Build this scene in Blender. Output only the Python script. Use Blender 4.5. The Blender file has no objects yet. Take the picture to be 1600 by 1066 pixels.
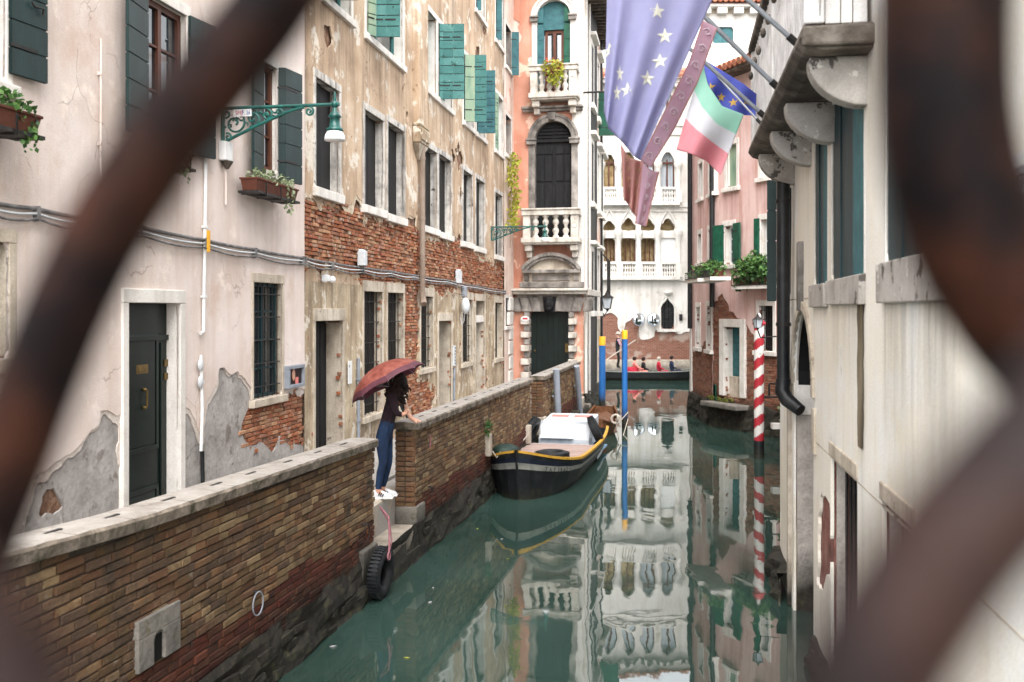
import bpy, bmesh, math, random
import numpy as np
from mathutils import Vector, Matrix, noise

random.seed(7)
S = bpy.context.scene
C = S.collection
R = math.radians
PI = math.pi

# ------------------------------------------------------------------ camera, sky, sun, exposure
HC = 3.5            # eye height above the water (m), standing on the bridge
FPX = 1555.6        # focal length in photo pixels (35 mm on 36 mm)
HOR = 486.0         # horizon row in the photo
cam_d = bpy.data.cameras.new('camera'); cam = bpy.data.objects.new('camera', cam_d); C.objects.link(cam)
cam.location = (0, 0, HC); cam.rotation_euler = (R(90), 0, 0)
cam_d.lens = 35; cam_d.sensor_width = 36; cam_d.shift_y = -(533 - HOR) / 1600
cam_d.clip_start = 0.02; cam_d.clip_end = 3000
cam_d.dof.use_dof = True; cam_d.dof.focus_distance = 15.0; cam_d.dof.aperture_fstop = 2.2
S.camera = cam

SUN_EL, SUN_AZ = 55, 181
w = bpy.data.worlds.new('World'); S.world = w; w.use_nodes = True
nt = w.node_tree; nt.nodes.clear()
sky = nt.nodes.new('ShaderNodeTexSky'); sky.sky_type = 'NISHITA'; sky.sun_disc = False
sky.sun_elevation = R(SUN_EL); sky.sun_rotation = R(SUN_AZ); sky.air_density = 1.0; sky.dust_density = 2.0; sky.ozone_density = 1.0
hs = nt.nodes.new('ShaderNodeHueSaturation'); hs.inputs['Saturation'].default_value = 0.12
bg = nt.nodes.new('ShaderNodeBackground'); bg.inputs['Strength'].default_value = 0.15
wo = nt.nodes.new('ShaderNodeOutputWorld')
nt.links.new(sky.outputs[0], hs.inputs['Color']); nt.links.new(hs.outputs[0], bg.inputs['Color']); nt.links.new(bg.outputs[0], wo.inputs[0])
sd = bpy.data.lights.new('sun', 'SUN'); sd.energy = 0.9; sd.angle = R(60); sd.color = (1, .965, .93)
sun = bpy.data.objects.new('sun', sd); C.objects.link(sun)
sun.rotation_euler = (R(90 - SUN_EL), 0, R(180 - SUN_AZ))
S.view_settings.view_transform = 'Standard'; S.view_settings.look = 'None'
S.view_settings.gamma = 1.0; S.view_settings.exposure = 2.25; S.view_settings.use_curve_mapping = False
S.render.engine = 'CYCLES'
S.cycles.use_denoising = True
S.cycles.max_bounces = 8; S.cycles.diffuse_bounces = 4; S.cycles.glossy_bounces = 4
S.cycles.sample_clamp_indirect = 8

# ------------------------------------------------------------------ materials
MATS = {}
def lin(h):
    h = h.lstrip('#'); o = []
    for i in (0, 2, 4):
        v = int(h[i:i+2], 16) / 255
        o.append(v / 12.92 if v <= .04045 else ((v + .055) / 1.055) ** 2.4)
    return tuple(o)

def mat(name, cols, scale=3., rough=.85, bump=.25, bscale=30., streak=None, rnd=0., algae=None, metal=0., spec=.3,
        wear=None, stretch=(1, 1, 1), detail=6., trans=0., lo=.3, hi=.7, wear2=None, bstretch=(1, 1, 1), stain=None, crack=None):
    """cols: list of linear RGB spread over a noise ramp.  streak=(colour, amount): vertical run-off stains.
    algae=(z0, z1): tide growth between two heights above the water.  wear=(colour, scale, threshold, softness)."""
    m = bpy.data.materials.new(name); m.use_nodes = True; MATS[name] = m
    t = m.node_tree; n = t.nodes; L = t.links.new
    b = n['Principled BSDF']; b.inputs['Roughness'].default_value = rough; b.inputs['Metallic'].default_value = metal
    b.inputs['Specular IOR Level'].default_value = spec
    geo = n.new('ShaderNodeNewGeometry')
    def mapped(st):
        if st == (1, 1, 1): return geo.outputs['Position']
        mp = n.new('ShaderNodeMapping'); mp.inputs['Scale'].default_value = st
        L(geo.outputs['Position'], mp.inputs['Vector']); return mp.outputs[0]
    def nz(sc, st=(1, 1, 1), det=detail, ro=.6):
        x = n.new('ShaderNodeTexNoise'); x.inputs['Scale'].default_value = sc; x.inputs['Detail'].default_value = det
        x.inputs['Roughness'].default_value = ro
        L(mapped(st), x.inputs['Vector']); return x.outputs['Fac']
    def ramp(fac, pts):
        r = n.new('ShaderNodeValToRGB'); e = r.color_ramp.elements
        while len(e) < len(pts): e.new(.5)
        for k, (p, c) in enumerate(pts): e[k].position = p; e[k].color = (*c, 1)
        L(fac, r.inputs[0]); return r.outputs[0]
    def mix(fac, a, c, mode='MIX'):
        x = n.new('ShaderNodeMix'); x.data_type = 'RGBA'; x.blend_type = mode
        if isinstance(fac, float): x.inputs[0].default_value = fac
        else: L(fac, x.inputs[0])
        if isinstance(a, tuple): x.inputs[6].default_value = (*a, 1)
        else: L(a, x.inputs[6])
        if isinstance(c, tuple): x.inputs[7].default_value = (*c, 1)
        else: L(c, x.inputs[7])
        return x.outputs[2]
    def math_(op, a, c):
        x = n.new('ShaderNodeMath'); x.operation = op
        for i, q in enumerate((a, c)):
            if isinstance(q, (int, float)): x.inputs[i].default_value = q
            else: L(q, x.inputs[i])
        return x.outputs[0]
    k = len(cols)
    if rnd:
        oi = n.new('ShaderNodeObjectInfo')
        r0 = math_('FRACT', math_('ADD', oi.outputs['Random'], geo.outputs['Random Per Island']), 0)
        nn = nz(scale, stretch)
        fac = math_('ADD', math_('MULTIPLY', r0, rnd), math_('MULTIPLY', nn, 1 - rnd))
        col = ramp(fac, [((i / max(1, k - 1)), c) for i, c in enumerate(cols)])
    else:
        col = ramp(nz(scale, stretch), [(lo + (hi - lo) * i / max(1, k - 1), c) for i, c in enumerate(cols)])
    if streak:
        sc, am = streak
        f = ramp(nz(1.0, (5, 5, .35), 5), [(.48, (0, 0, 0)), (.72, (am, am, am))])
        col = mix(f, col, sc)
    for wr in (wear, wear2):
        if wr:
            wc, ws, th, so = wr
            f = ramp(nz(ws, (1, 1, 1), 8, .65), [(th, (0, 0, 0)), (th + so, (1, 1, 1))])
            col = mix(f, col, wc)
    if stain:      # run-off below sills and ledges, where the wall mesh carries a 'stain' value
        at_ = n.new('ShaderNodeAttribute'); at_.attribute_name = 'stain'
        s1 = ramp(nz(1.0, (6, 6, .4), 7, .7), [(.38, (0, 0, 0)), (.74, (1, 1, 1))])
        col = mix(math_('MULTIPLY', at_.outputs['Fac'], s1), col, stain)
    if crack:      # hairline cracks
        vz = n.new('ShaderNodeTexNoise'); vz.inputs['Scale'].default_value = 2.5; vz.inputs['Detail'].default_value = 5; L(geo.outputs['Position'], vz.inputs['Vector'])
        vm = n.new('ShaderNodeVectorMath'); vm.operation = 'MULTIPLY_ADD'; L(vz.outputs['Color'], vm.inputs[0]); vm.inputs[1].default_value = (.55, .55, .55); L(geo.outputs['Position'], vm.inputs[2])
        vo = n.new('ShaderNodeTexVoronoi'); vo.feature = 'DISTANCE_TO_EDGE'; vo.inputs['Scale'].default_value = .9; L(vm.outputs[0], vo.inputs['Vector'])
        f1 = ramp(vo.outputs['Distance'], [(.0, (1, 1, 1)), (.009, (0, 0, 0))]); f2 = ramp(nz(.8, (1, 1, 1), 3), [(.5, (0, 0, 0)), (.6, (.75, .75, .75))])
        col = mix(math_('MULTIPLY', f1, f2), col, crack)
    # fine grain
    g = ramp(nz(bscale * 2.2), [(.3, (.86, .86, .86)), (.7, (1.1, 1.1, 1.1))])
    col = mix(1.0, col, g, 'MULTIPLY')
    if algae:
        sp = n.new('ShaderNodeSeparateXYZ'); L(geo.outputs['Position'], sp.inputs[0])
        zz = math_('ADD', sp.outputs['Z'], math_('MULTIPLY', math_('SUBTRACT', nz(2.2), .5), .55))
        mr = n.new('ShaderNodeMapRange'); mr.inputs['From Min'].default_value = algae[1]; mr.inputs['From Max'].default_value = algae[0]
        L(zz, mr.inputs['Value'])
        ac = ramp(nz(9), [(.35, lin('#171512')), (.55, lin('#2a2821')), (.68, lin('#3b3b26')), (.8, lin('#5a5148'))])
        col = mix(mr.outputs[0], col, ac)
    L(col, b.inputs['Base Color'])
    if bump:
        bp = n.new('ShaderNodeBump'); bp.inputs['Strength'].default_value = bump; bp.inputs['Distance'].default_value = .02
        L(nz(bscale, bstretch, 5), bp.inputs['Height']); L(bp.outputs[0], b.inputs['Normal'])
    if trans:
        tr = n.new('ShaderNodeBsdfTranslucent'); L(col, tr.inputs[0])
        ms = n.new('ShaderNodeMixShader'); ms.inputs[0].default_value = trans
        L(b.outputs[0], ms.inputs[1]); L(tr.outputs[0], ms.inputs[2])
        L(ms.outputs[0], n['Material Output'].inputs[0])
    return m

m_cream = mat('cream plaster', [lin('#c9b8ae'), lin('#d4c6be'), lin('#dacec8')], 1.2, .9, .2, 45, streak=(lin('#bfa594'), .35),
              wear=(lin('#e3d6cb'), 2.2, .58, .1), wear2=(lin('#c3aa9b'), .9, .58, .14), stain=lin('#8f8078'), crack=lin('#8d7c72'))
m_grey = mat('grey render', [lin('#86817d'), lin('#9c9793'), lin('#aca7a2')], 3, .92, 1.0, 8, wear=(lin('#776f69'), 4, .58, .08), wear2=(lin('#b7b0a9'), 7, .64, .05), crack=lin('#544e49'))
m_tan = mat('tan peeling plaster', [lin('#8f7863'), lin('#af967d'), lin('#bea68d'), lin('#cab7a3')], .9, .92, .5, 26,
            streak=(lin('#7d6b59'), .8), wear=(lin('#d0c6b8'), 1.7, .56, .05), wear2=(lin('#8d715a'), 5, .64, .04), stain=lin('#5f5044'), crack=lin('#5c4a3c'))
m_under = mat('rough undercoat', [lin('#a5937d'), lin('#bcab95'), lin('#cbbda9')], 5, .95, .9, 18, wear=(lin('#8a7460'), 4, .56, .08))
m_undc = mat('pale undercoat', [lin('#b9aca2'), lin('#c9beb5'), lin('#d3c9c1')], 5, .95, .8, 18, wear=(lin('#a39990'), 4, .56, .08))
m_tanlow = mat('tan ground floor plaster', [lin('#8c7862'), lin('#ac9a80'), lin('#c2b298')], 1.6, .92, .5, 22,
               streak=(lin('#6a5a4a'), .8), wear=(lin('#cfc5b6'), 3.1, .56, .05), wear2=(lin('#8b5f48'), 6, .66, .03), stain=lin('#55483e'), crack=lin('#5c4a3c'))
m_mortar = mat('crumbling mortar', [lin('#563c2e'), lin('#7a5c49'), lin('#a08a78')], 9, .95, .8, 40)
m_mortar2 = mat('dark mortar', [lin('#2e2822'), lin('#403830'), lin('#4f473e')], 7, .95, .6, 40, algae=(.12, .62))
m_brick = mat('old red brick', [lin('#5c3021'), lin('#8a4c32'), lin('#9c6446'), lin('#7d5643'), lin('#b48c6c'), lin('#8d4a31'), lin('#a99482'), lin('#945538')], 18, .92, .6, 60, rnd=.65, wear=(lin('#b3a08c'), 3.2, .61, .05), wear2=(lin('#4a2d22'), 5, .62, .06))
m_bbuff = mat('buff parapet brick', [lin('#3f2f26'), lin('#5b4534'), lin('#513f32'), lin('#6b543f'), lin('#60422f'), lin('#58462f'), lin('#684532'), lin('#6b5640')], 16, .92, .9, 50, rnd=.5,
              wear=(lin('#39332b'), 2.4, .58, .12), wear2=(lin('#7d7266'), 4.2, .64, .06), streak=(lin('#2e2a22'), .5))
m_bpale = mat('pale tan parapet brick', [lin('#5f4c3a'), lin('#7a6448'), lin('#6c553f'), lin('#8e785a'), lin('#77553a'), lin('#685a46'), lin('#8c7a62')], 16, .92, .8, 55, rnd=.62,
              wear=(lin('#453c30'), 2.4, .6, .12), wear2=(lin('#968b7c'), 4.2, .63, .07), streak=(lin('#3b3527'), .45))
m_bred = mat('red quay brick', [lin('#321510'), lin('#4e2318'), lin('#5a3122'), lin('#40251b'), lin('#664028')], 22, .9, .6, 70, rnd=.78, algae=(.25, .72),
             wear=(lin('#332a22'), 2.6, .58, .1))
m_bpink = mat('pink house brick', [lin('#5a3429'), lin('#7d4e3d'), lin('#8f6652'), lin('#6c4d41'), lin('#9c8270')], 18, .92, .5, 60, rnd=.7, algae=(.45, 1.0))
m_stone = mat('white istrian stone', [lin('#a59c90'), lin('#c3bcb2'), lin('#d4cec6')], 3, .8, .3, 30, streak=(lin('#6b655e'), .6),
              wear=(lin('#77716a'), 4.5, .63, .08))
m_stonew = mat('clean white stone', [lin('#c5bfb6'), lin('#d6d1ca'), lin('#ddd9d3')], 3, .8, .25, 30, streak=(lin('#8f8981'), .4))
m_stoned = mat('soot stained stone', [lin('#4c4845'), lin('#827c76'), lin('#a8a19a')], 2.4, .85, .4, 28, streak=(lin('#37332f'), .7))
m_jamb = mat('worn beige stone jamb', [lin('#9b8f80'), lin('#b8ac9b'), lin('#c9bfb0')], 2.5, .9, .5, 20, streak=(lin('#6a5f55'), .5),
             wear=(lin('#5a5048'), 3.6, .64, .06))
m_coping = mat('coping stone', [lin('#7d766f'), lin('#8f8982'), lin('#9a958f')], 3.5, .9, .6, 22, wear=(lin('#706860'), 2.2, .56, .12),
               wear2=(lin('#4c4a38'), 8, .66, .05))
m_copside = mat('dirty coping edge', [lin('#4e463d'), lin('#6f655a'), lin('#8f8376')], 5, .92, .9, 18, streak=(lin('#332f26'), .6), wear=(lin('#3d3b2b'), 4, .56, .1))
m_quay = mat('mossy quay masonry', [lin('#1f1b18'), lin('#332c27'), lin('#453d36')], 6, .9, 1.0, 14, algae=(.1, 1.2))
m_quaystone = mat('mossy quay stone', [lin('#8d8478'), lin('#a99e90'), lin('#bcb2a4')], 4, .85, .6, 18, algae=(.1, .62))
m_block = mat('grey mossy block', [lin('#5d5956'), lin('#757069'), lin('#857f78')], 4, .9, .7, 18, algae=(.3, .85), wear=(lin('#5a5138'), 3, .58, .08))
m_slab = mat('grey paving slab', [lin('#7f7b77'), lin('#98948f'), lin('#a8a39d')], 4, .7, .3, 30, rnd=.35)
m_orange = mat('orange plaster', [lin('#b47a65'), lin('#c38d77'), lin('#cc9c89')], 1.0, .9, .25, 30, streak=(lin('#a8674f'), .5),
               wear=(lin('#d9b8a4'), 1.1, .575, .03), wear2=(lin('#c3a292'), 4, .66, .05), stain=lin('#7d5a4b'))
m_palepink = mat('pale pink plaster', [lin('#c9ac9b'), lin('#d8c3b6'), lin('#dfd2c8')], 1.4, .9, .25, 30, streak=(lin('#a07865'), .6),
                 wear=(lin('#c08268'), 1.6, .60, .04))
m_pink = mat('pink house plaster', [lin('#c49f99'), lin('#cfb2ac'), lin('#d5bcb7')], .9, .9, .2, 30, streak=(lin('#9c6655'), .6),
             wear=(lin('#b07566'), 1.3, .62, .08), stain=lin('#83594c'))
m_palw = mat('palazzo white plaster', [lin('#c4beb6'), lin('#d2cdc7'), lin('#d9d5cf')], .8, .85, .2, 20, streak=(lin('#9a9082'), .5), wear=(lin('#a79f93'), 1.2, .6, .1))
m_right = mat('right house cream plaster', [lin('#d3c9b6'), lin('#ddd5c7'), lin('#e1dcd3')], .7, .9, .15, 35, streak=(lin('#c4baa9'), .4),
              wear=(lin('#dddbd7'), .8, .5, .15), wear2=(lin('#b9b1a6'), 1.6, .62, .12), stain=lin('#6d675f'))
m_rightd = mat('rough grey jamb render', [lin('#8f8780'), lin('#a39b93'), lin('#b3aaa1')], 5, .95, 1.0, 16, algae=(.2, .75))
m_marble = mat('veined marble corbel', [lin('#837d76'), lin('#a29c95'), lin('#b2aca5')], 2.5, .6, .15, 30, wear=(lin('#4f4a45'), 4, .58, .03), wear2=(lin('#c4beb7'), 7, .6, .03))
m_soffit = mat('weathered balcony stone', [lin('#352f29'), lin('#544c44'), lin('#7c746b')], 4, .8, .5, 22)
m_balw = mat('white balcony stone', [lin('#b3afab'), lin('#c8c5c2'), lin('#d3d0cd')], 4, .8, .2, 40, streak=(lin('#84807b'), .55),
             wear=(lin('#77736e'), 30, .69, .03))
m_shdark = mat('dark green shutter paint', [lin('#0c1d1c'), lin('#112726'), lin('#173130')], 6, .5, .1, 50, stretch=(1, 1, .2))
m_shgreen = mat('weathered green shutter paint', [lin('#2c5654'), lin('#40706c'), lin('#63918b')], 5, .75, .3, 40, rnd=.35, wear=(lin('#2b4a45'), 11, .60, .04), wear2=(lin('#8fa79a'), 9, .66, .05))
m_shpale = mat('faded green grey shutter', [lin('#66806c'), lin('#7f9580'), lin('#8f9a82')], 5, .8, .3, 40, stretch=(1, 1, .3))
m_shblue = mat('blue green shutter paint', [lin('#254b52'), lin('#2f5d62'), lin('#386a6c')], 5, .6, .15, 40)
m_shemer = mat('emerald shutter paint', [lin('#0c3a2b'), lin('#124a37'), lin('#185843')], 5, .55, .15, 40)
m_teal = mat('teal shutter paint', [lin('#0f2327'), lin('#153035'), lin('#1e4045')], 4, .5, .1, 40, stretch=(1, 1, .15))
m_black = mat('black weathered wood', [lin('#0d0d0e'), lin('#161617'), lin('#232325')], 8, .8, .3, 40, stretch=(1, 1, .2))
m_void = mat('dark interior', [lin('#040404'), lin('#080808'), lin('#0c0c0c')], 3, .6, .0, 10)
m_doorg = mat('dark green door paint', [lin('#08120f'), lin('#0c1815'), lin('#101f1b')], 4, .42, .08, 50, spec=.3)
m_brown = mat('varnished window wood', [lin('#40241a'), lin('#573122'), lin('#6a4230')], 5, .5, .1, 40, stretch=(1, 1, .2))
m_curtain = mat('pale curtain', [lin('#9aa3ab'), lin('#b9c0c6'), lin('#cdd2d6')], 2, .9, .0, 10, stretch=(4, 4, .2))
m_amber = mat('amber lit room', [lin('#6e5836'), lin('#a18a62'), lin('#c2b08c')], 2.5, .8, 0, 10)
m_iron = mat('dark iron', [lin('#1b1a1a'), lin('#282625'), lin('#383433')], 12, .55, .2, 60, metal=.3)
m_rail = mat('rusty painted iron', [lin('#080506'), lin('#0c0809'), lin('#130b0b')], 22, .55, .2, 90, spec=.07, wear=(lin('#402418'), 14, .45, .3))
m_rail_lit = mat('lit tone painted iron', [lin('#120b0a'), lin('#1a1010'), lin('#241714')], 14, .5, .2, 90, spec=.16, wear=(lin('#3f2519'), 15, .45, .35))  # same iron as the other bars, lightened to paint in the sky-lit upper side
m_lampg = mat('green lamp paint', [lin('#0d3a35'), lin('#13504a'), lin('#1b625a')], 10, .35, .1, 40, spec=.5)
m_glassw = mat('opal lamp glass', [lin('#d8d8d8'), lin('#e4e4e4')], 3, .25, 0, 10, spec=.5)
m_glass = mat('dark window glass', [lin('#15191c'), lin('#20272b'), lin('#2c353a')], 1.5, .06, 0, 10, spec=.8)
m_white = mat('white paint', [lin('#cfcfce'), lin('#dededc')], 5, .6, .05, 40)
m_plastic = mat('grey white plastic', [lin('#b5b9bc'), lin('#c9ccce')], 5, .45, .0, 40)
m_cable = mat('grey cable', [lin('#4b4a49'), lin('#6a6867'), lin('#8a8786')], 9, .7, .1, 40)
m_pipe = mat('brown grey downpipe', [lin('#6f5f52'), lin('#857568'), lin('#95867a')], 5, .7, .15, 30, stretch=(1, 1, .3))
m_pipek = mat('black downpipe', [lin('#121314'), lin('#1c1d1f'), lin('#292b2c')], 6, .4, .1, 40, wear=(lin('#3d6a68'), 3.2, .70, .04))
m_pipeg = mat('grey plastic pipe', [lin('#7b8088'), lin('#8e939b')], 5, .5, .05, 40)
m_terra = mat('terracotta', [lin('#3c221a'), lin('#5a3327'), lin('#6d4434')], 12, .85, .3, 40, rnd=.4)
m_rooft = mat('roof tile', [lin('#7a4433'), lin('#9a5c45'), lin('#b07a60'), lin('#6b4a3c')], 8, .9, .3, 40, rnd=.6)
m_leaf = mat('green leaves', [lin('#20361a'), lin('#34542a'), lin('#4d7038'), lin('#6a8a48')], 9, .6, 0, 10, rnd=.8, trans=.25)
m_leafy = mat('yellow green leaves', [lin('#6d7a2a'), lin('#9aa23a'), lin('#b8b04a'), lin('#7d8a3c')], 9, .6, 0, 10, rnd=.8, trans=.3)
m_leafd = mat('dusty herb leaves', [lin('#4a5a3c'), lin('#74805c'), lin('#9aa283'), lin('#5b6a48')], 9, .7, 0, 10, rnd=.8, trans=.2)
m_flower = mat('red flowers', [lin('#a83a2a'), lin('#c9563c')], 9, .6, 0, 10, rnd=.6)
m_moss = mat('moss', [lin('#343a14'), lin('#505320'), lin('#6a6a2c')], 12, .95, .8, 40)
m_blue = mat('blue pole paint', [lin('#174b82'), lin('#1f5a98'), lin('#2b67a4')], 6, .6, .2, 40, algae=(.3, .62), stretch=(1, 1, .2), wear=(lin('#5f86ab'), 9, .63, .05))
m_yellow = mat('yellow pole paint', [lin('#d89a1c'), lin('#e6ab2a')], 6, .45, .1, 40)
m_red = mat('red pole paint', [lin('#92202a'), lin('#a62d36')], 6, .6, .15, 40, wear=(lin('#b8626a'), 8, .64, .05))
m_whitep = mat('white pole paint', [lin('#c4c1bc'), lin('#d0cdc8')], 6, .6, .15, 40, wear=(lin('#9a958c'), 7, .62, .06))
m_hull = mat('black hull paint', [lin('#0d0e0f'), lin('#16181a'), lin('#222426')], 5, .45, .15, 40, spec=.4, wear=(lin('#37383a'), 7, .64, .06), algae=(.0, .22))
m_hullw = mat('grey white hull band', [lin('#6f706a'), lin('#83837c'), lin('#8d8c86')], 6, .6, .15, 40, wear=(lin('#5e5d57'), 6, .6, .08))
m_hully = mat('yellow gunwale paint', [lin('#9a7426'), lin('#b58a30'), lin('#c0963c')], 7, .6, .15, 40, wear=(lin('#6a5a3a'), 7, .62, .06))
m_hulln = mat('navy rubbing strake', [lin('#10151f'), lin('#18202e')], 7, .5, .1, 40)
m_deck = mat('weathered deck planks', [lin('#7d6a63'), lin('#947f77'), lin('#a6938a')], 5, .8, .25, 40, stretch=(.4, 2, 1), rnd=.4)
m_boatw = mat('white boat paint', [lin('#a3a8ad'), lin('#b9bdc1'), lin('#c5c9cc')], 4, .6, .15, 40, wear=(lin('#8a8a86'), 5, .62, .08))
m_boatb = mat('light blue boat paint', [lin('#7fa5c6'), lin('#95b5d0')], 4, .5, .1, 40)
m_boato = mat('orange brown varnished wood', [lin('#402617'), lin('#5c3a22'), lin('#70492e')], 7, .5, .2, 30)
m_rubber = mat('black rubber', [lin('#101112'), lin('#1a1c1e'), lin('#26282b')], 14, .6, .3, 60)
m_rope = mat('pale rope', [lin('#9a8f84'), lin('#b8aea2')], 30, .9, .3, 90)
m_ropepink = mat('faded pink rope', [lin('#84545b'), lin('#9a6a70')], 30, .9, .3, 90)
m_tarp = mat('dark green tarpaulin', [lin('#16241f'), lin('#22362f')], 9, .55, .6, 14)
m_jeans = mat('blue denim', [lin('#0c1a30'), lin('#13253f'), lin('#1f3858')], 8, .85, .8, 16, stretch=(1, 1, .4))
m_sweater = mat('dark burgundy knit', [lin('#150b0f'), lin('#1f1117'), lin('#28161d')], 20, .95, .8, 15)
m_skin = mat('skin', [lin('#b98a74'), lin('#c99a84')], 10, .55, .05, 60)
m_hair = mat('dark brown curly hair', [lin('#120a08'), lin('#221310'), lin('#341f18')], 40, .7, .8, 60, rnd=.6)
m_shoe = mat('white sneaker leather', [lin('#b4b4b6'), lin('#c4c4c6')], 10, .5, .1, 60)
m_umb = mat('red orange umbrella fabric', [lin('#6a3229'), lin('#85473c'), lin('#985b4f')], 9, .6, .1, 60, trans=.2)
m_umbp = mat('plum umbrella border', [lin('#4f2a33'), lin('#613741')], 9, .6, .1, 60, trans=.2)
m_flagb = mat('blue flag cloth', [lin('#b4b4d6'), lin('#c0c0de')], 5, .8, .05, 200, trans=.65)
m_flagbd = mat('deep blue flag cloth', [lin('#5560b8'), lin('#626dc2')], 5, .8, .05, 200, trans=.4)
m_star = mat('flag star cloth', [lin('#f2efd8'), lin('#f2f0de')], 5, .8, 0, 100, trans=.5)
m_stard = mat('gold flag star', [lin('#caa24a'), lin('#d8b35c')], 5, .8, 0, 100, trans=.3)
m_flagp = mat('pink flag cloth', [lin('#dcbccb'), lin('#e4c8d5')], 5, .8, .05, 200, trans=.65)
m_flagtail = mat('red brown flag cloth', [lin('#c9928a'), lin('#d4a39b')], 5, .8, .05, 200, trans=.45)
m_orn = mat('pale ornament cloth', [lin('#ead8df'), lin('#eedfe5')], 5, .8, 0, 200, trans=.5)
m_orng = mat('gold ornament cloth', [lin('#d0a888'), lin('#dcb898')], 5, .8, 0, 200, trans=.4)
m_fgreen = mat('green flag cloth', [lin('#a6d8c6'), lin('#b4dfd0')], 5, .8, .05, 200, trans=.5)
m_fwhite = mat('white flag cloth', [lin('#dcdce0'), lin('#e4e4e8')], 5, .8, .05, 200, trans=.5)
m_fred = mat('red flag cloth', [lin('#e69ca6'), lin('#eaaab2')], 5, .8, .05, 200, trans=.5)
m_alu = mat('grey metal flagpole', [lin('#84888e'), lin('#9a9ea4')], 8, .4, .05, 60, metal=.4)
m_mirror = mat('mirror glass', [lin('#cfd3d6'), lin('#d4d8db')], 2, .03, 0, 10, metal=1.)
m_redtxt = mat('red lettering', [lin('#b0202c'), lin('#b0202c')], 2, .6, 0, 10)
m_bluetxt = mat('blue lettering', [lin('#23408c'), lin('#23408c')], 2, .6, 0, 10)
m_blktxt = mat('black lettering', [lin('#15171a'), lin('#15171a')], 2, .6, 0, 10)
m_brass = mat('aged brass', [lin('#5e4c2e'), lin('#7d683f')], 12, .4, .1, 60, metal=.7)
m_poster = mat('dark poster print', [lin('#120c0c'), lin('#1f1213'), lin('#3a1d1c')], 5, .3, 0, 10)
m_cloud = mat('passenger clothes red', [lin('#8c1a2c'), lin('#b3263b')], 8, .8, 0, 30)
m_salmon = mat('salmon clothes', [lin('#c8685f'), lin('#d98980')], 8, .8, 0, 30)
m_navy = mat('navy clothes', [lin('#161b2e'), lin('#28304a')], 8, .8, 0, 30)
m_vest = mat('black waistcoat', [lin('#121214'), lin('#1d1d20')], 8, .8, 0, 30)

# palazzo lower brick: joints too small to pick out from here, so the courses are in the material
def brick_mat(name, c1, c2, cm, sc):
    m = bpy.data.materials.new(name); m.use_nodes = True; t = m.node_tree; n = t.nodes; L = t.links.new
    g = n.new('ShaderNodeNewGeometry'); sp = n.new('ShaderNodeSeparateXYZ'); L(g.outputs['Position'], sp.inputs[0])
    cb = n.new('ShaderNodeCombineXYZ'); L(sp.outputs['X'], cb.inputs[0]); L(sp.outputs['Z'], cb.inputs[1])
    bt = n.new('ShaderNodeTexBrick'); bt.inputs['Scale'].default_value = sc; bt.inputs['Color1'].default_value = (*c1, 1)
    bt.inputs['Color2'].default_value = (*c2, 1); bt.inputs['Mortar'].default_value = (*cm, 1)
    bt.inputs['Brick Width'].default_value = .5; bt.inputs['Row Height'].default_value = .16; bt.inputs['Mortar Size'].default_value = .02
    L(cb.outputs[0], bt.inputs['Vector'])
    nz = n.new('ShaderNodeTexNoise'); nz.inputs['Scale'].default_value = 1.4; nz.inputs['Detail'].default_value = 8; L(g.outputs['Position'], nz.inputs['Vector'])
    rp = n.new('ShaderNodeValToRGB'); rp.color_ramp.elements[0].position = .52; rp.color_ramp.elements[1].position = .62
    L(nz.outputs[0], rp.inputs[0])
    mx = n.new('ShaderNodeMix'); mx.data_type = 'RGBA'; L(rp.outputs[0], mx.inputs[0]); L(bt.outputs[0], mx.inputs[6]); mx.inputs[7].default_value = (*lin('#97857a'), 1)
    L(mx.outputs[2], n['Principled BSDF'].inputs['Base Color']); n['Principled BSDF'].inputs['Roughness'].default_value = .9
    return m
m_palbrick = brick_mat('palazzo brick', lin('#6b3c2f'), lin('#825142'), lin('#84705f'), 2.0)

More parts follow.
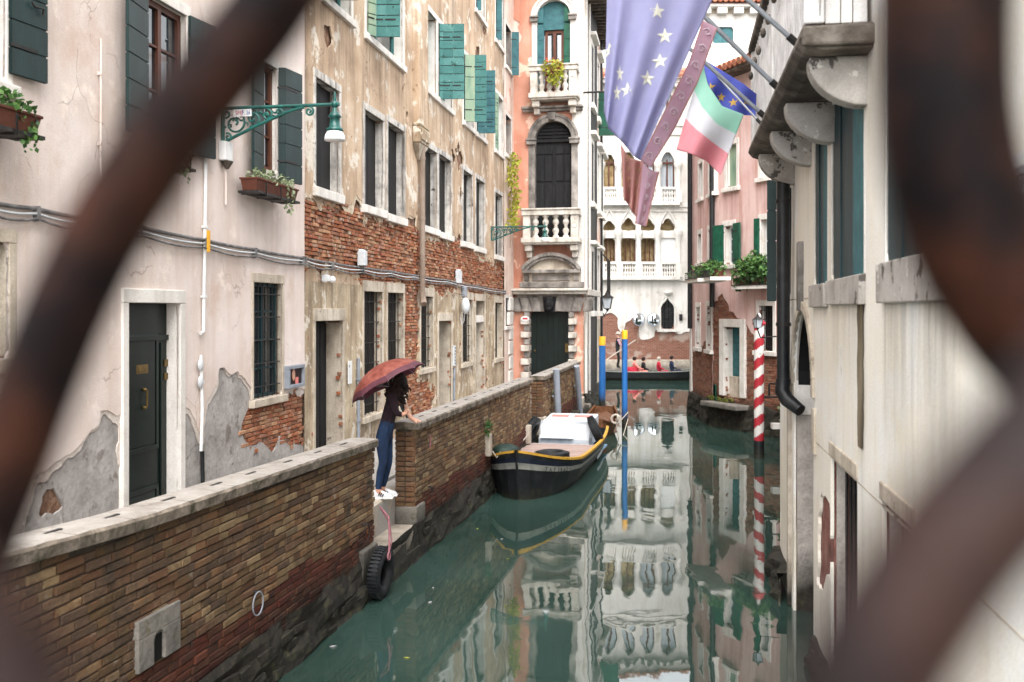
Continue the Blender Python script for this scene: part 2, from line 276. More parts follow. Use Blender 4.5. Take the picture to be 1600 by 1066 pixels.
# water: opaque milky teal canal water with a smooth, slightly rippled surface
def water_mat():
    m = bpy.data.materials.new('canal water'); m.use_nodes = True; t = m.node_tree; n = t.nodes; L = t.links.new
    b = n['Principled BSDF']; b.inputs['Base Color'].default_value = (*lin('#273a35'), 1)
    b.inputs['IOR'].default_value = 1.85
    g = n.new('ShaderNodeNewGeometry')
    mp = n.new('ShaderNodeMapping'); mp.inputs['Scale'].default_value = (1.0, .55, 1); L(g.outputs['Position'], mp.inputs['Vector'])
    n1 = n.new('ShaderNodeTexNoise'); n1.inputs['Scale'].default_value = .9; n1.inputs['Detail'].default_value = 2; n1.inputs['Distortion'].default_value = .8
    n2 = n.new('ShaderNodeTexNoise'); n2.inputs['Scale'].default_value = 3.2; n2.inputs['Detail'].default_value = 2; n2.inputs['Distortion'].default_value = .5
    for q in (n1, n2): L(mp.outputs[0], q.inputs['Vector'])
    ad = n.new('ShaderNodeMath'); ad.operation = 'MULTIPLY_ADD'; L(n2.outputs[0], ad.inputs[0]); ad.inputs[1].default_value = .12; L(n1.outputs[0], ad.inputs[2])
    n3 = n.new('ShaderNodeTexNoise'); n3.inputs['Scale'].default_value = .35; n3.inputs['Detail'].default_value = 4; L(g.outputs['Position'], n3.inputs['Vector'])
    rr = n.new('ShaderNodeValToRGB'); rr.color_ramp.elements[0].position = .35; rr.color_ramp.elements[1].position = .7
    rr.color_ramp.elements[0].color = (*lin('#24362f'), 1); rr.color_ramp.elements[1].color = (*lin('#324741'), 1); L(n3.outputs[0], rr.inputs[0]); L(rr.outputs[0], b.inputs['Base Color'])
    mr = n.new('ShaderNodeMapRange'); mr.inputs['From Min'].default_value = .4; mr.inputs['From Max'].default_value = .7; mr.inputs['To Min'].default_value = .012; mr.inputs['To Max'].default_value = .05
    L(n3.outputs[0], mr.inputs['Value']); L(mr.outputs[0], b.inputs['Roughness'])
    n4 = n.new('ShaderNodeTexNoise'); n4.inputs['Scale'].default_value = 11; n4.inputs['Detail'].default_value = 2; L(mp.outputs[0], n4.inputs['Vector'])
    ad0 = ad; ad = n.new('ShaderNodeMath'); ad.operation = 'MULTIPLY_ADD'; L(n4.outputs[0], ad.inputs[0]); ad.inputs[1].default_value = .02; L(ad0.outputs[0], ad.inputs[2])
    bp = n.new('ShaderNodeBump'); bp.inputs['Strength'].default_value = .042; bp.inputs['Distance'].default_value = .12
    L(ad.outputs[0], bp.inputs['Height']); L(bp.outputs[0], b.inputs['Normal'])
    return m
m_water = water_mat()

# ------------------------------------------------------------------ object helpers
def tag(o, label=None, cat=None, group=None, kind=None):
    if label: o['label'] = label
    if cat: o['category'] = cat
    if group: o['group'] = group
    if kind: o['kind'] = kind
    return o

def empty(name, loc=(0, 0, 0), rz=0., label=None, cat=None, group=None, parent=None):
    o = bpy.data.objects.new(name, None); C.objects.link(o); o.location = loc; o.rotation_euler = (0, 0, rz)
    o.empty_display_size = .2
    if parent: o.parent = parent
    return tag(o, label, cat, group)

class MB:
    """collects shapes and links them as ONE mesh object"""
    def __init__(s): s.v = []; s.f = []; s.mi = []; s.cur = 0; s.sm = []
    def add(s, vs, fs, smooth=False):
        b = len(s.v); s.v += [tuple(q) for q in vs]
        for f in fs: s.f.append(tuple(i + b for i in f)); s.mi.append(s.cur); s.sm.append(smooth)
        return s
    def box(s, x0, x1, y0, y1, z0, z1, j=0., M=None):
        vs = [Vector((x, y, z)) for z in (z0, z1) for y in (y0, y1) for x in (x0, x1)]
        if j: vs = [q + Vector((random.uniform(-j, j) for _ in range(3))) for q in vs]
        if M is not None: vs = [M @ q for q in vs]
        return s.add(vs, [(0, 2, 3, 1), (4, 5, 7, 6), (0, 1, 5, 4), (2, 6, 7, 3), (0, 4, 6, 2), (1, 3, 7, 5)])
    def prism(s, poly, y0, y1):
        """polygon in (x, z) extruded from y0 to y1 (y0 in front)"""
        n = len(poly)
        return s.add([(x, y0, z) for x, z in poly] + [(x, y1, z) for x, z in poly],
                     [tuple(range(n)), tuple(range(2 * n - 1, n - 1, -1))] + [(i, i + n, (i + 1) % n + n, (i + 1) % n) for i in range(n)])
    def tube(s, pts, r, n=8, cap=True):
        pts = [Vector(p) for p in pts]; m = len(pts)
        rr = r if isinstance(r, (list, tuple)) else [r] * m
        vs = []; ref = None
        for i, p in enumerate(pts):
            d = (pts[min(i + 1, m - 1)] - pts[max(i - 1, 0)]).normalized()
            if ref is None:
                ref = Vector((0, 0, 1)) if abs(d.z) < .9 else Vector((1, 0, 0))
            a = d.cross(ref).normalized(); b = a.cross(d).normalized(); ref = b
            for k in range(n):
                t = 2 * PI * k / n; vs.append(p + (a * math.cos(t) + b * math.sin(t)) * rr[i])
        fs = [(i * n + k, i * n + (k + 1) % n, (i + 1) * n + (k + 1) % n, (i + 1) * n + k) for i in range(m - 1) for k in range(n)]
        s.add(vs, fs, True)
        if cap: s.add(vs[:n], [tuple(range(n - 1, -1, -1))]); s.add(vs[-n:], [tuple(range(n))])
        return s
    def lathe(s, prof, c=(0, 0, 0), n=12, sy=1.):
        """profile of (radius, z) turned about the vertical"""
        vs = [(c[0] + r * math.cos(2 * PI * k / n), c[1] + sy * r * math.sin(2 * PI * k / n), c[2] + z) for r, z in prof for k in range(n)]
        fs = [(i * n + k, i * n + (k + 1) % n, (i + 1) * n + (k + 1) % n, (i + 1) * n + k) for i in range(len(prof) - 1) for k in range(n)]
        s.add(vs, fs, True)
        s.add(vs[:n], [tuple(range(n - 1, -1, -1))]); s.add(vs[-n:], [tuple(range(n))])
        return s
    def ball(s, c, rx, ry, rz, n=10, m=7):
        prof = []
        vs = [(c[0] + rx * math.sin(PI * i / m) * math.cos(2 * PI * k / n), c[1] + ry * math.sin(PI * i / m) * math.sin(2 * PI * k / n), c[2] - rz * math.cos(PI * i / m)) for i in range(m + 1) for k in range(n)]
        fs = [(i * n + k, i * n + (k + 1) % n, (i + 1) * n + (k + 1) % n, (i + 1) * n + k) for i in range(m) for k in range(n)]
        return s.add(vs, fs, True)
    def torus(s, c, R0, r, axis='y', n=28, m=10, sz=1.):
        vs = []
        for i in range(n):
            a = 2 * PI * i / n
            for k in range(m):
                b = 2 * PI * k / m; q = R0 + r * math.cos(b); h = r * sz * math.sin(b)
                p = (q * math.cos(a), h, q * math.sin(a)) if axis == 'y' else ((h, q * math.cos(a), q * math.sin(a)) if axis == 'x' else (q * math.cos(a), q * math.sin(a), h))
                vs.append((c[0] + p[0], c[1] + p[1], c[2] + p[2]))
        fs = [(i * m + k, ((i + 1) % n) * m + k, ((i + 1) % n) * m + (k + 1) % m, i * m + (k + 1) % m) for i in range(n) for k in range(m)]
        return s.add(vs, fs, True)
    def strip(s, a, b, smooth=True):
        """ruled sheet between two equally long polylines"""
        n = len(a)
        return s.add(list(a) + list(b), [(i, i + 1, n + i + 1, n + i) for i in range(n - 1)], smooth)
    def grid(s, rows, smooth=True):
        n = len(rows[0]); vs = [p for r in rows for p in r]
        return s.add(vs, [(i * n + k, i * n + k + 1, (i + 1) * n + k + 1, (i + 1) * n + k) for i in range(len(rows) - 1) for k in range(n - 1)], smooth)
    def arch(s, cx, z0, r0, r1, y0, y1, a0=0., a1=180., n=16, ez=1.):
        """arch ring of inner radius r0 and outer radius r1"""
        for i in range(n):
            t0 = R(a0 + (a1 - a0) * i / n); t1 = R(a0 + (a1 - a0) * (i + 1) / n)
            p = [(cx + r * math.cos(t), z0 + ez * r * math.sin(t)) for r, t in ((r0, t0), (r1, t0), (r1, t1), (r0, t1))]
            s.prism(p, y0, y1)
        return s
    def mesh(s, name, mats):
        me = bpy.data.meshes.new(name); me.from_pydata(s.v, [], s.f)
        for m in (mats if isinstance(mats, (list, tuple)) else [mats]): me.materials.append(m)
        me.polygons.foreach_set('use_smooth', s.sm); me.polygons.foreach_set('material_index', s.mi)
        me.update(); return me
    def build(s, name, mats, parent=None, bev=0., fix=True):
        me = s.mesh(name, mats)
        if fix:
            bm = bmesh.new(); bm.from_mesh(me); bmesh.ops.recalc_face_normals(bm, faces=bm.faces); bm.to_mesh(me); bm.free()
        o = bpy.data.objects.new(name, me); C.objects.link(o)
        if parent: o.parent = parent
        if bev:
            b = o.modifiers.new('bevel', 'BEVEL'); b.width = bev; b.segments = 2; b.limit_method = 'ANGLE'
        return o

def link(name, me, parent=None, loc=(0, 0, 0), rot=(0, 0, 0), sc=(1, 1, 1)):
    o = bpy.data.objects.new(name, me); C.objects.link(o); o.location = loc; o.rotation_euler = rot; o.scale = sc
    if parent: o.parent = parent
    return o

def text(body, size, material, parent=None, M=None, name='lettering', ext=.001, align='CENTER', sx=1.):
    cu = bpy.data.curves.new(name, 'FONT'); cu.body = body; cu.size = size; cu.extrude = ext; cu.align_x = align; cu.align_y = 'CENTER'
    cu.materials.append(material); cu.resolution_u = 3
    t = bpy.data.objects.new(name, cu); C.objects.link(t)
    dg = bpy.context.evaluated_depsgraph_get(); dg.update(); me = bpy.data.meshes.new_from_object(t.evaluated_get(dg)); me.name = name
    bpy.data.objects.remove(t); bpy.data.curves.remove(cu)
    o = bpy.data.objects.new(name, me); C.objects.link(o)
    if parent: o.parent = parent
    if M is not None: o.matrix_local = M @ Matrix.Diagonal((sx, 1, 1, 1))
    return o

# rotation that stands a text up in the x-z plane facing -y
FRONT = Matrix.Rotation(R(90), 4, 'X')

def world_ray(u, v): return Vector(((u - 800) / FPX, 1, (HOR - v) / FPX))
def at(u, v, Y): return Vector((0, 0, HC)) + world_ray(u, v) * Y
def on_z(u, v, z=0.): return at(u, v, FPX * (HC - z) / (v - HOR))

class Frame:
    """a vertical wall plane: x runs left to right as seen from the canal, y into the building, z up"""
    def __init__(s, p, d):
        s.o = Vector((p[0], p[1], 0)); s.ax = Vector((d[0], d[1], 0)).normalized(); s.ay = Vector((-s.ax.y, s.ax.x, 0))
        s.rz = math.atan2(s.ax.y, s.ax.x)
    def px(s, u, v, n=0.):
        D = world_ray(u, v); c = Vector((0, 0, HC)); t = ((s.o - c).dot(s.ay) + n) / D.dot(s.ay); P = c + D * t
        return (P - s.o).dot(s.ax), P.z
    def x(s, u, n=0.): return s.px(u, HOR, n)[0]
    def z(s, u, v, n=0.): return s.px(u, v, n)[1]
    def w(s, x, y, z): return s.o + s.ax * x + s.ay * y + Vector((0, 0, z))
    def depth(s, x): return s.w(x, 0, 0).y
    def root(s, name, label, cat, group=None): return empty(name, s.o, s.rz, label, cat, group)

def vp(u): return Vector(((u - 800) / FPX, 1, 0))

# ------------------------------------------------------------------ fields for peeling plaster
def vnoise(X, Z, sc, seed=0):
    x = X * sc + seed * 17.3; z = Z * sc + seed * 9.1
    xi = np.floor(x).astype(int); zi = np.floor(z).astype(int); fx = x - xi; fz = z - zi
    fx = fx * fx * (3 - 2 * fx); fz = fz * fz * (3 - 2 * fz)
    def h(a, b): return (np.sin(a * 127.1 + b * 311.7 + seed * 74.7) * 43758.5453) % 1.0
    return (h(xi, zi) * (1 - fx) + h(xi + 1, zi) * fx) * (1 - fz) + (h(xi, zi + 1) * (1 - fx) + h(xi + 1, zi + 1) * fx) * fz
def fbm(X, Z, sc, seed=0, o=4):
    r = 0; a = .5
    for k in range(o): r = r + a * (vnoise(X, Z, sc * 2 ** k, seed + k) - .5); a *= .55
    return r
def sd_poly(X, Z, poly):
    """signed distance, positive inside"""
    d = np.full(X.shape, 1e9); ins = np.zeros(X.shape, bool); n = len(poly)
    for i in range(n):
        ax, az = poly[i]; bx, bz = poly[(i + 1) % n]; ex, ez = bx - ax, bz - az
        t = np.clip(((X - ax) * ex + (Z - az) * ez) / max(1e-9, ex * ex + ez * ez), 0, 1)
        d = np.minimum(d, np.hypot(X - ax - t * ex, Z - az - t * ez))
        c = (az > Z) != (bz > Z)
        with np.errstate(divide='ignore', invalid='ignore'):
            xi = ex * (Z - az) / (ez if abs(ez) > 1e-12 else 1e-12) + ax
        ins ^= c & (X < xi)
    return np.where(ins, d, -d)
def sd_rect(X, Z, r):
    x0, x1, z0, z1 = r
    return np.minimum(np.minimum(X - x0, x1 - X), np.minimum(Z - z0, z1 - Z))
def sd_arch(X, Z, cx, r, z0, zs):
    """rect below springing zs with a round head"""
    return np.maximum(sd_rect(X, Z, (cx - r, cx + r, z0, zs)), np.where(Z >= zs - .001, r - np.hypot(X - cx, Z - zs), -9))
def holes(rects, arches=()):
    def f(X, Z):
        d = np.full(X.shape, -9.)
        for r in rects: d = np.maximum(d, sd_rect(X, Z, r))
        for a in arches: d = np.maximum(d, sd_arch(X, Z, *a))
        return d
    return f

def sheet(name, material, parent, x0, x1, z0, z1, step, phi, y=0., rim=.03, rough=0., seed=1, stains=()):
    """wall skin kept where phi > 0, cut cell by cell along the zero line, with a rim going rim metres back"""
    nx = max(1, int(round((x1 - x0) / step))); nz = max(1, int(round((z1 - z0) / step)))
    gx = np.linspace(x0, x1, nx + 1); gz = np.linspace(z0, z1, nz + 1)
    X, Z = np.meshgrid(gx, gz); P = phi(X, Z)
    Yd = y + (fbm(X, Z, 1.3, seed + 40, 4) * rough if rough else np.zeros(X.shape))
    idx = np.arange((nx + 1) * (nz + 1)).reshape(nz + 1, nx + 1)
    pos = P > 0
    full = pos[:-1, :-1] & pos[1:, :-1] & pos[:-1, 1:] & pos[1:, 1:]
    any_ = pos[:-1, :-1] | pos[1:, :-1] | pos[:-1, 1:] | pos[1:, 1:]
    jj, ii = np.nonzero(full)
    faces = np.stack([idx[jj, ii], idx[jj, ii + 1], idx[jj + 1, ii + 1], idx[jj + 1, ii]], 1).tolist()
    verts = np.stack([X.ravel(), Yd.ravel(), Z.ravel()], 1).tolist()
    mj, mi = np.nonzero(any_ & ~full)
    for j, i in zip(mj.tolist(), mi.tolist()):
        cs = [(j, i), (j, i + 1), (j + 1, i + 1), (j + 1, i)]; poly = []; cut = []
        for k in range(4):
            a = cs[k]; b = cs[(k + 1) % 4]; pa = P[a]; pb = P[b]
            if pa > 0: poly.append(int(idx[a]))
            if (pa > 0) != (pb > 0):
                t = pa / (pa - pb)
                verts.append([X[a] + t * (X[b] - X[a]), Yd[a] + t * (Yd[b] - Yd[a]), Z[a] + t * (Z[b] - Z[a])])
                poly.append(len(verts) - 1); cut.append(len(verts) - 1)
        if len(poly) >= 3: faces.append(poly)
        if rim and len(cut) == 2:
            a, b = cut; va, vb = verts[a], verts[b]
            verts.append([va[0], va[1] + rim, va[2]]); verts.append([vb[0], vb[1] + rim, vb[2]])
            faces.append([a, b, len(verts) - 1, len(verts) - 2])
    used = sorted({i for f in faces for i in f}); mp = {o: k for k, o in enumerate(used)}
    me = bpy.data.meshes.new(name); me.from_pydata([verts[i] for i in used], [], [[mp[i] for i in f] for f in faces]); me.materials.append(material); me.update()
    if stains:
        V = np.array([verts[i] for i in used]); sv = np.zeros(len(V))
        for (a0, a1, zt, ln, k) in stains:
            e = np.clip(np.minimum(V[:, 0] - a0, a1 - V[:, 0]) / .08 + .5, 0, 1); f = np.clip((zt + .03 - V[:, 2]) / .04, 0, 1) * np.clip(1 - (zt - V[:, 2]) / ln, 0, 1) ** .8
            sv = np.maximum(sv, e * f * k)
        me.attributes.new('stain', 'FLOAT', 'POINT').data.foreach_set('value', sv.astype(np.float32))
    o = bpy.data.objects.new(name, me); C.objects.link(o); o.parent = parent
    return o

# ------------------------------------------------------------------ bricks
def brick_mesh(material, seed, L=.25, H=.062, D=.06):
    rd = random.Random(seed); c = .006; j = lambda a: rd.uniform(-a, a)
    vs = [(0 + j(.004), D, 0), (L + j(.004), D, 0), (L, D, H), (0, D, H)]
    vs += [(c * .3 + j(.003), c + j(.003), j(.003)), (L - c * .3 + j(.003), c + j(.003), j(.003)), (L - c * .3 + j(.003), c + j(.003), H + j(.003)), (c * .3 + j(.003), c + j(.003), H + j(.003))]
    vs += [(c + j(.004), j(.004), c + j(.003)), (L - c + j(.004), j(.004), c + j(.003)), (L - c + j(.004), j(.004), H - c + j(.003)), (c + j(.004), j(.004), H - c + j(.003))]
    fs = [(8, 9, 10, 11)]
    for a in (0, 4):
        for k in range(4): fs.append((a + k, a + (k + 1) % 4, a + 4 + (k + 1) % 4, a + 4 + k))
    me = bpy.data.meshes.new('brick'); me.from_pydata(vs, [], fs); me.materials.append(material); me.update()
    bm = bmesh.new(); bm.from_mesh(me); bmesh.ops.recalc_face_normals(bm, faces=bm.faces); bm.to_mesh(me); bm.free()
    return me

def bricks(frame, parent, keep, x0, x1, z0, z1, y, mats, pick=None, nobj=300, L=.245, H=.058, joint=.012, dj=.008, dep=.06, seed=3, hdr=True, miss=0.):
    """running-bond bricks in the wall plane; the nobj that show largest are objects, the rest one stuff mesh per material"""
    rd = random.Random(seed); var = {m: [brick_mesh(mats[m], seed * 50 + m * 9 + k, L, H, dep) for k in range(6)] for m in range(len(mats))}
    lst = []; row = 0; z = z0
    while z < z1 - H * .5:
        x = x0 - (L * .5 if row % 2 else 0) - rd.random() * .04
        while x < x1:
            s = rd.choice((1, 1, .5, .96, 1.04, .55, .75) if hdr else (1, 1, 1, .5, .95, 1.04)); ln = L * s; a = max(x, x0); b = min(x + ln, x1)
            if b - a > .05:
                xc = (a + b) / 2; zc = z + H / 2
                if rd.random() >= miss and keep(xc, zc):
                    m = pick(xc, zc, rd) if pick else rd.randrange(len(mats))
                    P = frame.w(xc, y, zc); u = 800 + FPX * P.x / max(P.y, .5); v = HOR - FPX * (P.z - HC) / max(P.y, .5)
                    inn = -20 < u < 1620 and -20 < v < 1090 and P.y > .5
                    lst.append((0 if inn else 1, P.y, a, b - a, z, m))
            x += ln + joint
        row += 1; z += H + joint * rd.uniform(.85, 1.15)
    lst.sort()
    st = {}
    for k, (inn, Y, a, ln, z, m) in enumerate(lst):
        me = rd.choice(var[m]); sx = ln / L; yy = y + rd.uniform(-dj, dj); rt = rd.uniform(-.012, .012)
        if k < nobj and not inn:
            o = link('brick', me, parent, (a, yy, z), (0, rt, rd.uniform(-.02, .02)), (sx, 1, rd.uniform(.93, 1.05)))
        else:
            mb = st.setdefault(m, MB()); mb.add([(a + q.co.x * sx, yy + q.co.y, z + q.co.z) for q in me.vertices], [tuple(p.vertices) for p in me.polygons])
    for m, mb in st.items():
        o = mb.build('brickwork', mats[m], parent, fix=False); o['kind'] = 'stuff'

# ------------------------------------------------------------------ building pieces
def surround(f, root, x0, x1, z0, z1, mtl, jw=.13, lh=.16, proud=.03, deep=.24, sill=True, slw=.06, slh=.13, name='window', open_bottom=False, sillm=None, slp=.09):
    """stone surround of an opening as a part, sill as its sub-part; inner clear opening x0..x1, z0..z1"""
    m = MB()
    m.box(x0 - jw, x0, -proud, deep, z0, z1); m.box(x1, x1 + jw, -proud, deep, z0, z1)
    m.box(x0 - jw, x1 + jw, -proud - .004, deep, z1, z1 + lh)
    o = m.build(name, mtl, root, bev=.008)
    if sill:
        MB().box(x0 - jw - slw, x1 + jw + slw, -slp, deep, z0 - slh, z0 - .002, .004).build('sill', sillm or mtl, o, bev=.01)
    return o

def back(o, x0, x1, z0, z1, y, mtl, name='pane'):
    return MB().box(x0 - .02, x1 + .02, y, y + .03, z0 - .02, z1 + .02).build(name, mtl, o)

def sash(o, x0, x1, z0, z1, y, mtl, glass, nx=2, nz=3, fw=.05):
    m = MB()
    m.box(x0, x1, y - .03, y + .03, z0, z0 + fw); m.box(x0, x1, y - .03, y + .03, z1 - fw, z1)
    for k in range(nx + 1):
        xx = x0 + (x1 - x0 - fw) * k / nx; m.box(xx, xx + fw, y - .034, y + .026, z0 + fw, z1 - fw)
    for k in range(1, nz):
        zz = z0 + (z1 - z0) * k / nz; m.box(x0 + fw, x1 - fw, y - .026, y + .02, zz - .012, zz + .012)
    m.build('sash', mtl, o)
    back(o, x0, x1, z0, z1, y + .004, glass)

def grille(o, x0, x1, z0, z1, y, nv=5, nh=3):
    m = MB()
    for k in range(nv): xx = x0 + (x1 - x0) * (k + .5) / nv; m.tube([(xx, y, z0), (xx, y, z1)], .009, 6)
    for k in range(nh): zz = z0 + (z1 - z0) * (k + .5) / nh; m.tube([(x0, y - .012, zz), (x1, y - .012, zz)], .009, 6)
    m.build('grille', m_iron, o)

BOARD = {}
def shutter(root, x, y, z0, z1, width, ang, mtl, nb=8, th=.035, bm=None, horizontal=True, hinge=True):
    """one shutter leaf hung at (x, y); it runs from the hinge along (cos a, -sin a); boards are sub-parts"""
    hgt = z1 - z0
    o = MB().box(.01, width - .01, .008, th - .008, 0.004, hgt - .004).build('shutter', m_shdark, root)
    o.location = (x, y, z0); o.rotation_euler = (0, 0, -R(ang))
    n = nb
    me = None
    for k in range(n):
        if horizontal:
            if me is None:
                bh = hgt / n; mb = MB().box(0, width, -.002, th + .002, .009, bh - .009); me = mb.mesh('board', bm or mtl)
            b = link('board', me, o, (random.uniform(-.002, .002), 0, k * hgt / n))
        else:
            if me is None:
                bw = width / n; mb = MB().box(.003, bw - .003, -.002, th + .002, 0, hgt); me = mb.mesh('board', bm or mtl)
            b = link('board', me, o, (k * width / n, 0, 0))
    if hinge:
        hm = MB()
        for zz in (.18, .82): hm.box(-.02, width * .7, -.008, -.003, zz * hgt - .015, zz * hgt + .015)
        hm.build('strap_hinge', m_iron, o)
    return o

def leaf_to(f, root, x, y, z0, z1, ang, u, mtl, nb=8, **k):
    """leaf whose free edge reaches photo column u"""
    best = None
    for i in range(1, 160):
        w_ = i * .01; P = f.w(x + w_ * math.cos(R(ang)), y - w_ * math.sin(R(ang)), 3)
        e = abs(800 + FPX * P.x / P.y - u)
        if best is None or e < best[0]: best = (e, w_)
    w_ = best[1]
    o = shutter(root, x, y, z0, z1, w_, ang, mtl, nb, **k)
    return x + w_ * math.cos(R(ang)), y - w_ * math.sin(R(ang))

def leaves(mb, c, r, n, size, rd, droop=0.):
    """leaf-sized faces through a volume"""
    for _ in range(n):
        while True:
            q = Vector((rd.uniform(-1, 1), rd.uniform(-1, 1), rd.uniform(-1, 1)))
            if q.length < 1: break
        p = Vector(c) + Vector((q.x * r[0], q.y * r[1], q.z * r[2])); s = size * rd.uniform(.6, 1.3)
        d = Vector((rd.uniform(-1, 1), rd.uniform(-1, 1), rd.uniform(-.8, .6) - droop)).normalized(); e = d.cross(Vector((rd.uniform(-1, 1), rd.uniform(-1, 1), rd.uniform(-1, 1)))).normalized() * s * .35
        mb.add([p, p + d * s * .5 + e, p + d * s, p + d * s * .5 - e], [(0, 1, 2), (0, 2, 3)])
    return mb

def balusters(root, x0, x1, y, z0, z1, n, mtl, r=.06, seg=10, joined=False, name='baluster'):
    h = z1 - z0
    prof = [(r * .9, 0), (r * .9, h * .08), (r * .5, h * .12), (r * .95, h * .28), (r * .9, h * .36), (r * .42, h * .47), (r * .62, h * .5), (r * .42, h * .53), (r * .9, h * .64), (r * .95, h * .72), (r * .5, h * .88), (r * .9, h * .92), (r * .9, h)]
    xs = [x0 + (x1 - x0) * (k + .5) / n for k in range(n)]
    if joined:
        m = MB()
        for x in xs: m.lathe(prof, (x, y, z0), seg)
        o = m.build(name, mtl, root); return o
    me = MB().lathe(prof, (0, 0, 0), seg).mesh(name, mtl)
    for x in xs: link(name, me, root, (x, y, z0))
# ================================================================== SETTING
GZ = .92            # height of the stone walk above the water
qp = on_z(578, 932); QUAY = Frame(qp, vp(1105))
bp_ = on_z(614, 686, GZ); _b = Frame(bp_, vp(1055)); _c = _b.w(_b.x(476), 0, 0)
BRN = Frame(_c, vp(1055)); CRM = Frame(_c, vp(1076))
_e = BRN.w(BRN.x(802), 0, 0); BL = BRN.x(802)          # far end of the tan house
_e2 = at(912, HOR, _e.y * .985)
ORF = Frame(_e, Vector((_e2.x - _e.x, _e2.y - _e.y, 0)))
ORS = Frame(_e2, vp(1062))
_p = at(800, HOR, 55.3); PAL = Frame((0, 55.3), (1, 0, 0))
_r = on_z(1238, 949); RGT = Frame(_r, -vp(1059))
ka = on_z(1078, 644); kb = on_z(1114, 664); kc = on_z(1176, 676)
kc = kb + (kc - kb) * 2.1
KA = Frame(kb, -(Vector((ka.x, ka.y, 0)) - Vector((kb.x, kb.y, 0))))      # far part of the pink house, x < 0
KB = Frame(kb, Vector((kc.x - kb.x, kc.y - kb.y, 0)))

water = MB().add([(-40, -6, 0), (60, -6, 0), (60, 120, 0), (-40, 120, 0)], [(0, 1, 2, 3)]).build('canal_water', m_water); water['kind'] = 'structure'
bed = MB().add([(-300, -60, -2.5), (300, -60, -2.5), (300, 600, -2.5), (-300, 600, -2.5)], [(0, 1, 2, 3)]).build('ground', m_quay); bed['kind'] = 'structure'

# stone walk between the parapet and the houses
WT = .30            # wall thickness of the parapets
walk = MB()
p = [QUAY.w(-12, WT, 0), QUAY.w(QUAY.x(905) , WT, 0), BRN.w(BL + .3, .3, 0), BRN.w(0, .3, 0), CRM.w(-12, .3, 0)]
n_ = len(p)
walk.add([(q.x, q.y, -2) for q in p] + [(q.x, q.y, GZ - .05) for q in p], [tuple(range(n_, 2 * n_))] + [(i, (i + 1) % n_, (i + 1) % n_ + n_, i + n_) for i in range(n_)])
wk = walk.build('stone_walk', m_slab); wk['kind'] = 'structure'
# its slabs, where the gap in the parapet shows them
sl = [MB().box(.006, .594, .006, .394, 0, .05, .003).mesh('paving_slab', m_slab) for _ in range(4)]
for i in range(5):
    for k in range(26):
        q = QUAY.w(-1.4 + k * .4, WT + .46 + i * .6, GZ - .048)
        o = link('paving_slab', random.choice(sl), wk, q, (0, 0, QUAY.rz + R(90)))

# ================================================================== QUAY WALL AND PARAPETS
CT = .10           # coping thickness
zc1 = 1.965 * .921 + .02; X1 = QUAY.x(585)
x2a, x2b = QUAY.x(649), QUAY.x(830)
qroot = QUAY.root('quay_wall', 'dark mossy masonry footing along the left side of the canal', 'quay wall')
def mossy(root, x0, x1, y, zt, seed=1, back=.35):
    """uneven weedy foot of a wall standing in the water"""
    m = MB(); n = max(4, int((x1 - x0) / .16)); rows = []
    for k in range(n + 1):
        xx = x0 + (x1 - x0) * k / n; q = zt + .12 * noise.noise(Vector((xx * 1.7, seed, 0))) + .06 * noise.noise(Vector((xx * 6, seed, 2)))
        rows.append([(xx, y - .06 * (1 - t) + .10 * noise.noise(Vector((xx * 2.6, t * 3, seed))) + .05 * noise.noise(Vector((xx * 8, t * 9, seed))) if t < 1.2 else y + back, q * min(t, 1) + (.02 if t > 1.2 else 0)) for t in (-2., -.15, .1, .25, .4, .55, .7, .85, 1., 1.3)])
    m.grid(rows, False); return m.build('mossy_footing', m_quay, root)
# stuff below: rough stones of the foot of the wall
q = MB()
rows = []
for k in range(120):
    xx = -13 + k * .25
    rows.append([(xx, -.02 - .05 * (1 - zz / .62) + .10 * (noise.noise(Vector((xx * 2.2, zz * 5, 1))) ), zz) for zz in (-1.2, -.1, .05, .14, .24, .34, .44, .52)])
q.grid(rows, False)
q.build('mossy_footing', m_quay, qroot)
st = [MB().box(0, .24, 0, .08, 0, .085, .015).mesh('footing_stone', m_quay) for _ in range(8)]
rr = random.Random(5)
for k in range(110):
    xx = -8.5 + k * .165 + rr.uniform(-.05, .05); zz = rr.choice((.0, .09, .18, .27)) + rr.uniform(-.02, .02)
    if X1 - .3 < xx < x2a + .1: continue
    link('footing_stone', rr.choice(st), qroot, (xx, -.055 + rr.uniform(-.02, .02), zz), (0, rr.uniform(-.08, .08), rr.uniform(-.06, .06)), (rr.uniform(.6, 1.2), 1, rr.uniform(.7, 1.1)))

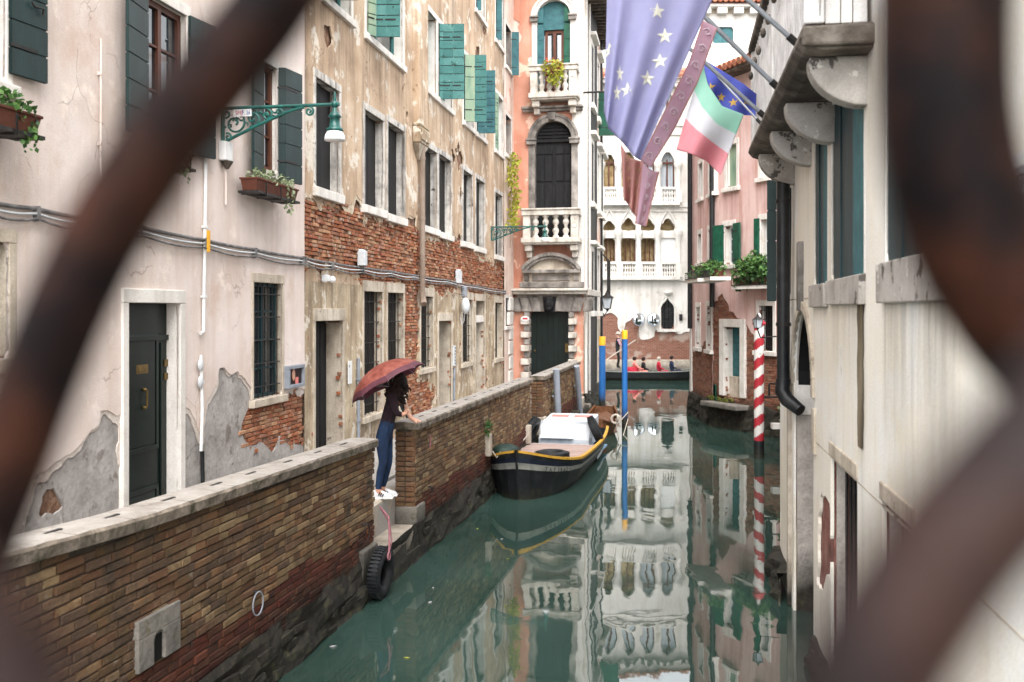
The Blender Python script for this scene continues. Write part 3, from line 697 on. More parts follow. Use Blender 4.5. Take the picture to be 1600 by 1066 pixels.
def parapet(frame, x0, x1, zb, zt0, label, seed, nobj, rise=None, stones=9, thick=WT, red=.85):
    """brick parapet: mortar core, bricks on the canal face and ends, coping stones"""
    r = frame.root('parapet_wall', label, 'parapet wall')
    rise = rise or (lambda x: 0.); zt = zt0
    cm = MB(); nc = 12; rows = [[(xx, .018, zb), (xx, .018, zt + rise(xx)), (xx, thick - .01, zt + rise(xx)), (xx, thick - .01, zb)] for xx in [x0 + .02 + (x1 - x0 - .04) * k / nc for k in range(nc + 1)]]
    cm.grid(rows, False); cm.add(rows[0], [(0, 1, 2, 3)]); cm.add(rows[-1], [(3, 2, 1, 0)]); cm.build('core', m_mortar2, r)
    def pick(xc, zc, rd):
        e = red + .3 * noise.noise(Vector((xc * .6, zc, seed)))
        if zc < e: return 1
        t = min(1, max(0, (xc - x0 - 3.0) / 4.5)) if rise(x0) > 0 else 1.
        return 2 if rd.random() < .12 + .5 * t + .5 * noise.noise(Vector((xc * .9, zc * 1.6, seed + 3))) else 0
    bricks(frame, r, lambda a, b: b < zt + rise(a) - .015, x0, x1, zb, zt + rise(x0) + .03, 0., [m_bbuff, m_bred, m_bpale], pick, nobj, L=.27, seed=seed)
    rd = random.Random(seed); n = stones; xs = [x0 - .03 + (x1 - x0 + .06) * k / n for k in range(n + 1)]
    for k in range(1, n): xs[k] += rd.uniform(-.12, .12)
    for k in range(n):
        a, b = xs[k] + .006, xs[k + 1] - .006; m = MB(); nn = max(2, int((b - a) / .14)); top = []; 
        # worn front arris: the coping is a little uneven along its edge
        prof = lambda xx: [(-.045 + .012 * noise.noise(Vector((xx * 6, 1, seed))), zt + .004), (-.05 + .014 * noise.noise(Vector((xx * 7, 2, seed))), zt + CT * .8), (-.03 + .02 * noise.noise(Vector((xx * 5, 3, seed))), zt + CT + .006 * noise.noise(Vector((xx * 4, 4, seed)))), (thick * .5, zt + CT + .01), (thick + .03, zt + CT), (thick + .04, zt + .004)]
        rws = [[(a + (b - a) * i / nn, yy, zz + rise(a + (b - a) * i / nn)) for yy, zz in prof(a + (b - a) * i / nn)] for i in range(nn + 1)]
        for k2 in range(len(rws[0]) - 1):
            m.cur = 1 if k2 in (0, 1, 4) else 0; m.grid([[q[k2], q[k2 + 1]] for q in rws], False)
        m.cur = 1; np_ = len(rws[0])
        m.add(rws[0], [tuple(range(np_))]); m.add(rws[-1], [tuple(range(np_ - 1, -1, -1))])
        m.add([rws[0][0], rws[0][-1], rws[-1][-1], rws[-1][0]], [(0, 1, 2, 3)])
        m.build('coping_stone', [m_coping, m_copside], r)
        # lead cramp let into the top across the joint
        if k and abs(b - a) > .3:
            MB().box(xs[k] - .09, xs[k] + .09, thick * .45, thick * .45 + .03, zt + CT + .004 + rise(xs[k]), zt + CT + .014 + rise(xs[k])).build('cramp', m_iron, r)
    return r

zt1 = zc1 - .02
XR_ = QUAY.x(220)
pw1 = parapet(QUAY, -8.2, X1, .36, zt1, 'long brick parapet in front of the pale cream house, ending at the water steps', 11, 300, rise=lambda x: .035 * max(0, XR_ - x) + .018 * max(0, X1 - x) , stones=11)
# end face bricks of the first wall are away from us; block where it meets the steps
MB().box(X1 - .55, X1 + .01, -.05, .12, .12, .64, .012).build('corner_block', m_block, pw1, bev=.02)
# arched drain stone
u0, v0 = 210, 968
ax0, ax1 = QUAY.x(211), QUAY.x(277); az0, az1 = QUAY.z(277, 1008), QUAY.z(277, 937)
dm = MB(); cxx = (ax0 + ax1) / 2 - .01; hw = .075
dm.box(ax0, cxx - hw, -.03, .06, az0 - .02, az0 + .22); dm.box(cxx + hw, ax1, -.03, .06, az0 - .02, az0 + .22)
dm.arch(cxx, az0 + .14, hw, hw + .03, -.03, .06, n=10)
dm.box(ax0, ax1, -.03, .06, az0 + .221, az1)
dm.box(cxx - hw - .02, cxx + hw + .02, .0, .06, az0 - .02, az0 + .22)
dm.build('drain_stone', m_block, pw1, bev=.006)
MB().box(cxx - hw + .005, cxx + hw - .005, -.006, -.002, az0 - .02, az0 + .18).build('drain_hole', m_void, pw1)

pw2 = parapet(QUAY, x2a, x2b - .02, .36, zt1 + .005, 'brick parapet beyond the water steps that the woman leans on', 23, 300, stones=13, red=.76)
# near end of the second wall: bricks facing the steps
rd = random.Random(4); zz = .72; row = 0; bmv = [brick_mesh(m_bbuff, 900 + k, .142, .06, .06) for k in range(5)]
while zz < zt1 - .04:
    for k in range(2):
        o = link('brick', rd.choice(bmv), pw2, (x2a - .012 + rd.uniform(-.004, .004), WT - .004 - k * .152, zz), (0, 0, R(-90)))
    zz += .072; row += 1
MB().box(x2a - .02, x2a + .42, -.03, WT, .3, .725, .01).build('corner_block', m_block, pw2, bev=.02)
MB().box(x2a - .0, x2a + .06, -.01, WT, .36, .5).build('core_end', m_mortar2, pw2)
# stone posts standing proud of the second wall, with iron rings
for (u, va, vb) in ((760, 678, 708), (823, 664, 690)):
    xx = QUAY.x(u)
    MB().box(xx - .11, xx + .11, -.09, .05, QUAY.z(u, vb) - .05, QUAY.z(u, va), .008).build('mooring_stone', m_quaystone, pw2, bev=.02)

# third parapet turns a little outwards in front of the orange house portal
_t0 = on_z(848.5, 588, zt1 + CT); _t1 = on_z(905, 571, zt1 + CT - .13)
PW3 = Frame(_t0, Vector((_t1.x - _t0.x, _t1.y - _t0.y, 0))); L3 = (Vector((_t1.x, _t1.y)) - Vector((_t0.x, _t0.y))).length
pw3 = parapet(PW3, 0, L3, .45, zt1, 'short brick parapet in front of the dark green portal of the orange house', 37, 260, stones=6, red=.8)
bmv = [brick_mesh(m_bbuff, 960 + k, .142, .06, .06) for k in range(5)]; zz = .92
while zz < zt1 - .04:
    for k in range(2): link('brick', rd.choice(bmv), pw3, (-.014 + rd.uniform(-.004, .004), WT - .004 - k * .152, zz), (0, 0, R(-90)))
    zz += .072
MB().box(-.03, .36, -.04, WT, .42, .91, .008).build('corner_block', m_quaystone, pw3, bev=.02)
mossy(pw3, -.35, L3 + 1.2, -.2, .46, 5)
MB().box(L3 - .05, L3 + .35, -.12, .25, -.3, .75, .015).build('end_stone', m_quaystone, pw3, bev=.02)
MB().box(L3 + .9, L3 + 1.7, -.2, .35, .32, .42, .01).build('landing_stone', m_quaystone, pw3, bev=.02)
# small plant tuft in the joint of the second wall
rd = random.Random(8); t = empty('wall_plant', QUAY.w(QUAY.x(757), -.05, QUAY.z(757, 672)), QUAY.rz, 'small green weed growing out of the brick parapet above the first mooring stone', 'plant')
leaves(MB(), (0, -.02, .05), (.07, .06, .17), 120, .05, rd).build('foliage', m_leaf, t)
t = empty('wall_plant', PW3.w(PW3.x(862), -.03, PW3.z(862, 617)), PW3.rz, 'tuft of green weed on the short brick parapet beside the grey pipe', 'plant')
leaves(MB(), (0, -.02, .0), (.1, .06, .14), 90, .05, rd).build('foliage', m_leafd, t)

# water steps in the gap between the parapets
stp = QUAY.root('water_steps', 'pale stone landing steps in the gap between the two brick parapets', 'steps')
def slab_steps(x0, x1, y0, y1, z0, z1, name, m_, n=8):
    m = MB(); rows = []
    for i in range(n + 1):
        xx = x0 + (x1 - x0) * i / n; w1 = .02 * noise.noise(Vector((xx * 4, 3, z1))); w2 = .015 * noise.noise(Vector((xx * 5, 7, z1)))
        rows.append([(xx, y0 + w1 + .02, z0), (xx, y0 + w1, z1 - .03), (xx, y0 + .035 + w2, z1 + w2 * .3), (xx, y1, z1), (xx, y1, z0)])
    m.grid(rows, False); m.add(rows[0], [(0, 1, 2, 3, 4)]); m.add(rows[-1], [(4, 3, 2, 1, 0)])
    return m.build(name, m_, stp)
slab_steps(X1 - .04, x2a + .02, -.02, WT + .02, -.4, .47, 'lower_step', m_quaystone)
slab_steps(X1 - .3, x2a + .35, WT - .0, WT + .5, -.4, .925, 'upper_step', m_quaystone)
MB().box(X1 - .05, x2a + .05, -.06, WT, -1, .2, .03).build('footing', m_quay, stp)

# two stone mooring blocks just above the water, bottom of the frame
blk = []
for (u, v, lb) in ((385, 1018, 'nearer water block, wet dark stone rising from the canal under the brick parapet'), (350, 1042, 'lower wet dark stone block beside the canal at the bottom edge')):
    P = on_z(u, v + 8, .3)
    o = empty('stone_block', (P.x, P.y, 0), QUAY.rz, ('taller wet stone block at the foot of the long parapet' if u > 360 else 'lower wet stone block by the parapet, cut by the bottom edge'), 'stone block')
    hh = .34 if u > 360 else .26
    MB().box(-.22, .14, -.05, .2, -.6, hh, .015).build('block', m_quaystone, o, bev=.025)
    MB().box(-.26, .18, -.08, .25, -.6, .1, .02).build('foot', m_quay, o, bev=.03)

# iron mooring rings on the parapets
def ring(f, u, v, rad, label, n=-.03):
    x, z = f.px(u, v, n); o = empty('mooring_ring', f.w(x, n, z), f.rz, label, 'mooring ring', 'iron mooring rings on the parapets')
    MB().tube([(0, .05, rad), (0, -.02, rad)], .012, 8).build('eye', m_iron, o)
    MB().torus((0, -.02, 0), rad, .0065, 'y', 24, 6).build('ring', m_pipeg if u == 400 else m_iron, o)
ring(QUAY, 400, 943, .105, 'thin pale iron ring hanging on the long parapet above the dark footing')
ring(QUAY, 672, 768, .07, 'small iron ring just right of the grey corner block by the steps')
ring(QUAY, 571, 832, .095, 'large rusty iron ring on the corner block above the tyre', -.09)

# grey pipes leaning in front of the third parapet
for (u0, v0, u1, v1, lb) in ((869, 577, 876, 655, 'leaning grey post, the nearer of two by the short parapet'), (901, 572, 911, 650, 'leaning grey post, the farther one at the end of the short parapet')):
    a = PW3.w(PW3.px(u0, v0, -.16)[0], -.16, PW3.px(u0, v0, -.16)[1]); b_ = PW3.w(PW3.px(u1, v1, -.2)[0], -.2, -.3)
    o = empty('mooring_post', (b_.x, b_.y, 0), 0, lb, 'post', 'grey posts by the short parapet')
    MB().tube([(a.x - b_.x, a.y - b_.y, a.z), (0, 0, -.8)], .085, 12).build('pole', m_pipeg, o)
    q = Vector((a.x - b_.x, a.y - b_.y, a.z)).lerp(Vector((0, 0, 0)), .35)
    MB().box(q.x - .14, q.x + .05, q.y - .06, q.y + .25, q.z - .025, q.z + .025).build('bracket', m_pipeg, o)

# ================================================================== CREAM HOUSE (left, nearest)
cr = CRM.root('cream_house', 'pale cream plastered house with dark shutters at the left, its base plaster fallen off', 'house')
cx = lambda u: CRM.x(u); cz = lambda u, v: CRM.z(u, v)
c_door = (cx(198), cx(279), GZ - .1, cz(198, 473))
c_win = (cx(396), cx(441), cz(396, 625), cz(396, 441))
c_w3 = (cx(404), cx(432), cz(404, 262), cz(404, 92))
ww = c_w3[1] - c_w3[0]
c_w2 = (cx(222), cx(222) + .95, c_w3[2], c_w3[3]); c_w1 = (cx(8) - .95, cx(8), c_w3[2] + .0, c_w3[3])
c_low = (cx(-30), cx(13), cz(0, 560), cz(13, 380))
crects = [c_door, c_win, c_w3, c_w2, c_w1, c_low]
ch = holes(crects)
def polyc(pts): return [CRM.px(u, v) for u, v in pts]
g1 = polyc([(20, 860), (58, 742), (108, 712), (114, 698), (140, 672), (152, 664), (157, 646), (165, 642), (185, 646), (194, 640), (198, 860)])
g2 = polyc([(279, 860), (279, 628), (292, 630), (300, 640), (306, 660), (310, 672), (316, 690), (319, 640), (323, 622), (330, 618), (338, 602), (344, 577), (352, 574), (359, 586), (369, 582), (378, 592), (390, 596), (398, 620), (446, 618), (470, 606), (490, 604), (490, 860)])
bk = polyc([(384, 690), (380, 664), (386, 645), (396, 632), (440, 624), (460, 612), (490, 610), (490, 700), (470, 692), (455, 700), (440, 684), (428, 704), (415, 690), (402, 700), (390, 694)])
bkn = polyc([(75, 775), (88, 765), (98, 790), (85, 806), (68, 800)])
def f_cream(X, Z):
    n = fbm(X, Z, 4.5, 3, 4) * .16
    g = np.maximum(sd_poly(X, Z, g1), sd_poly(X, Z, g2)) + n
    return np.minimum(-g, -ch(X, Z))
def f_grey(X, Z):
    n = fbm(X, Z, 5.5, 9, 4) * .18
    b = np.maximum(sd_poly(X, Z, bk), sd_poly(X, Z, bkn)) + n
    b = np.minimum(b, .3)
    return np.minimum(-b, -ch(X, Z) - .03)
CX0 = -9.5
sheet('plaster', m_cream, cr, CX0, 0, .4, 13, .055, f_cream, 0., .022, .02, 3, stains=[(q[0] - .2, q[1] + .2, q[2] - .1, 1.3, .55) for q in (c_w1, c_w2, c_w3)] + [(CX0, 0, cz(200, 352), .7, .35), (cx(340), cx(358), cz(347, 250), .8, .6)])
sheet('undercoat', m_undc, cr, CX0, 0, .4, 4.2, .05, lambda X, Z: np.minimum(f_cream(X, Z) + .05 + fbm(X, Z, 3, 77, 4) * .22, -ch(X, Z)), .010, .012, .012, 5)
sheet('base_render', m_grey, cr, CX0, 0, .4, 4.2, .05, f_grey, .022, .022, .012, 5)
wl = sheet('wall', m_mortar, cr, CX0, 0, .4, 13, .11, lambda X, Z: -ch(X, Z) - .03, .045, .2)
bx0, bx1 = cx(370), 0
bricks(CRM, wl, lambda a, b: sd_poly(np.array([a]), np.array([b]), bk)[0] > -.06 and ch(np.array([a]), np.array([b]))[0] < -.06, bx0, bx1, GZ - .2, cz(400, 590), .026, [m_brick], None, 170, L=.2, H=.048, dj=.018, seed=61, miss=.05)
MB().box(CX0, -.02, .3, 6, .2, 13.2).build('body', m_void, cr)
MB().box(CX0 - .2, .0, -.45, 6.2, 13.2, 13.35).build('roof', m_rooft, cr)

# front door with stone frame
d = surround(CRM, cr, *c_door, m_stonew, jw=.11, lh=.15, proud=.03, deep=.2, sill=False, name='door_frame')
dm = MB(); dx0, dx1, dz0, dz1 = c_door; dy = .15
dm.box(dx0, dx1, dy, dy + .05, dz0, dz1)
w_ = dx1 - dx0
dl = dm.build('door', m_doorg, cr)
for (za, zb) in ((.15, .62), (1.02, 2.32)):
    pm = MB(); z0 = GZ + za; z1 = GZ + zb; a, b = dx0 + .14, dx1 - .2
    pm.box(a, b, dy - .018, dy, z0, z0 + .05); pm.box(a, b, dy - .018, dy, z1 - .05, z1); pm.box(a, a + .05, dy - .018, dy, z0 + .051, z1 - .051); pm.box(b - .05, b, dy - .018, dy, z0 + .051, z1 - .051)
    pm.box(a + .07, b - .07, dy - .01, dy, z0 + .07, z1 - .07)
    pm.build('panel', m_doorg, dl, bev=.006)
for k in range(3):
    MB().box(dx0 + .02, dx1 - .02, dy - .03, dy, dz0 + .12 + k * .09, dz0 + .17 + k * .09).build('rail', m_doorg, dl, bev=.01)
MB().box(dx0, dx1, dy - .03, dy - .001, dz1 - .42, dz1 - .36).build('transom', m_doorg, dl, bev=.006)
MB().box(dx1 - .16, dx1 - .13, dy - .025, dy, dz0 + .4, dz1 - .45).build('moulding', m_doorg, dl, bev=.006)
hx, hz = CRM.px(226, 623, dy - .03); hm = MB().tube([(hx, dy - .06, hz - .09), (hx, dy - .06, hz + .09)], .012, 8)
hm.ball((hx, dy - .03, hz - .1), .02, .03, .02); hm.ball((hx, dy - .03, hz + .1), .02, .03, .02); hm.build('handle', m_brass, dl)
hx, hz = CRM.px(221, 577, dy); mm = MB().box(hx - .12, hx + .12, dy - .012, dy, hz - .05, hz + .05); mm.box(hx - .09, hx + .09, dy - .018, dy - .0125, hz - .028, hz + .028); mm.build('mail_slot', m_brass, dl, bev=.004)
for v in (567, 588):
    hx, hz = CRM.px(259, v, dy); MB().box(hx - .045, hx + .045, dy - .02, dy, hz - .04, hz + .04).build('lock_plate', m_brass, dl, bev=.004)

# barred window
o = surround(CRM, cr, *c_win, m_jamb, jw=.06, lh=.13, proud=.012, deep=.2, slw=.03, slh=.11, slp=.06)
sash(o, c_win[0], c_win[1], c_win[2], c_win[3], .13, m_teal, m_glass, 2, 4, .05)
grille(o, c_win[0], c_win[1] - .02, c_win[2], c_win[3], .04, 6, 5)

# upper windows with dark panelled shutters
def panel_leaf(root, x, y, z0, z1, wdt, ang):
    o = shutter(root, x, y, z0, z1, wdt, ang, m_shdark, 6, th=.035)
    m = MB(); m.tube([(wdt * .8, -.02, (z1 - z0) * .42), (wdt * .8, -.035, (z1 - z0) * .46), (wdt * .55, -.03, (z1 - z0) * .45), (wdt * .5, -.02, (z1 - z0) * .48)], .01, 6); m.build('latch', m_iron, o)
    return o
for k, rct in enumerate((c_w1, c_w2, c_w3)):
    o = surround(CRM, cr, *rct, m_stonew, jw=.09, lh=.12, proud=.015, deep=.2, slh=.12, slp=.05)
    sash(o, rct[0], rct[1], rct[2], rct[3], .1, m_brown, m_glass, 2, 3, .07)
    MB().box(rct[0] + .1, rct[0] + .4, .085, .088, rct[2] + .1, rct[3] - .1).build('curtain', m_curtain, o) if k == 2 else None
# w3 leaves
z0, z1 = c_w3[2] - .12, c_w3[3] + .02
lw = cx(404) - cx(383)
panel_leaf(cr, c_w3[0] - .02, -.05, z0, z1, lw, 173)
xr = c_w3[1] + .02
e = leaf_to(CRM, cr, xr - .06, -.05, z0, z1, 75, 447, m_shdark, 6)
e = leaf_to(CRM, cr, e[0], e[1], z0, z1, 8, 472, m_shdark, 6)
# w2
panel_leaf(cr, c_w2[0] - .02, -.05, z0, z1, .5, 172); panel_leaf(cr, c_w2[1] + .02, -.05, z0, z1, .5, 8)
panel_leaf(cr, c_w1[0] - .02, -.05, z0, z1, .5, 172)
e = cx(60) - c_w1[1] - .02
panel_leaf(cr, c_w1[1] + .02, -.05, CRM.z(60, 133), z1, max(.4, e), 6)
sx_ = c_w1[1] + .02
o = surround(CRM, cr, *c_low, m_jamb, jw=.1, lh=.12, proud=.012, deep=.3); back(o, *c_low, .2, m_glass)

# two service pipes and meters on the cream wall
def wall_tube(f, pts, r, label, cat, mtl, name='pipe', group=None, n=-.03, clips=True, seg=8):
    P = [f.px(u, v, n) for u, v in pts]; x0, z0 = P[0]
    o = empty(name, f.w(x0, 0, z0), f.rz, label, cat, group)
    MB().tube([(x - x0, n, z - z0) for x, z in P], r, seg).build('tube', mtl, o)
    if clips:
        for k in range(len(P) - 1):
            (xa, za), (xb, zb) = P[k], P[k + 1]; L_ = math.hypot(xb - xa, zb - za)
            if L_ < .5: continue
            m = MB(); c = int(L_ / .9) + 1
            for i in range(c):
                t = (i + .5) / c; xx, zz = xa + (xb - xa) * t - x0, za + (zb - za) * t - z0
                m.box(xx - r * 1.4, xx + r * 1.4, n - r * 1.2, 0, zz - .015, zz + .015)
            m.build('clip', mtl, o)
    return o
wall_tube(CRM, [(322, 190), (321, 300), (318, 518), (313, 521)], .022, 'white drain pipe running down the cream wall left of the barred window', 'pipe', m_white)
o = wall_tube(CRM, [(314, 555), (316, 640), (314, 705)], .02, 'cream painted pipe with a black foot right of the dark door', 'pipe', m_white)
x0, z0 = CRM.px(314, 555, -.03); xa, za = CRM.px(316, 705, -.03); xb, zb = CRM.px(317, 760, -.03)
MB().tube([(xa - x0, -.03, za - z0), (xb - x0, -.03, zb - z0)], .026, 8).build('black_foot', m_pipek, o)
for v in (570, 597):
    x, z = CRM.px(312, v, -.03); m = MB().ball((x - x0, -.04, z - z0), .05, .03, .075); m.build('bell', m_plastic, o)
wall_tube(CRM, [(158, 60), (157, 280)], .012, 'thin pink painted conduit high on the cream wall', 'pipe', m_cream)
o = wall_tube(CRM, [(352, 258), (353, 275), (353, 320)], .016, 'thin conduit under the white junction box', 'pipe', m_cream)
x, z = CRM.px(347, 237); jb = empty('junction_box', CRM.w(x, 0, z), CRM.rz, 'white junction box on the cream wall under the lamp arm', 'junction box')
m = MB().box(-.1, .1, -.1, -.002, -.12, .12); m.build('box', m_white, jb, bev=.01); MB().lathe([(.02, -.1), (.07, -.02), (.075, 0)], (0.02, -.06, -.12), 10).build('gland', m_soffit, jb)

# bundle of cables along the left houses, with junction boxes
def cable_run(f, pts, label, nw=3, r=.016, sag=.03):
    P = [f.px(u, v, -.05) for u, v in pts]; o = f.root('cable_run', label, 'cables')
    for k in range(nw):
        q = []
        for i in range(len(P) - 1):
            for s in range(8):
                t = s / 8; q.append((P[i][0] + (P[i + 1][0] - P[i][0]) * t, -.03 - .012 * k + .004 * math.sin(s + k), P[i][1] + (P[i + 1][1] - P[i][1]) * t - .045 * k - sag * math.sin(PI * t) * (.4 + k * .5)))
        q.append((P[-1][0], -.04, P[-1][1] - .045 * k)); MB().tube(q, r * (1.3 if k == 0 else .8), 6).build('cable', m_cable if k != 1 else m_plastic, o)
    m = MB()
    for i in range(len(P)): m.box(P[i][0] - .012, P[i][0] + .012, -.066, 0, P[i][1] - .115, P[i][1] + .022)
    m.build('cable_clip', m_cable, o)
    return o
cable_run(CRM, [(-30, 312), (60, 326), (140, 341), (220, 354), (322, 375), (400, 390), (474, 403)], 'grey cables running along the cream house wall above the door')
cr_b = cable_run(BRN, [(478, 403), (520, 411), (568, 418), (612, 424), (648, 430), (700, 438), (745, 447), (790, 455)], 'grey cables running along the tan house over the bare brick band')
for (u, v, s) in ((565, 404, .13), (716, 433, .16), (508, 435, .05)):
    x, z = BRN.px(u, v, -.06); m = MB().box(x - s * .7, x + s * .7, -.14, -.01, z - s, z + s); m.box(x - s * .4, x + s * .9, -.1, -.012, z + s + .002, z + s * 1.25); m.build('box', m_plastic, cr_b, bev=.01)
x, z = CRM.px(322, 376, -.06); MB().box(x - .03, x + .03, -.1, -.085, z - .14, z + .12).build('yellow_tag', m_yellow, bpy.data.objects['cable_run'])

# framed poster case at the corner
x0, z0 = CRM.px(449, 608, -.06); x1, z1 = CRM.px(474, 569, -.06)
pc = empty('poster_case', CRM.w(x0, 0, z0), CRM.rz, 'small framed showcase with a dark poster at the corner of the cream house', 'poster case')
W_, H_ = x1 - x0, z1 - z0; m = MB(); fw = .05
m.box(0, W_, -.09, -.0, 0, fw); m.box(0, W_, -.09, 0, H_ - fw, H_); m.box(0, fw, -.09, 0, fw, H_ - fw); m.box(W_ - fw, W_, -.09, 0, fw, H_ - fw); m.build('frame', m_pipeg, pc, bev=.006)
po = MB().box(fw, W_ - fw, -.05, -.03, fw, H_ - fw).build('poster', m_poster, pc)
m = MB(); m.ball((W_ * .42, -.052, H_ * .58), .06, .004, .09); m.build('poster_print', m_skin, po); MB().box(W_ * .52, W_ * .7, -.056, -.051, H_ * .16, H_ * .45).build('poster_print', m_salmon, po)

# window boxes
def window_box(f, u0, u1, v, label, leafm, n=-.3, hgt=.15, seed=1, nl=220, hang=None):
    x0, z = f.px(u0, v, n); x1, _ = f.px(u1, v, n); L_ = x1 - x0
    o = empty('flower_box', f.w(x0, 0, z), f.rz, label, 'flower box', 'window boxes on the cream house'); rd = random.Random(seed)
    m = MB(); d0, d1 = n - .02, n + .22
    m.add([(.03, d0 + .03, 0), (L_ - .03, d0 + .03, 0), (L_ - .03, d1 - .02, 0), (.03, d1 - .02, 0), (0, d0, hgt), (L_, d0, hgt), (L_, d1, hgt), (0, d1, hgt)], [(3, 2, 1, 0), (4, 5, 6, 7), (0, 1, 5, 4), (1, 2, 6, 5), (2, 3, 7, 6), (3, 0, 4, 7)])
    m.build('trough', m_terra, o, bev=.008)
    MB().box(-.01, L_ + .01, d0 - .012, d1 + .01, hgt - .005, hgt + .02).build('rim', m_terra, o, bev=.005)
    MB().box(-.02, L_ + .02, d0 - .02, d1 + .02, -.035, -.004).build('tray', m_iron, o)
    m = MB()
    for t in (.15, .5, .85):
        m.tube([(t * L_, 0, -.02), (t * L_, d0 - .03, -.05), (t * L_, d0 - .03, hgt * .8)], .012, 6)
    m.build('bracket', m_iron, o)
    m = MB(); leaves(m, (L_ * .5, n + .1, hgt + .08), (L_ * .5, .13, .12), nl, .07, rd)
    leaves(m, (L_ * .75, n - .03, hgt - .1), (.12, .05, .25), nl // 4, .06, rd, .8)
    m.build('foliage', leafm, o)
window_box(CRM, 400, 464, 297, 'window box with dry straggling plants under the dark shuttered window', m_leafd, seed=3)
window_box(CRM, -30, 62, 188, 'window box of low green plants at the top left edge', m_leaf, seed=4)
window_box(CRM, 236, 300, 246, 'window box half hidden behind the blurred iron bar', m_leafd, seed=5)

# ================================================================== STREET LAMPS
def lamp(f, u_wall, v_arm, u_end, label, sign=False, name='street_lamp'):
    x, z = f.px(u_wall, v_arm)
    o = empty(name, f.w(x, 0, z), f.rz, label, 'street lamp', 'green bracket lamps on the left houses')
    # length of the arm so that its tip shows at u_end
    for i in range(400):
        L_ = .3 + i * .01; P = f.w(x, -L_, z)
        if 800 + FPX * P.x / P.y >= u_end: break
    MB().tube([(0, .02, 0), (0, -L_ - .06, .0)], .022, 10).build('arm', m_lampg, o)
    m = MB(); m.ball((0, -L_ - .0, .0), .045, .045, .05); m.lathe([(.016, .04), (.022, .07), (.012, .10), (.018, .12), (.004, .16)], (0, -L_, 0), 8); m.build('finial', m_lampg, o)
    # cast scrollwork bracket under the arm
    m = MB(); B = .70 * L_; D = .40
    m.tube([(0, -.02, -.03), (0, -.02, -D * 1.05)], .026, 8)
    cv = [(0, -.05 - B * t, -D * (1 - t) ** 1.6 - .02 + .02 * math.sin(PI * t) * -2) for t in [i / 14 for i in range(15)]]; m.tube(cv, .021, 6)
    def spiral(cy, cz, r, turns, a0, s=1):
        pts = [(0, cy + s * r * (1 - i / 26 * .85) * math.cos(a0 + turns * 2 * PI * i / 26), cz + r * (1 - i / 26 * .85) * math.sin(a0 + turns * 2 * PI * i / 26)) for i in range(27)]
        m.tube(pts, .0145, 6)
    spiral(-.18, -.19, .155, 1.4, R(90)); spiral(-.42, -.14, .105, 1.3, R(250), -1); spiral(-.61, -.10, .075, 1.3, R(90)); spiral(-.77, -.07, .055, 1.2, R(260), -1)
    spiral(-B - .12, -.075, .06, 1.5, R(90)); spiral(-.09, -.36, .05, 1.2, R(60)); spiral(-.07, -.07, .055, 1.2, R(200), -1)
    rd = random.Random(2)
    for k in range(26):
        cy = -.06 - k * .032; cz = -.05 - .2 * max(0, (1 + cy / B)) * rd.random(); q = rd.uniform(0, 6.28)
        m.tube([(0, cy, cz), (.01, cy + .035 * math.cos(q), cz + .035 * math.sin(q)), (0, cy + .07 * math.cos(q + .7), cz + .06 * math.sin(q + .7))], [.016, .013, .004], 5)
    m.build('scroll_bracket', m_lampg, o)
    MB().lathe([(.045, -.34), (.105, -.33), (.102, -.3), (.072, -.285), (.062, -.22), (.06, -.17), (.085, -.155), (.06, -.12), (.026, -.08), (.022, 0)][::1], (0, -L_, 0), 16).build('lamp_cap', m_lampg, o)
    MB().lathe([(.06, -.46), (.125, -.45), (.13, -.43), (.12, -.38), (.095, -.335)], (0, -L_, 0), 18).build('lamp_shade', m_glassw, o)
    if sign:
        # plate hung below the arm, facing along the canal towards us
        p = MB()
        y0, y1 = -.18, -.42
        p.box(-.036, -.028, y1, y0, -.115, -.025); pl = p.build('number_plate', m_white, o)
        Mt = Matrix.Translation((-.038, -.245, -.07)) @ Matrix.Rotation(R(-90), 4, 'Z') @ FRONT
        text('SM', .075, m_redtxt, pl, Mt, sx=.8)
        text('F. 26', .075, m_bluetxt, pl, Matrix.Translation((-.038, -.35, -.07)) @ Matrix.Rotation(R(-90), 4, 'Z') @ FRONT, sx=.75)
        MB().box(-.04, -.037, -.296, -.290, -.11, -.03).build('plate_line', m_redtxt, pl)
    return o
lamp(CRM, 346, 170, 523, 'near green scroll bracket lamp with a white bell shade on the cream house', True)
lamp(BRN, 767, 355, 851, 'farther green scroll bracket lamp at the end of the tan house')
# ================================================================== TAN HOUSE (left, middle)
br = BRN.root('tan_house', 'tan peeling house with a bare brick band and folding green shutters', 'house')
bx = lambda u: BRN.x(u); bz = lambda u, v: BRN.z(u, v)
def rc(u0, u1, vs, vh):  # rect from left edge column u0
    return (bx(u0), bx(u1), bz(u0, vs), bz(u0, vh))
b_door1 = (bx(492), bx(535), GZ - .05, bz(492, 502))
b_g = [rc(568, 597, 652, 455), rc(605, 630, 641, 457), rc(657, 676, 577, 463)]
b_door2 = (bx(685), bx(705), GZ - .05, bz(685, 502))
b_g2 = [rc(722, 738, 568, 468)]
b_door3 = (bx(743), bx(757), GZ - .05, bz(743, 470))
b_g3 = [rc(773, 784, 561, 473)]
b_f1 = [rc(492, 529, 292, 120), rc(569, 598, 320, 171), rc(605, 630, 334, 190), rc(661, 682, 352, 226), rc(685, 704, 362, 240), rc(723, 737, 377, 265), rc(743, 756, 385, 278), rc(773, 784, 398, 300)]
s2 = lambda u: 51 + .8857 * (u - 569)       # second floor sill line in the photo
zs2 = bz(690, s2(690)) + .0; zh2 = bz(684, 34) - .02
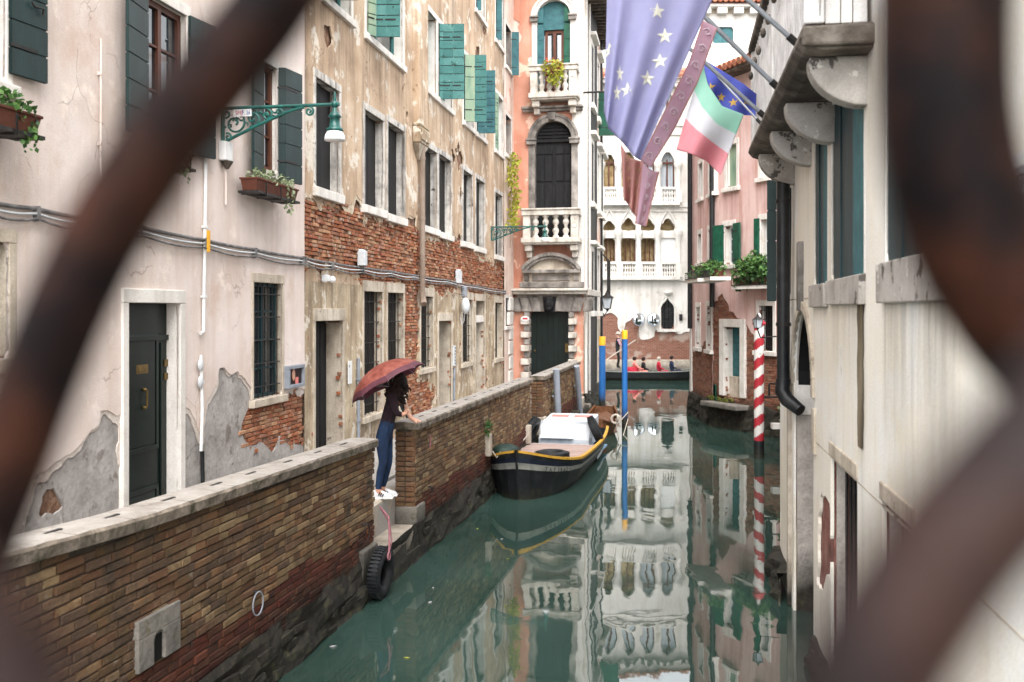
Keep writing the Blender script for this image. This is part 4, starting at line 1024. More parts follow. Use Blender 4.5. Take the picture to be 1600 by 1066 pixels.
b_f2 = [(bx(505), bx(548), zs2, zh2), (bx(572), bx(629), zs2, zh2), (bx(659), bx(681), zs2, zh2), (bx(684), bx(706), zs2, zh2), (bx(724), bx(740), zs2, zh2), (bx(744), bx(758), zs2, zh2), (bx(773), bx(785), zs2, zh2)]
zs3 = bz(745, 17); zh3 = zs3 + 1.6
b_f3 = [(bx(743), bx(757), zs3, zh3), (bx(774), bx(785), zs3, zh3), (bx(690), bx(712), zs3, zh3)]
brects = [b_door1, *b_g, b_door2, *b_g2, b_door3, *b_g3, *b_f1, *b_f2, *b_f3]
BT = bx(787)        # end of the tan part, then a narrow pale pink strip
bh = holes(brects)
def polyb(pts): return [BRN.px(u, v) for u, v in pts]
band = polyb([(470, 318), (486, 316), (500, 320), (520, 322), (536, 318), (545, 322), (556, 318), (566, 328), (600, 338), (632, 347), (640, 336), (650, 342), (650, 358), (660, 364), (690, 374), (704, 376), (706, 362), (722, 372), (740, 390), (760, 402), (772, 408), (790, 414), (790, 468), (760, 462), (735, 468), (720, 455), (700, 460), (690, 464), (676, 458), (660, 455), (657, 520), (652, 598), (634, 600), (634, 530), (634, 452), (600, 450), (568, 450), (560, 440), (530, 432), (500, 428), (470, 426)])
lowb = polyb([(634, 600), (652, 596), (676, 596), (680, 620), (668, 655), (650, 672), (640, 655), (636, 630)])
low2 = polyb([(596, 660), (616, 670), (616, 700), (590, 700)])
low3 = polyb([(480, 575), (484, 640), (486, 720), (470, 720), (470, 600)])
up1 = polyb([(505, 38), (515, 42), (518, 62), (511, 74), (506, 60)])
def f_tanhi(X, Z):
    n = fbm(X, Z, 2.2, 21, 6) * .62
    g = np.maximum.reduce([sd_poly(X, Z, band), sd_poly(X, Z, lowb), sd_poly(X, Z, low2)]) + n
    sp = np.maximum(fbm(X, Z, .9, 33, 5) - .235, sd_poly(X, Z, up1) + n * .3) * 1.
    return np.minimum(np.minimum(-g, -sp), -bh(X, Z))
zsplit = bz(560, 440)
sheet('plaster', m_tan, br, 0, BT, .4, 15.5, .06, lambda X, Z: np.minimum(f_tanhi(X, Z), Z - bz(640, 452)), 0., .028, .03, 7, stains=[(q[0] - .15, q[1] + .15, q[2] - .12, 1.4, .8) for q in b_f1 + b_f2 + b_f3])
sheet('undercoat', m_under, br, 0, BT, .4, bz(480, 250), .055, lambda X, Z: np.minimum(f_tanhi(X, Z) + .07 + fbm(X, Z, 2.4, 61, 5) * .34, -bh(X, Z)), .014, .015, .02, 12)
sheet('ground_plaster', m_tanlow, br, 0, BT, .4, 6.5, .055, lambda X, Z: np.minimum(f_tanhi(X, Z), -(Z - bz(640, 452))), 0., .028, .035, 8, stains=[(q[0] - .15, q[1] + .15, q[2] - .1, 1.2, .8) for q in b_g + b_g2 + b_g3] + [(0, BT, bz(640, 452) + .25, 1.1, .75)])
sheet('pale_plaster', m_palepink, br, BT + .001, BL + .15, .4, 15.5, .1, lambda X, Z: np.minimum(-holes([(bx(789), bx(796), bz(789, 510), bz(789, 466)), (bx(789), bx(798), bz(789, 102), bz(789, 36)), (bx(789), bx(798), bz(789, 240), bz(789, 178))])(X, Z), X * 0 + 1), -.015, .2, .01, 9)
wl = sheet('wall', m_mortar, br, 0, BT, .4, 15.5, .12, lambda X, Z: -bh(X, Z) - .03, .05, .2)
def keepb(a, b):
    A = np.array([a]); B_ = np.array([b])
    return f_tanhi(A, B_)[0] < .09 and bh(A, B_)[0] < -.05
bricks(BRN, wl, keepb, 0, BT, .95, bz(480, 300), .02, [m_brick], None, 300, L=.22, H=.052, joint=.014, dj=.028, seed=71, miss=.06)
MB().box(0.02, BL + .1, .32, 5, .2, 15.6).build('body', m_void, br)
MB().box(-.1, BL + .2, -.5, 5.2, 15.6, 15.75).build('roof', m_rooft, br)

# ground floor openings
def deep_open(rct, inner, jw=.1, lh=.17, sill=True, nm='window', bars=True, deep=.22, wood=m_void, slh=.12):
    o = surround(BRN, br, *rct, m_jamb, jw=jw, lh=lh, proud=.02, deep=deep, sill=sill, name=nm, slh=slh, slp=.06)
    back(o, *rct, deep - .06, wood)
    if bars: grille(o, rct[0], rct[1], rct[2], rct[3], .08, 5, 6)
    return o
o = deep_open(b_door1, None, .09, .2, False, 'doorway', False, .38)
x0, x1, z0, z1 = b_door1
dl = MB().box(x0 + .01, x1 - .01, .30, .315, z0, z1 - .02).build('door', m_black, br)
for k in range(4): MB().box(x0 + .03 + k * (x1 - x0) / 4, x0 + (k + 1) * (x1 - x0) / 4 - .01, .285, .2995, z0 + .1, z1 - .05).build('board', m_black, dl)
for r_ in b_g[:2]: deep_open(r_, None, .07, .2)
deep_open(b_g[2], None, .08, .2)
o = deep_open(b_door2, None, .1, .2, False, 'doorway', False, .7)
dl = MB().box(b_door2[0] + .01, b_door2[1] - .01, .6, .64, b_door2[2], b_door2[3] - .01).build('door', m_shdark, br)
deep_open(b_g2[0], None, .09, .2); deep_open(b_g3[0], None, .09, .22, bars=False)
o = deep_open(b_door3, None, .09, .2, False, 'doorway', False, .6)
zt = bz(743, 500); MB().box(b_door3[0] - .02, b_door3[1] + .02, .02, .2, zt - .08, zt + .12, .006).build('transom', m_stonew, o, bev=.01)
# first floor: empty dark openings with chalky white jambs
m_jw = mat('chalky white jamb', [lin('#8a8783'), lin('#bdb8b1'), lin('#d2cdc6')], 4, .9, .5, 22, streak=(lin('#3a3633'), .95), wear=(lin('#4a4643'), 5, .62, .05))
for k, r_ in enumerate(b_f1):
    o = surround(BRN, br, *r_, m_jw, jw=.09, lh=.13, proud=.025, deep=.2, slh=.15, slp=.08, slw=.03, sillm=m_stonew)
    x0, x1, z0, z1 = r_
    bw = (x1 - x0) * .5
    lf = MB().box(x0 + .01, x0 + bw, .11, .13, z0, z1).build('inner_leaf', m_black, o)
    back(o, *r_, .15, m_void)
# second floor with folding green shutters
for k, r_ in enumerate(b_f2):
    o = surround(BRN, br, *r_, m_stonew, jw=.1, lh=.13, proud=.02, deep=.3, slh=.13, slp=.07, slw=.03)
    sash(o, *r_, .22, m_shgreen, m_glass, 2, 3, .06)
def folds(k, start_side, segs, drop=.03):
    x0, x1, z0, z1 = b_f2[k]; x = x0 if start_side == 'l' else x1; y = -.05
    for (ang, u, mt_, nb) in segs:
        x, y = leaf_to(BRN, br, x, y, z0 - drop, z1 - .02, ang, u, mt_, nb)
folds(0, 'l', [(35, 530, m_shpale, 9), (80, 545, m_shgreen, 9), (82, 559, m_shgreen, 9)])
folds(1, 'l', [(30, 588, m_shpale, 9), (78, 603, m_shgreen, 9), (84, 625, m_shgreen, 9)])
folds(2, 'l', [(12, 668, m_shpale, 9)])
folds(3, 'l', [(55, 692, m_shgreen, 9), (82, 708, m_shgreen, 9), (84, 725, m_shgreen, 9)])
folds(4, 'l', [(70, 742, m_shpale, 3), (84, 760, m_shgreen, 9)])
folds(5, 'l', [(70, 759, m_shblue, 9), (84, 774, m_shblue, 9)])
folds(6, 'l', [(14, 779, m_shpale, 9)])
for k, r_ in enumerate(b_f3):
    o = surround(BRN, br, *r_, m_stonew, jw=.1, lh=.13, proud=.02, deep=.3, slh=.13, slp=.07); sash(o, *r_, .2, m_shblue, m_glass, 2, 3, .06)
x0, x1, z0, z1 = b_f3[1]; leaf_to(BRN, br, x0, -.05, z0 - .03, z1, 70, 784, m_shblue, 1)
x0, x1, z0, z1 = b_f3[0]; leaf_to(BRN, br, x0, -.05, z0 - .03, z1, 60, 752, m_shblue, 1)
# pale strip: slit windows, blue shutter and white rusticated corner stones
for (u0, u1, vs, vh) in ((789, 796, 510, 466), (789, 798, 102, 36), (789, 798, 240, 178)):
    r_ = (bx(u0), bx(u1), bz(u0, vs), bz(u0, vh)); o = surround(BRN, br, *r_, m_stonew, jw=.1, lh=.12, proud=.03, deep=.3, slh=.12); back(o, *r_, .2, m_void)
leaf_to(BRN, br, bx(796), -.08, bz(789, 108), bz(789, 38), 80, 811, m_shblue, 1)
for k in range(6):
    zz = GZ + .1 + k * .5
    MB().box(BL - 1.15 + (.1 if k % 2 else 0), BL - .35, -.07, .05, zz, zz + .44, .006).build('corner_stone', m_stonew, br, bev=.02)

# chimney shaft on corbel, then downpipe
ua, ub = bx(645), bx(659); zb = bz(645, 196)
fl = MB(); fl.box(ua, ub, -.16, .04, zb, 15.4); fs = fl.build('flue', m_tan, br, bev=.05)
fm = MB(); fm.box(ua - .02, ub + .02, -.18, 0, zb - .0, zb + .06); fm.build('flue_band', m_tanlow, br, bev=.02)
fm = MB(); fm.box(ua, ub, -.17, 0, zb - .36, zb - .002); fm.box(ua + .05, ub - .05, -.2, -.17, zb - .3, zb - .05); fm.build('flue_corbel', m_tanlow, br, bev=.03)
fm = MB(); fm.add([(ua, -.15, zb - .37), (ub, -.15, zb - .37), (ub, 0, zb - .37), (ua, 0, zb - .37), ((ua + ub) / 2 - .04, -.05, zb - .7), ((ua + ub) / 2 + .04, -.05, zb - .7), ((ua + ub) / 2 + .04, 0, zb - .7), ((ua + ub) / 2 - .04, 0, zb - .7)], [(0, 1, 2, 3), (4, 5, 6, 7), (0, 1, 5, 4), (1, 2, 6, 5), (2, 3, 7, 6), (3, 0, 4, 7)]); fm.build('corbel_foot', m_jamb, br)
dp = BRN.root('downpipe', 'brown downpipe crossing the bare brick band of the tan house', 'downpipe')
xp = bx(653); z1_, z2_ = bz(653, 225), bz(653, 458)
MB().tube([(xp, -.1, z1_), (xp, -.1, z2_)], .065, 12).build('tube', m_pipe, dp)
MB().tube([(xp, -.1, z2_ + .02), (xp, -.11, z2_ - .12), (xp - .1, -.16, z2_ - .25)], .075, 12).build('elbow', m_pipe, dp)
for t in (.1, .5, .88):
    zz = z1_ + (z2_ - z1_) * t; MB().lathe([(.075, -.03), (.075, .03)], (xp, -.1, zz), 12).build('collar', m_pipe, dp)

# things on the tan wall
def plate(f, u, v, w_, h_, label, cat, name, mtl=m_white, d=.04, extra=None):
    x, z = f.px(u, v, -.02); o = empty(name, f.w(x, 0, z), f.rz, label, cat)
    MB().box(-w_ / 2, w_ / 2, -d, -.022, -h_ / 2, h_ / 2).build('plate', mtl, o, bev=.004)
    if extra: extra(o, w_, h_, d)
    return o
def ex1(o, w_, h_, d): MB().box(-w_ * .3, -w_ * .2, -d - .004, -d - .0005, h_ * .22, h_ * .34).build('emblem', m_iron, o)
plate(BRN, 546, 582, .2, .4, 'tall white notice plate between the doorway and the barred windows', 'notice plate', 'notice_plate', m_white, .035, ex1)
def ex2(o, w_, h_, d):
    me = MB().box(-.02, .02, -d - .012, -d - .001, -.015, .015).mesh('button', m_iron)
    for k in range(6): link('button', me, o, (.01, 0, h_ * .38 - k * h_ * .15))
plate(BRN, 708.5, 556, .22, .52, 'pale intercom panel with a row of buttons beside the second doorway', 'intercom', 'intercom_panel', m_plastic, .06, ex2)
wall_tube(BRN, [(560, 560), (560, 690)], .03, 'grey pipe running down the tan wall beside the notice plate', 'pipe', m_pipeg)
wall_tube(BRN, [(710, 575), (709, 640)], .03, 'grey pipe under the intercom panel', 'pipe', m_pipeg)
o = empty('flood_light', BRN.w(bx(718), -.0, bz(718, 478)), BRN.rz, 'white egg shaped lamp hanging on the tan wall beside the second doorway', 'wall lamp')
MB().ball((0, -.16, 0), .14, .12, .22).build('housing', m_plastic, o); MB().tube([(0, 0, .3), (0, -.12, .3), (0, -.16, .18)], .015, 6).build('arm', m_cable, o)
m = MB(); m.tube([(.06, -.12, -.18), (.1, -.1, -.4), (.04, -.05, -.5), (-.02, -.02, -.3)], .01, 6); m.build('cable', m_plastic, o)
o = empty('meter_box', BRN.w(bx(722), 0, bz(722, 456)), BRN.rz, 'small grey meter box under the cables beside the egg shaped lamp', 'meter box')
MB().box(-.1, .1, -.12, 0, -.14, .14).build('box', m_pipeg, o, bev=.02)
o = empty('wall_lamp', BRN.w(bx(514), 0, bz(514, 437)), BRN.rz, 'tiny white ball lamp hanging over the first doorway', 'wall lamp')
MB().ball((0, -.06, 0), .055, .055, .06).build('globe', m_glassw, o); MB().tube([(0, -.05, .28), (0, -.06, .05)], .006, 5).build('cord', m_cable, o)
# climbing yellow plant at the end of the tan house
rd = random.Random(14); o = empty('creeper', BRN.w(bx(790), -.1, bz(790, 350)), BRN.rz, 'straggling yellow green creeper hanging at the end of the tan house', 'creeper')
m = MB()
zt_, zb_ = bz(790, 245) - bz(790, 350), 0
for k in range(9):
    t = k / 8; leaves(m, (rd.uniform(-.2, .5), -.15, zb_ + (zt_ - zb_) * t), (.32, .18, .2), 60, .13, rd, .3)
m.build('foliage', m_leafy, o); MB().tube([(0, -.05, -.8), (.1, -.08, .3), (0, -.08, zt_)], .015, 6).build('stem', m_pipe, o)

# ================================================================== ORANGE HOUSE (faces us at the bend)
of = ORF.root('orange_house', 'narrow orange house with two balconies and a stone portal facing along the canal', 'house')
ox = lambda u, n=0: ORF.x(u, n); oz = lambda v, n=0, u=865: ORF.z(u, v, n)
OL = ox(912); OXM = OL
k_ = oz(0) - oz(100)      # metres per 100 px
mpp = k_ / 100
ccx = ox(865)
ow1 = (ox(839), ox(891), oz(143), oz(26)); oa1 = (ox(865), (ox(891) - ox(839)) / 2, oz(143), oz(26))
r2 = (ox(893) - ox(836)) / 2; oa2 = (ox(864.5), r2, oz(372), oz(218))
odoor = (ox(828), ox(889), GZ - .1, oz(488))
oh = holes([odoor], [oa1, oa2])
OT = oz(-70)
white_x = ox(893)
sheet('plaster', m_orange, of, -.1, OL, .4, OT, .08, lambda X, Z: np.minimum(np.minimum(-oh(X, Z), 1), np.minimum(fbm(X, Z, .8, 4, 5) * -1 + .21, Z * 0 + 1)), 0., .02, .015, 2, stains=[(0, OL, oz(380), 1.5, .7), (ox(820), ox(905), oz(152), 1., .7), (0, OL, oz(459), 2, .8)])
sheet('wall', m_palepink, of, -.1, OL, .4, OT, .12, lambda X, Z: -oh(X, Z) - .03, .02, .2)
MB().box(.05, OL - .05, .5, 4, .2, OT).build('body', m_void, of)
MB().box(-.3, OL + .3, -.5, 6, OT, OT + .2).build('roof', m_rooft, of)
# right corner strip of white stone
MB().box(ox(894), OL + .02, -.03, .1, oz(453), OT).build('corner_pilaster', m_stonew, of, bev=.01)
def arched(cxx, rr, zs, z0, deep, mtl, proud=.05, wid=.28, jl=None, nm='arch_surround'):
    m = MB(); m.arch(cxx, zs, rr, rr + wid, -proud, deep, n=20); m.arch(cxx, zs, rr + wid * .72, rr + wid + .03, -proud - .04, -proud + .0, n=20)
    m.box(cxx - rr - wid, cxx - rr, -proud + .012, deep, z0, zs); m.box(cxx + rr, cxx + rr + wid, -proud + .012, deep, z0, zs)
    o = m.build(nm, mtl, of, bev=.006)
    for s in (-1, 1):
        xx = cxx + s * (rr + wid * .5); im = MB(); im.box(xx - wid * .75, xx + wid * .75, -proud - .1, -proud + .0, zs - .17, zs - .03); im.box(xx - wid * .85, xx + wid * .85, -proud - .14, -proud - .002, zs - .029, zs + .03)
        im.build('impost', m_stoned, o, bev=.01)
    return o
# upper arched window
o1 = arched(oa1[0], oa1[1], oa1[3], oa1[2], .3, m_stonew, wid=(ox(840) - ox(832)))
fan = MB(); fan.arch(oa1[0], oa1[3] + .02, .01, oa1[1], .2, .24, n=16); fan.build('fanlight', m_shblue, o1)
MB().box(oa1[0] - oa1[1], oa1[0] + oa1[1], .14, .2, oa1[3] - .42, oa1[3] + .03).build('transom', m_shblue, o1)
for s in (-1, 1):
    xe = oa1[0] + s * oa1[1]; a, b = sorted((xe, xe - s * .24)); sh = MB().box(a, b, .06, .1, oa1[2], oa1[3] - .43).build('shutter', m_shemer if s > 0 else m_shblue, of)
    for k in range(5): MB().box(a + .02, b - .02, .045, .0595, oa1[2] + k * .6 + .03, oa1[2] + k * .6 + .56).build('panel', m_shemer if s > 0 else m_shblue, sh)
sash(o1, oa1[0] - oa1[1] + .25, oa1[0] + oa1[1] - .25, oa1[2], oa1[3] - .43, .24, m_brown, m_glass, 2, 2, .1)
MB().box(oa1[0] - .55, oa1[0] - .12, .228, .232, oa1[2] + .3, oa1[3] - .6).build('curtain', m_curtain, o1)
MB().box(oa1[0] + .1, oa1[0] + .55, .228, .232, oa1[2] + .3, oa1[3] - .6).build('curtain', m_curtain, o1)
# lower arched window, closed black shutters with louvres
o2 = arched(oa2[0], oa2[1], oa2[3], oa2[2], .3, m_stoned, wid=(ox(836) - ox(826)))
bd = MB(); bd.arch(oa2[0], oa2[3], .01, oa2[1], .2, .24, n=16); bd.box(oa2[0] - oa2[1], oa2[0] + oa2[1], .2, .24, oa2[2], oa2[3]); bd.build('closed_leaf', m_black, o2)
lme = None
for k in range(9):
    zz = oa2[3] + .08 + k * .12; hw = math.sqrt(max(.02, oa2[1] ** 2 - (zz + .05 - oa2[3]) ** 2)) - .05
    if zz + .1 > oa2[3] + oa2[1]: break
    for s in (-1, 1):
        a, b = sorted((oa2[0] + s * .04, oa2[0] + s * hw)); MB().box(a, b, .15, .2, zz, zz + .05, M=None).build('louvre', m_black, o2)
for s in (-1, 1):
    for (za, zb) in ((.1, .9), (1.0, 1.9), (2.0, 2.9), (2.95, 3.2)):
        for t in (0, 1):
            xa = oa2[0] + s * (.06 + t * oa2[1] * .47); xb = xa + s * oa2[1] * .42; a, b = sorted((xa, xb))
            if oa2[2] + zb < oa2[3] - .02: MB().box(a, b, .17, .1995, oa2[2] + za, oa2[2] + zb).build('panel', m_black, o2, bev=.01)
MB().box(oa2[0] - oa2[1], oa2[0] + oa2[1], .12, .2, oa2[3] - .07, oa2[3] + .03).build('transom', m_black, o2)
kx = ox(863); MB().prism([(kx - .1, oz(188)), (kx + .1, oz(188)), (kx + .15, oz(176)), (kx - .15, oz(176))], -.16, .02).build('keystone', m_stoned, o2, bev=.01)
cm = MB(); cm.box(ox(818), ox(911), -.2, .0, oz(175), oz(171)); cm.box(ox(816.5), ox(912), -.28, .0, oz(171) + .001, oz(167)); cm.build('cornice', m_stoned, of, bev=.02)
# balconies
def balcony(u0, u1, vr0, vr1, vb, vs0, vs1, n, mtl):
    yf = -.62
    sc = 1 - .62 / ORF.w(0, 0, 0).y
    a, b = ox(u0, yf), ox(u1, yf); Z = lambda v: oz(v, yf)
    s = MB(); s.box(a, b, yf - .06, 0, Z(vs1), Z(vs0)); s.box(a + .06, b - .06, yf, 0, Z(vs1) - .06, Z(vs1) - .001); bal = s.build('balcony', mtl, of, bev=.025)
    r_ = MB(); r_.box(a + .02, b - .02, yf - .05, yf + .2, Z(vr1), Z(vr0)); r_.box(a - .01, b + .01, yf - .09, yf + .24, Z(vr0) + .001, Z(vr0) + .06); r_.box(a + .02, a + .22, yf + .2, 0, Z(vr1), Z(vr0)); r_.box(b - .22, b - .02, yf + .2, 0, Z(vr1), Z(vr0)); r_.build('handrail', mtl, bal, bev=.015)
    pw = ox(838.5, yf) - ox(827, yf)
    for xx in (a + .06, b - .06 - pw):
        p_ = MB().box(xx, xx + pw, yf, yf + .2, Z(vs0), Z(vr1), .003).build('post', mtl, bal, bev=.01)
        MB().torus((xx + pw / 2, yf - .005, (Z(vs0) + Z(vr1)) / 2 + .05), .1, .016, 'y', 20, 6).build('rosette', mtl, bal) if xx > a + .5 else None
    balusters(bal, a + .06 + pw, b - .06 - pw, yf + .1, Z(vs0), Z(vr1), n, mtl, r=.12)
    for xx in (a + .1, b - .1 - pw):
        bm_ = MB(); bm_.box(xx, xx + pw, yf + .1, 0, Z(vs1) - .28, Z(vs1) - .062); bm_.box(xx + .03, xx + pw - .03, yf + .3, 0, Z(vs1) - .5, Z(vs1) - .281); bm_.build('bracket', mtl, bal, bev=.03)
    return bal
balcony(825.5, 903, 103, 110, 0, 144, 152, 4, m_stone)
balcony(814, 906, 328, 336, 0, 371, 379, 4, m_stone)
# flowers on the upper balcony
rd = random.Random(21); P = ORF.w(ox(865, -.7), -.75, oz(108, -.7)); o = empty('balcony_plant', P, ORF.rz, 'bushy green plant with red flowers hanging over the upper balcony rail', 'plant')
m = MB(); leaves(m, (0, 0, .05), (.42, .2, .3), 260, .13, rd); leaves(m, (.1, -.1, -.3), (.3, .12, .3), 140, .12, rd, .6); m.build('foliage', m_leafy, o)
m = MB(); leaves(m, (0, 0, .15), (.42, .22, .26), 40, .09, rd); m.build('blossom', m_flower, o); MB().box(-.25, .25, -.1, .1, -.22, -.02).build('trough', m_terra, o)
# segmental pediment and panel over the portal
pm = MB(); ra = (ox(908) - ox(818)) / 2; cpx = ox(863); zsp = oz(421)
hgt = oz(398) - zsp
def seg_arc(mb, r_in, r_out, y0, y1, n=18):
    Rr = (ra * ra + hgt * hgt) / (2 * hgt); zc_ = zsp + hgt - Rr; a_ = math.degrees(math.asin(min(1, ra / Rr)))
    mb.arch(cpx, zc_, Rr + r_in, Rr + r_out, y0, y1, 90 - a_, 90 + a_, n)
seg_arc(pm, -.16, 0, -.3, .02); seg_arc(pm, -.06, .06, -.38, -.28); pd = pm.build('pediment', m_stoned, of, bev=.012)
MB().box(cpx - ra, cpx + ra, -.34, .02, zsp - .14, zsp - .02).build('pediment_cornice', m_stoned, of, bev=.015)
MB().prism([(cpx - ra + .15, zsp - .02)] + [(cpx + (ra - .15) * math.cos(R(180 - 180 * i / 12)), zsp - .02 + (hgt - .1) * math.sin(R(180 * i / 12))) for i in range(13)], -.1, .02).build('tympanum', m_jamb, of)
MB().box(ox(818), ox(908), -.12, .02, oz(441), zsp - .141).build('attic_panel', m_jamb, of)
for (a, b) in ((820, 828), (833, 892), (897, 906)): MB().box(ox(a), ox(b), -.17, -.121, oz(439), zsp - .2).build('raised_panel', m_stoned, of, bev=.012)
MB().box(ox(814), ox(913), -.26, .02, oz(450), oz(441) - .001).build('attic_plinth', m_stoned, of, bev=.015)
cm = MB(); cm.box(ox(800), ox(920), -.5, .02, oz(455), oz(451)); cm.box(ox(803), ox(917), -.36, .02, oz(460), oz(455) - .001); pcn = cm.build('portal_cornice', m_stone, of, bev=.02)
MB().box(ox(808), ox(908), -.1, .02, oz(486), oz(460) - .001).build('frieze', m_stoned, of)
for s in (-1, 1):
    for k in range(3):
        xa = cpx + .0 + s * (.36 + k * .36); MB().prism(sorted([(xa, oz(487)), (xa + s * .3, oz(487)), (xa + s * .42, oz(465)), (xa + s * .1, oz(465))], key=lambda q: 0), -.16, -.099).build('voussoir', m_stoned, of, bev=.015)
# carved head on the keystone
hd = MB(); hx, hz = ox(858, -.25), oz(476, -.25)
hd.prism([(hx - .17, oz(488)), (hx + .17, oz(488)), (hx + .24, oz(464)), (hx - .24, oz(464))], -.2, -.1)
hd.ball((hx, -.26, hz + .02), .17, .15, .26, 12, 10); hd.ball((hx, -.41, hz), .035, .05, .08); hd.ball((hx, -.35, hz - .14), .11, .08, .09); hd.ball((hx - .06, -.38, hz + .07), .035, .03, .02); hd.ball((hx + .06, -.38, hz + .07), .035, .03, .02); hd.ball((hx, -.3, hz + .18), .17, .1, .08)
hd.build('carved_head', m_black, of)
# rusticated jambs
for s, (ua, ub) in ((-1, (815, 828)), (1, (889, 902))):
    nB = 11; H0 = oz(486) - GZ
    for k in range(nB):
        za = GZ + H0 * k / nB; zb2 = GZ + H0 * (k + 1) / nB - .025
        inset = .0 if k % 2 else .1
        a, b = ox(ua), ox(ub)
        if s < 0: a += inset
        else: b -= inset
        MB().box(a, b, -.2 if k % 2 else -.12, .3, za, zb2, .004).build('rusticated_block', m_stoned if k % 2 == 0 else m_stone, of, bev=.02)
dl = MB().box(odoor[0], odoor[1], .25, .3, odoor[2], odoor[3]).build('portal_door', m_doorg, of)
nb_ = 7
for k in range(nb_):
    w_ = (odoor[1] - odoor[0]) / nb_; MB().box(odoor[0] + k * w_ + .006, odoor[0] + (k + 1) * w_ - .006, .232, .2495, odoor[2], odoor[3] - .12 if k not in (0, 6) else odoor[3]).build('board', m_doorg, dl)
MB().box(ox(881.5), ox(887), .21, .231, oz(551), oz(537)).build('letter_plate', m_brass, dl); MB().ball((ox(834), .2, oz(549)), .04, .05, .04).build('knob', m_brass, dl)
# house number shield
o = empty('house_number', ORF.w(ox(820.5, -.22), -.22, oz(498)), ORF.rz, 'small oval white house number plate with red figures left of the green portal', 'house number')
MB().lathe([(.02, -.008), (.02, .0)], (0, 0, 0), 4) ; m = MB(); m.add([(.15 * math.cos(2 * PI * i / 18), -.01, .09 * math.sin(2 * PI * i / 18)) for i in range(18)] + [(.15 * math.cos(2 * PI * i / 18), .01, .09 * math.sin(2 * PI * i / 18)) for i in range(18)], [tuple(range(18))] + [(i, (i + 1) % 18, 18 + (i + 1) % 18, 18 + i) for i in range(18)]); pl = m.build('plate', m_white, o)
MB().box(-.09, .09, -.014, -.011, -.03, .03).build('figures', m_redtxt, pl)

# side of the orange house along the canal
sx = lambda u, n=0: ORS.x(u, n); sz = lambda u, v, n=0: ORS.z(u, v, n)
SL = sx(941)
os_ = ORS.root('pale_side_house', 'pale pink side house with hooded windows beyond the orange house', 'house')
EZ = sz(932, 45)
wins = []
for (t, zc_) in ((.3, 4.6), (.62, 4.6), (.3, 8.6), (.62, 8.6), (.85, 8.6), (.3, 12.2), (.62, 12.2)):
    wins.append((SL * t - .5, SL * t + .5, zc_ - 1.1, zc_ + 1.1))
shh = holes(wins)
sheet('plaster', m_palepink, os_, -.02, SL, 1.6, EZ, .1, lambda X, Z: np.minimum(-shh(X, Z), .19 - fbm(X, Z, .7, 12, 5)), 0., .03, .02, 5)
sheet('wall', m_pink, os_, -.02, SL, -1, EZ, .15, lambda X, Z: -shh(X, Z) - .03, .03, .2)
sheet('lower_wall', m_jamb, os_, -.02, SL, .2, sz(925, 500), .1, lambda X, Z: .2 - fbm(X, Z, .9, 15, 5), -.012, .03)
MB().box(.9, SL - .02, .4, 4, -1, EZ).build('body', m_void, os_)
mossy(os_, -.1, SL + .1, -.08, .6, 4)
for k, r_ in enumerate(wins):
    o = surround(ORS, os_, *r_, m_stonew, jw=.16, lh=.22, proud=.1, deep=.3, slh=.2, slp=.22)
    MB().box(r_[0] - .3, r_[1] + .3, -.3, 0, r_[3] + .22, r_[3] + .36).build('hood', m_stonew, o, bev=.03); back(o, *r_, .2, m_glass)
for xx in (.4, 1.6): MB().box(xx, xx + .3, -.08, .01, sz(918, 640), EZ).build('pilaster', m_stonew, os_, bev=.02)
MB().box(-.1, SL * .6, -.2, .0, sz(915, 462), sz(915, 452)).build('string_course', m_stone, os_, bev=.02)
z0_, z1_ = sz(928, 205), sz(928, 135)
shutter(os_, SL * .62, -.1, z0_, z1_, .82, 88, m_shemer, 2, horizontal=False)
for xx in (SL * .45, SL * .8): MB().tube([(xx, -.1, .8), (xx, -.1, EZ - .1)], .055, 8).build('rain_pipe', m_pipek, os_)
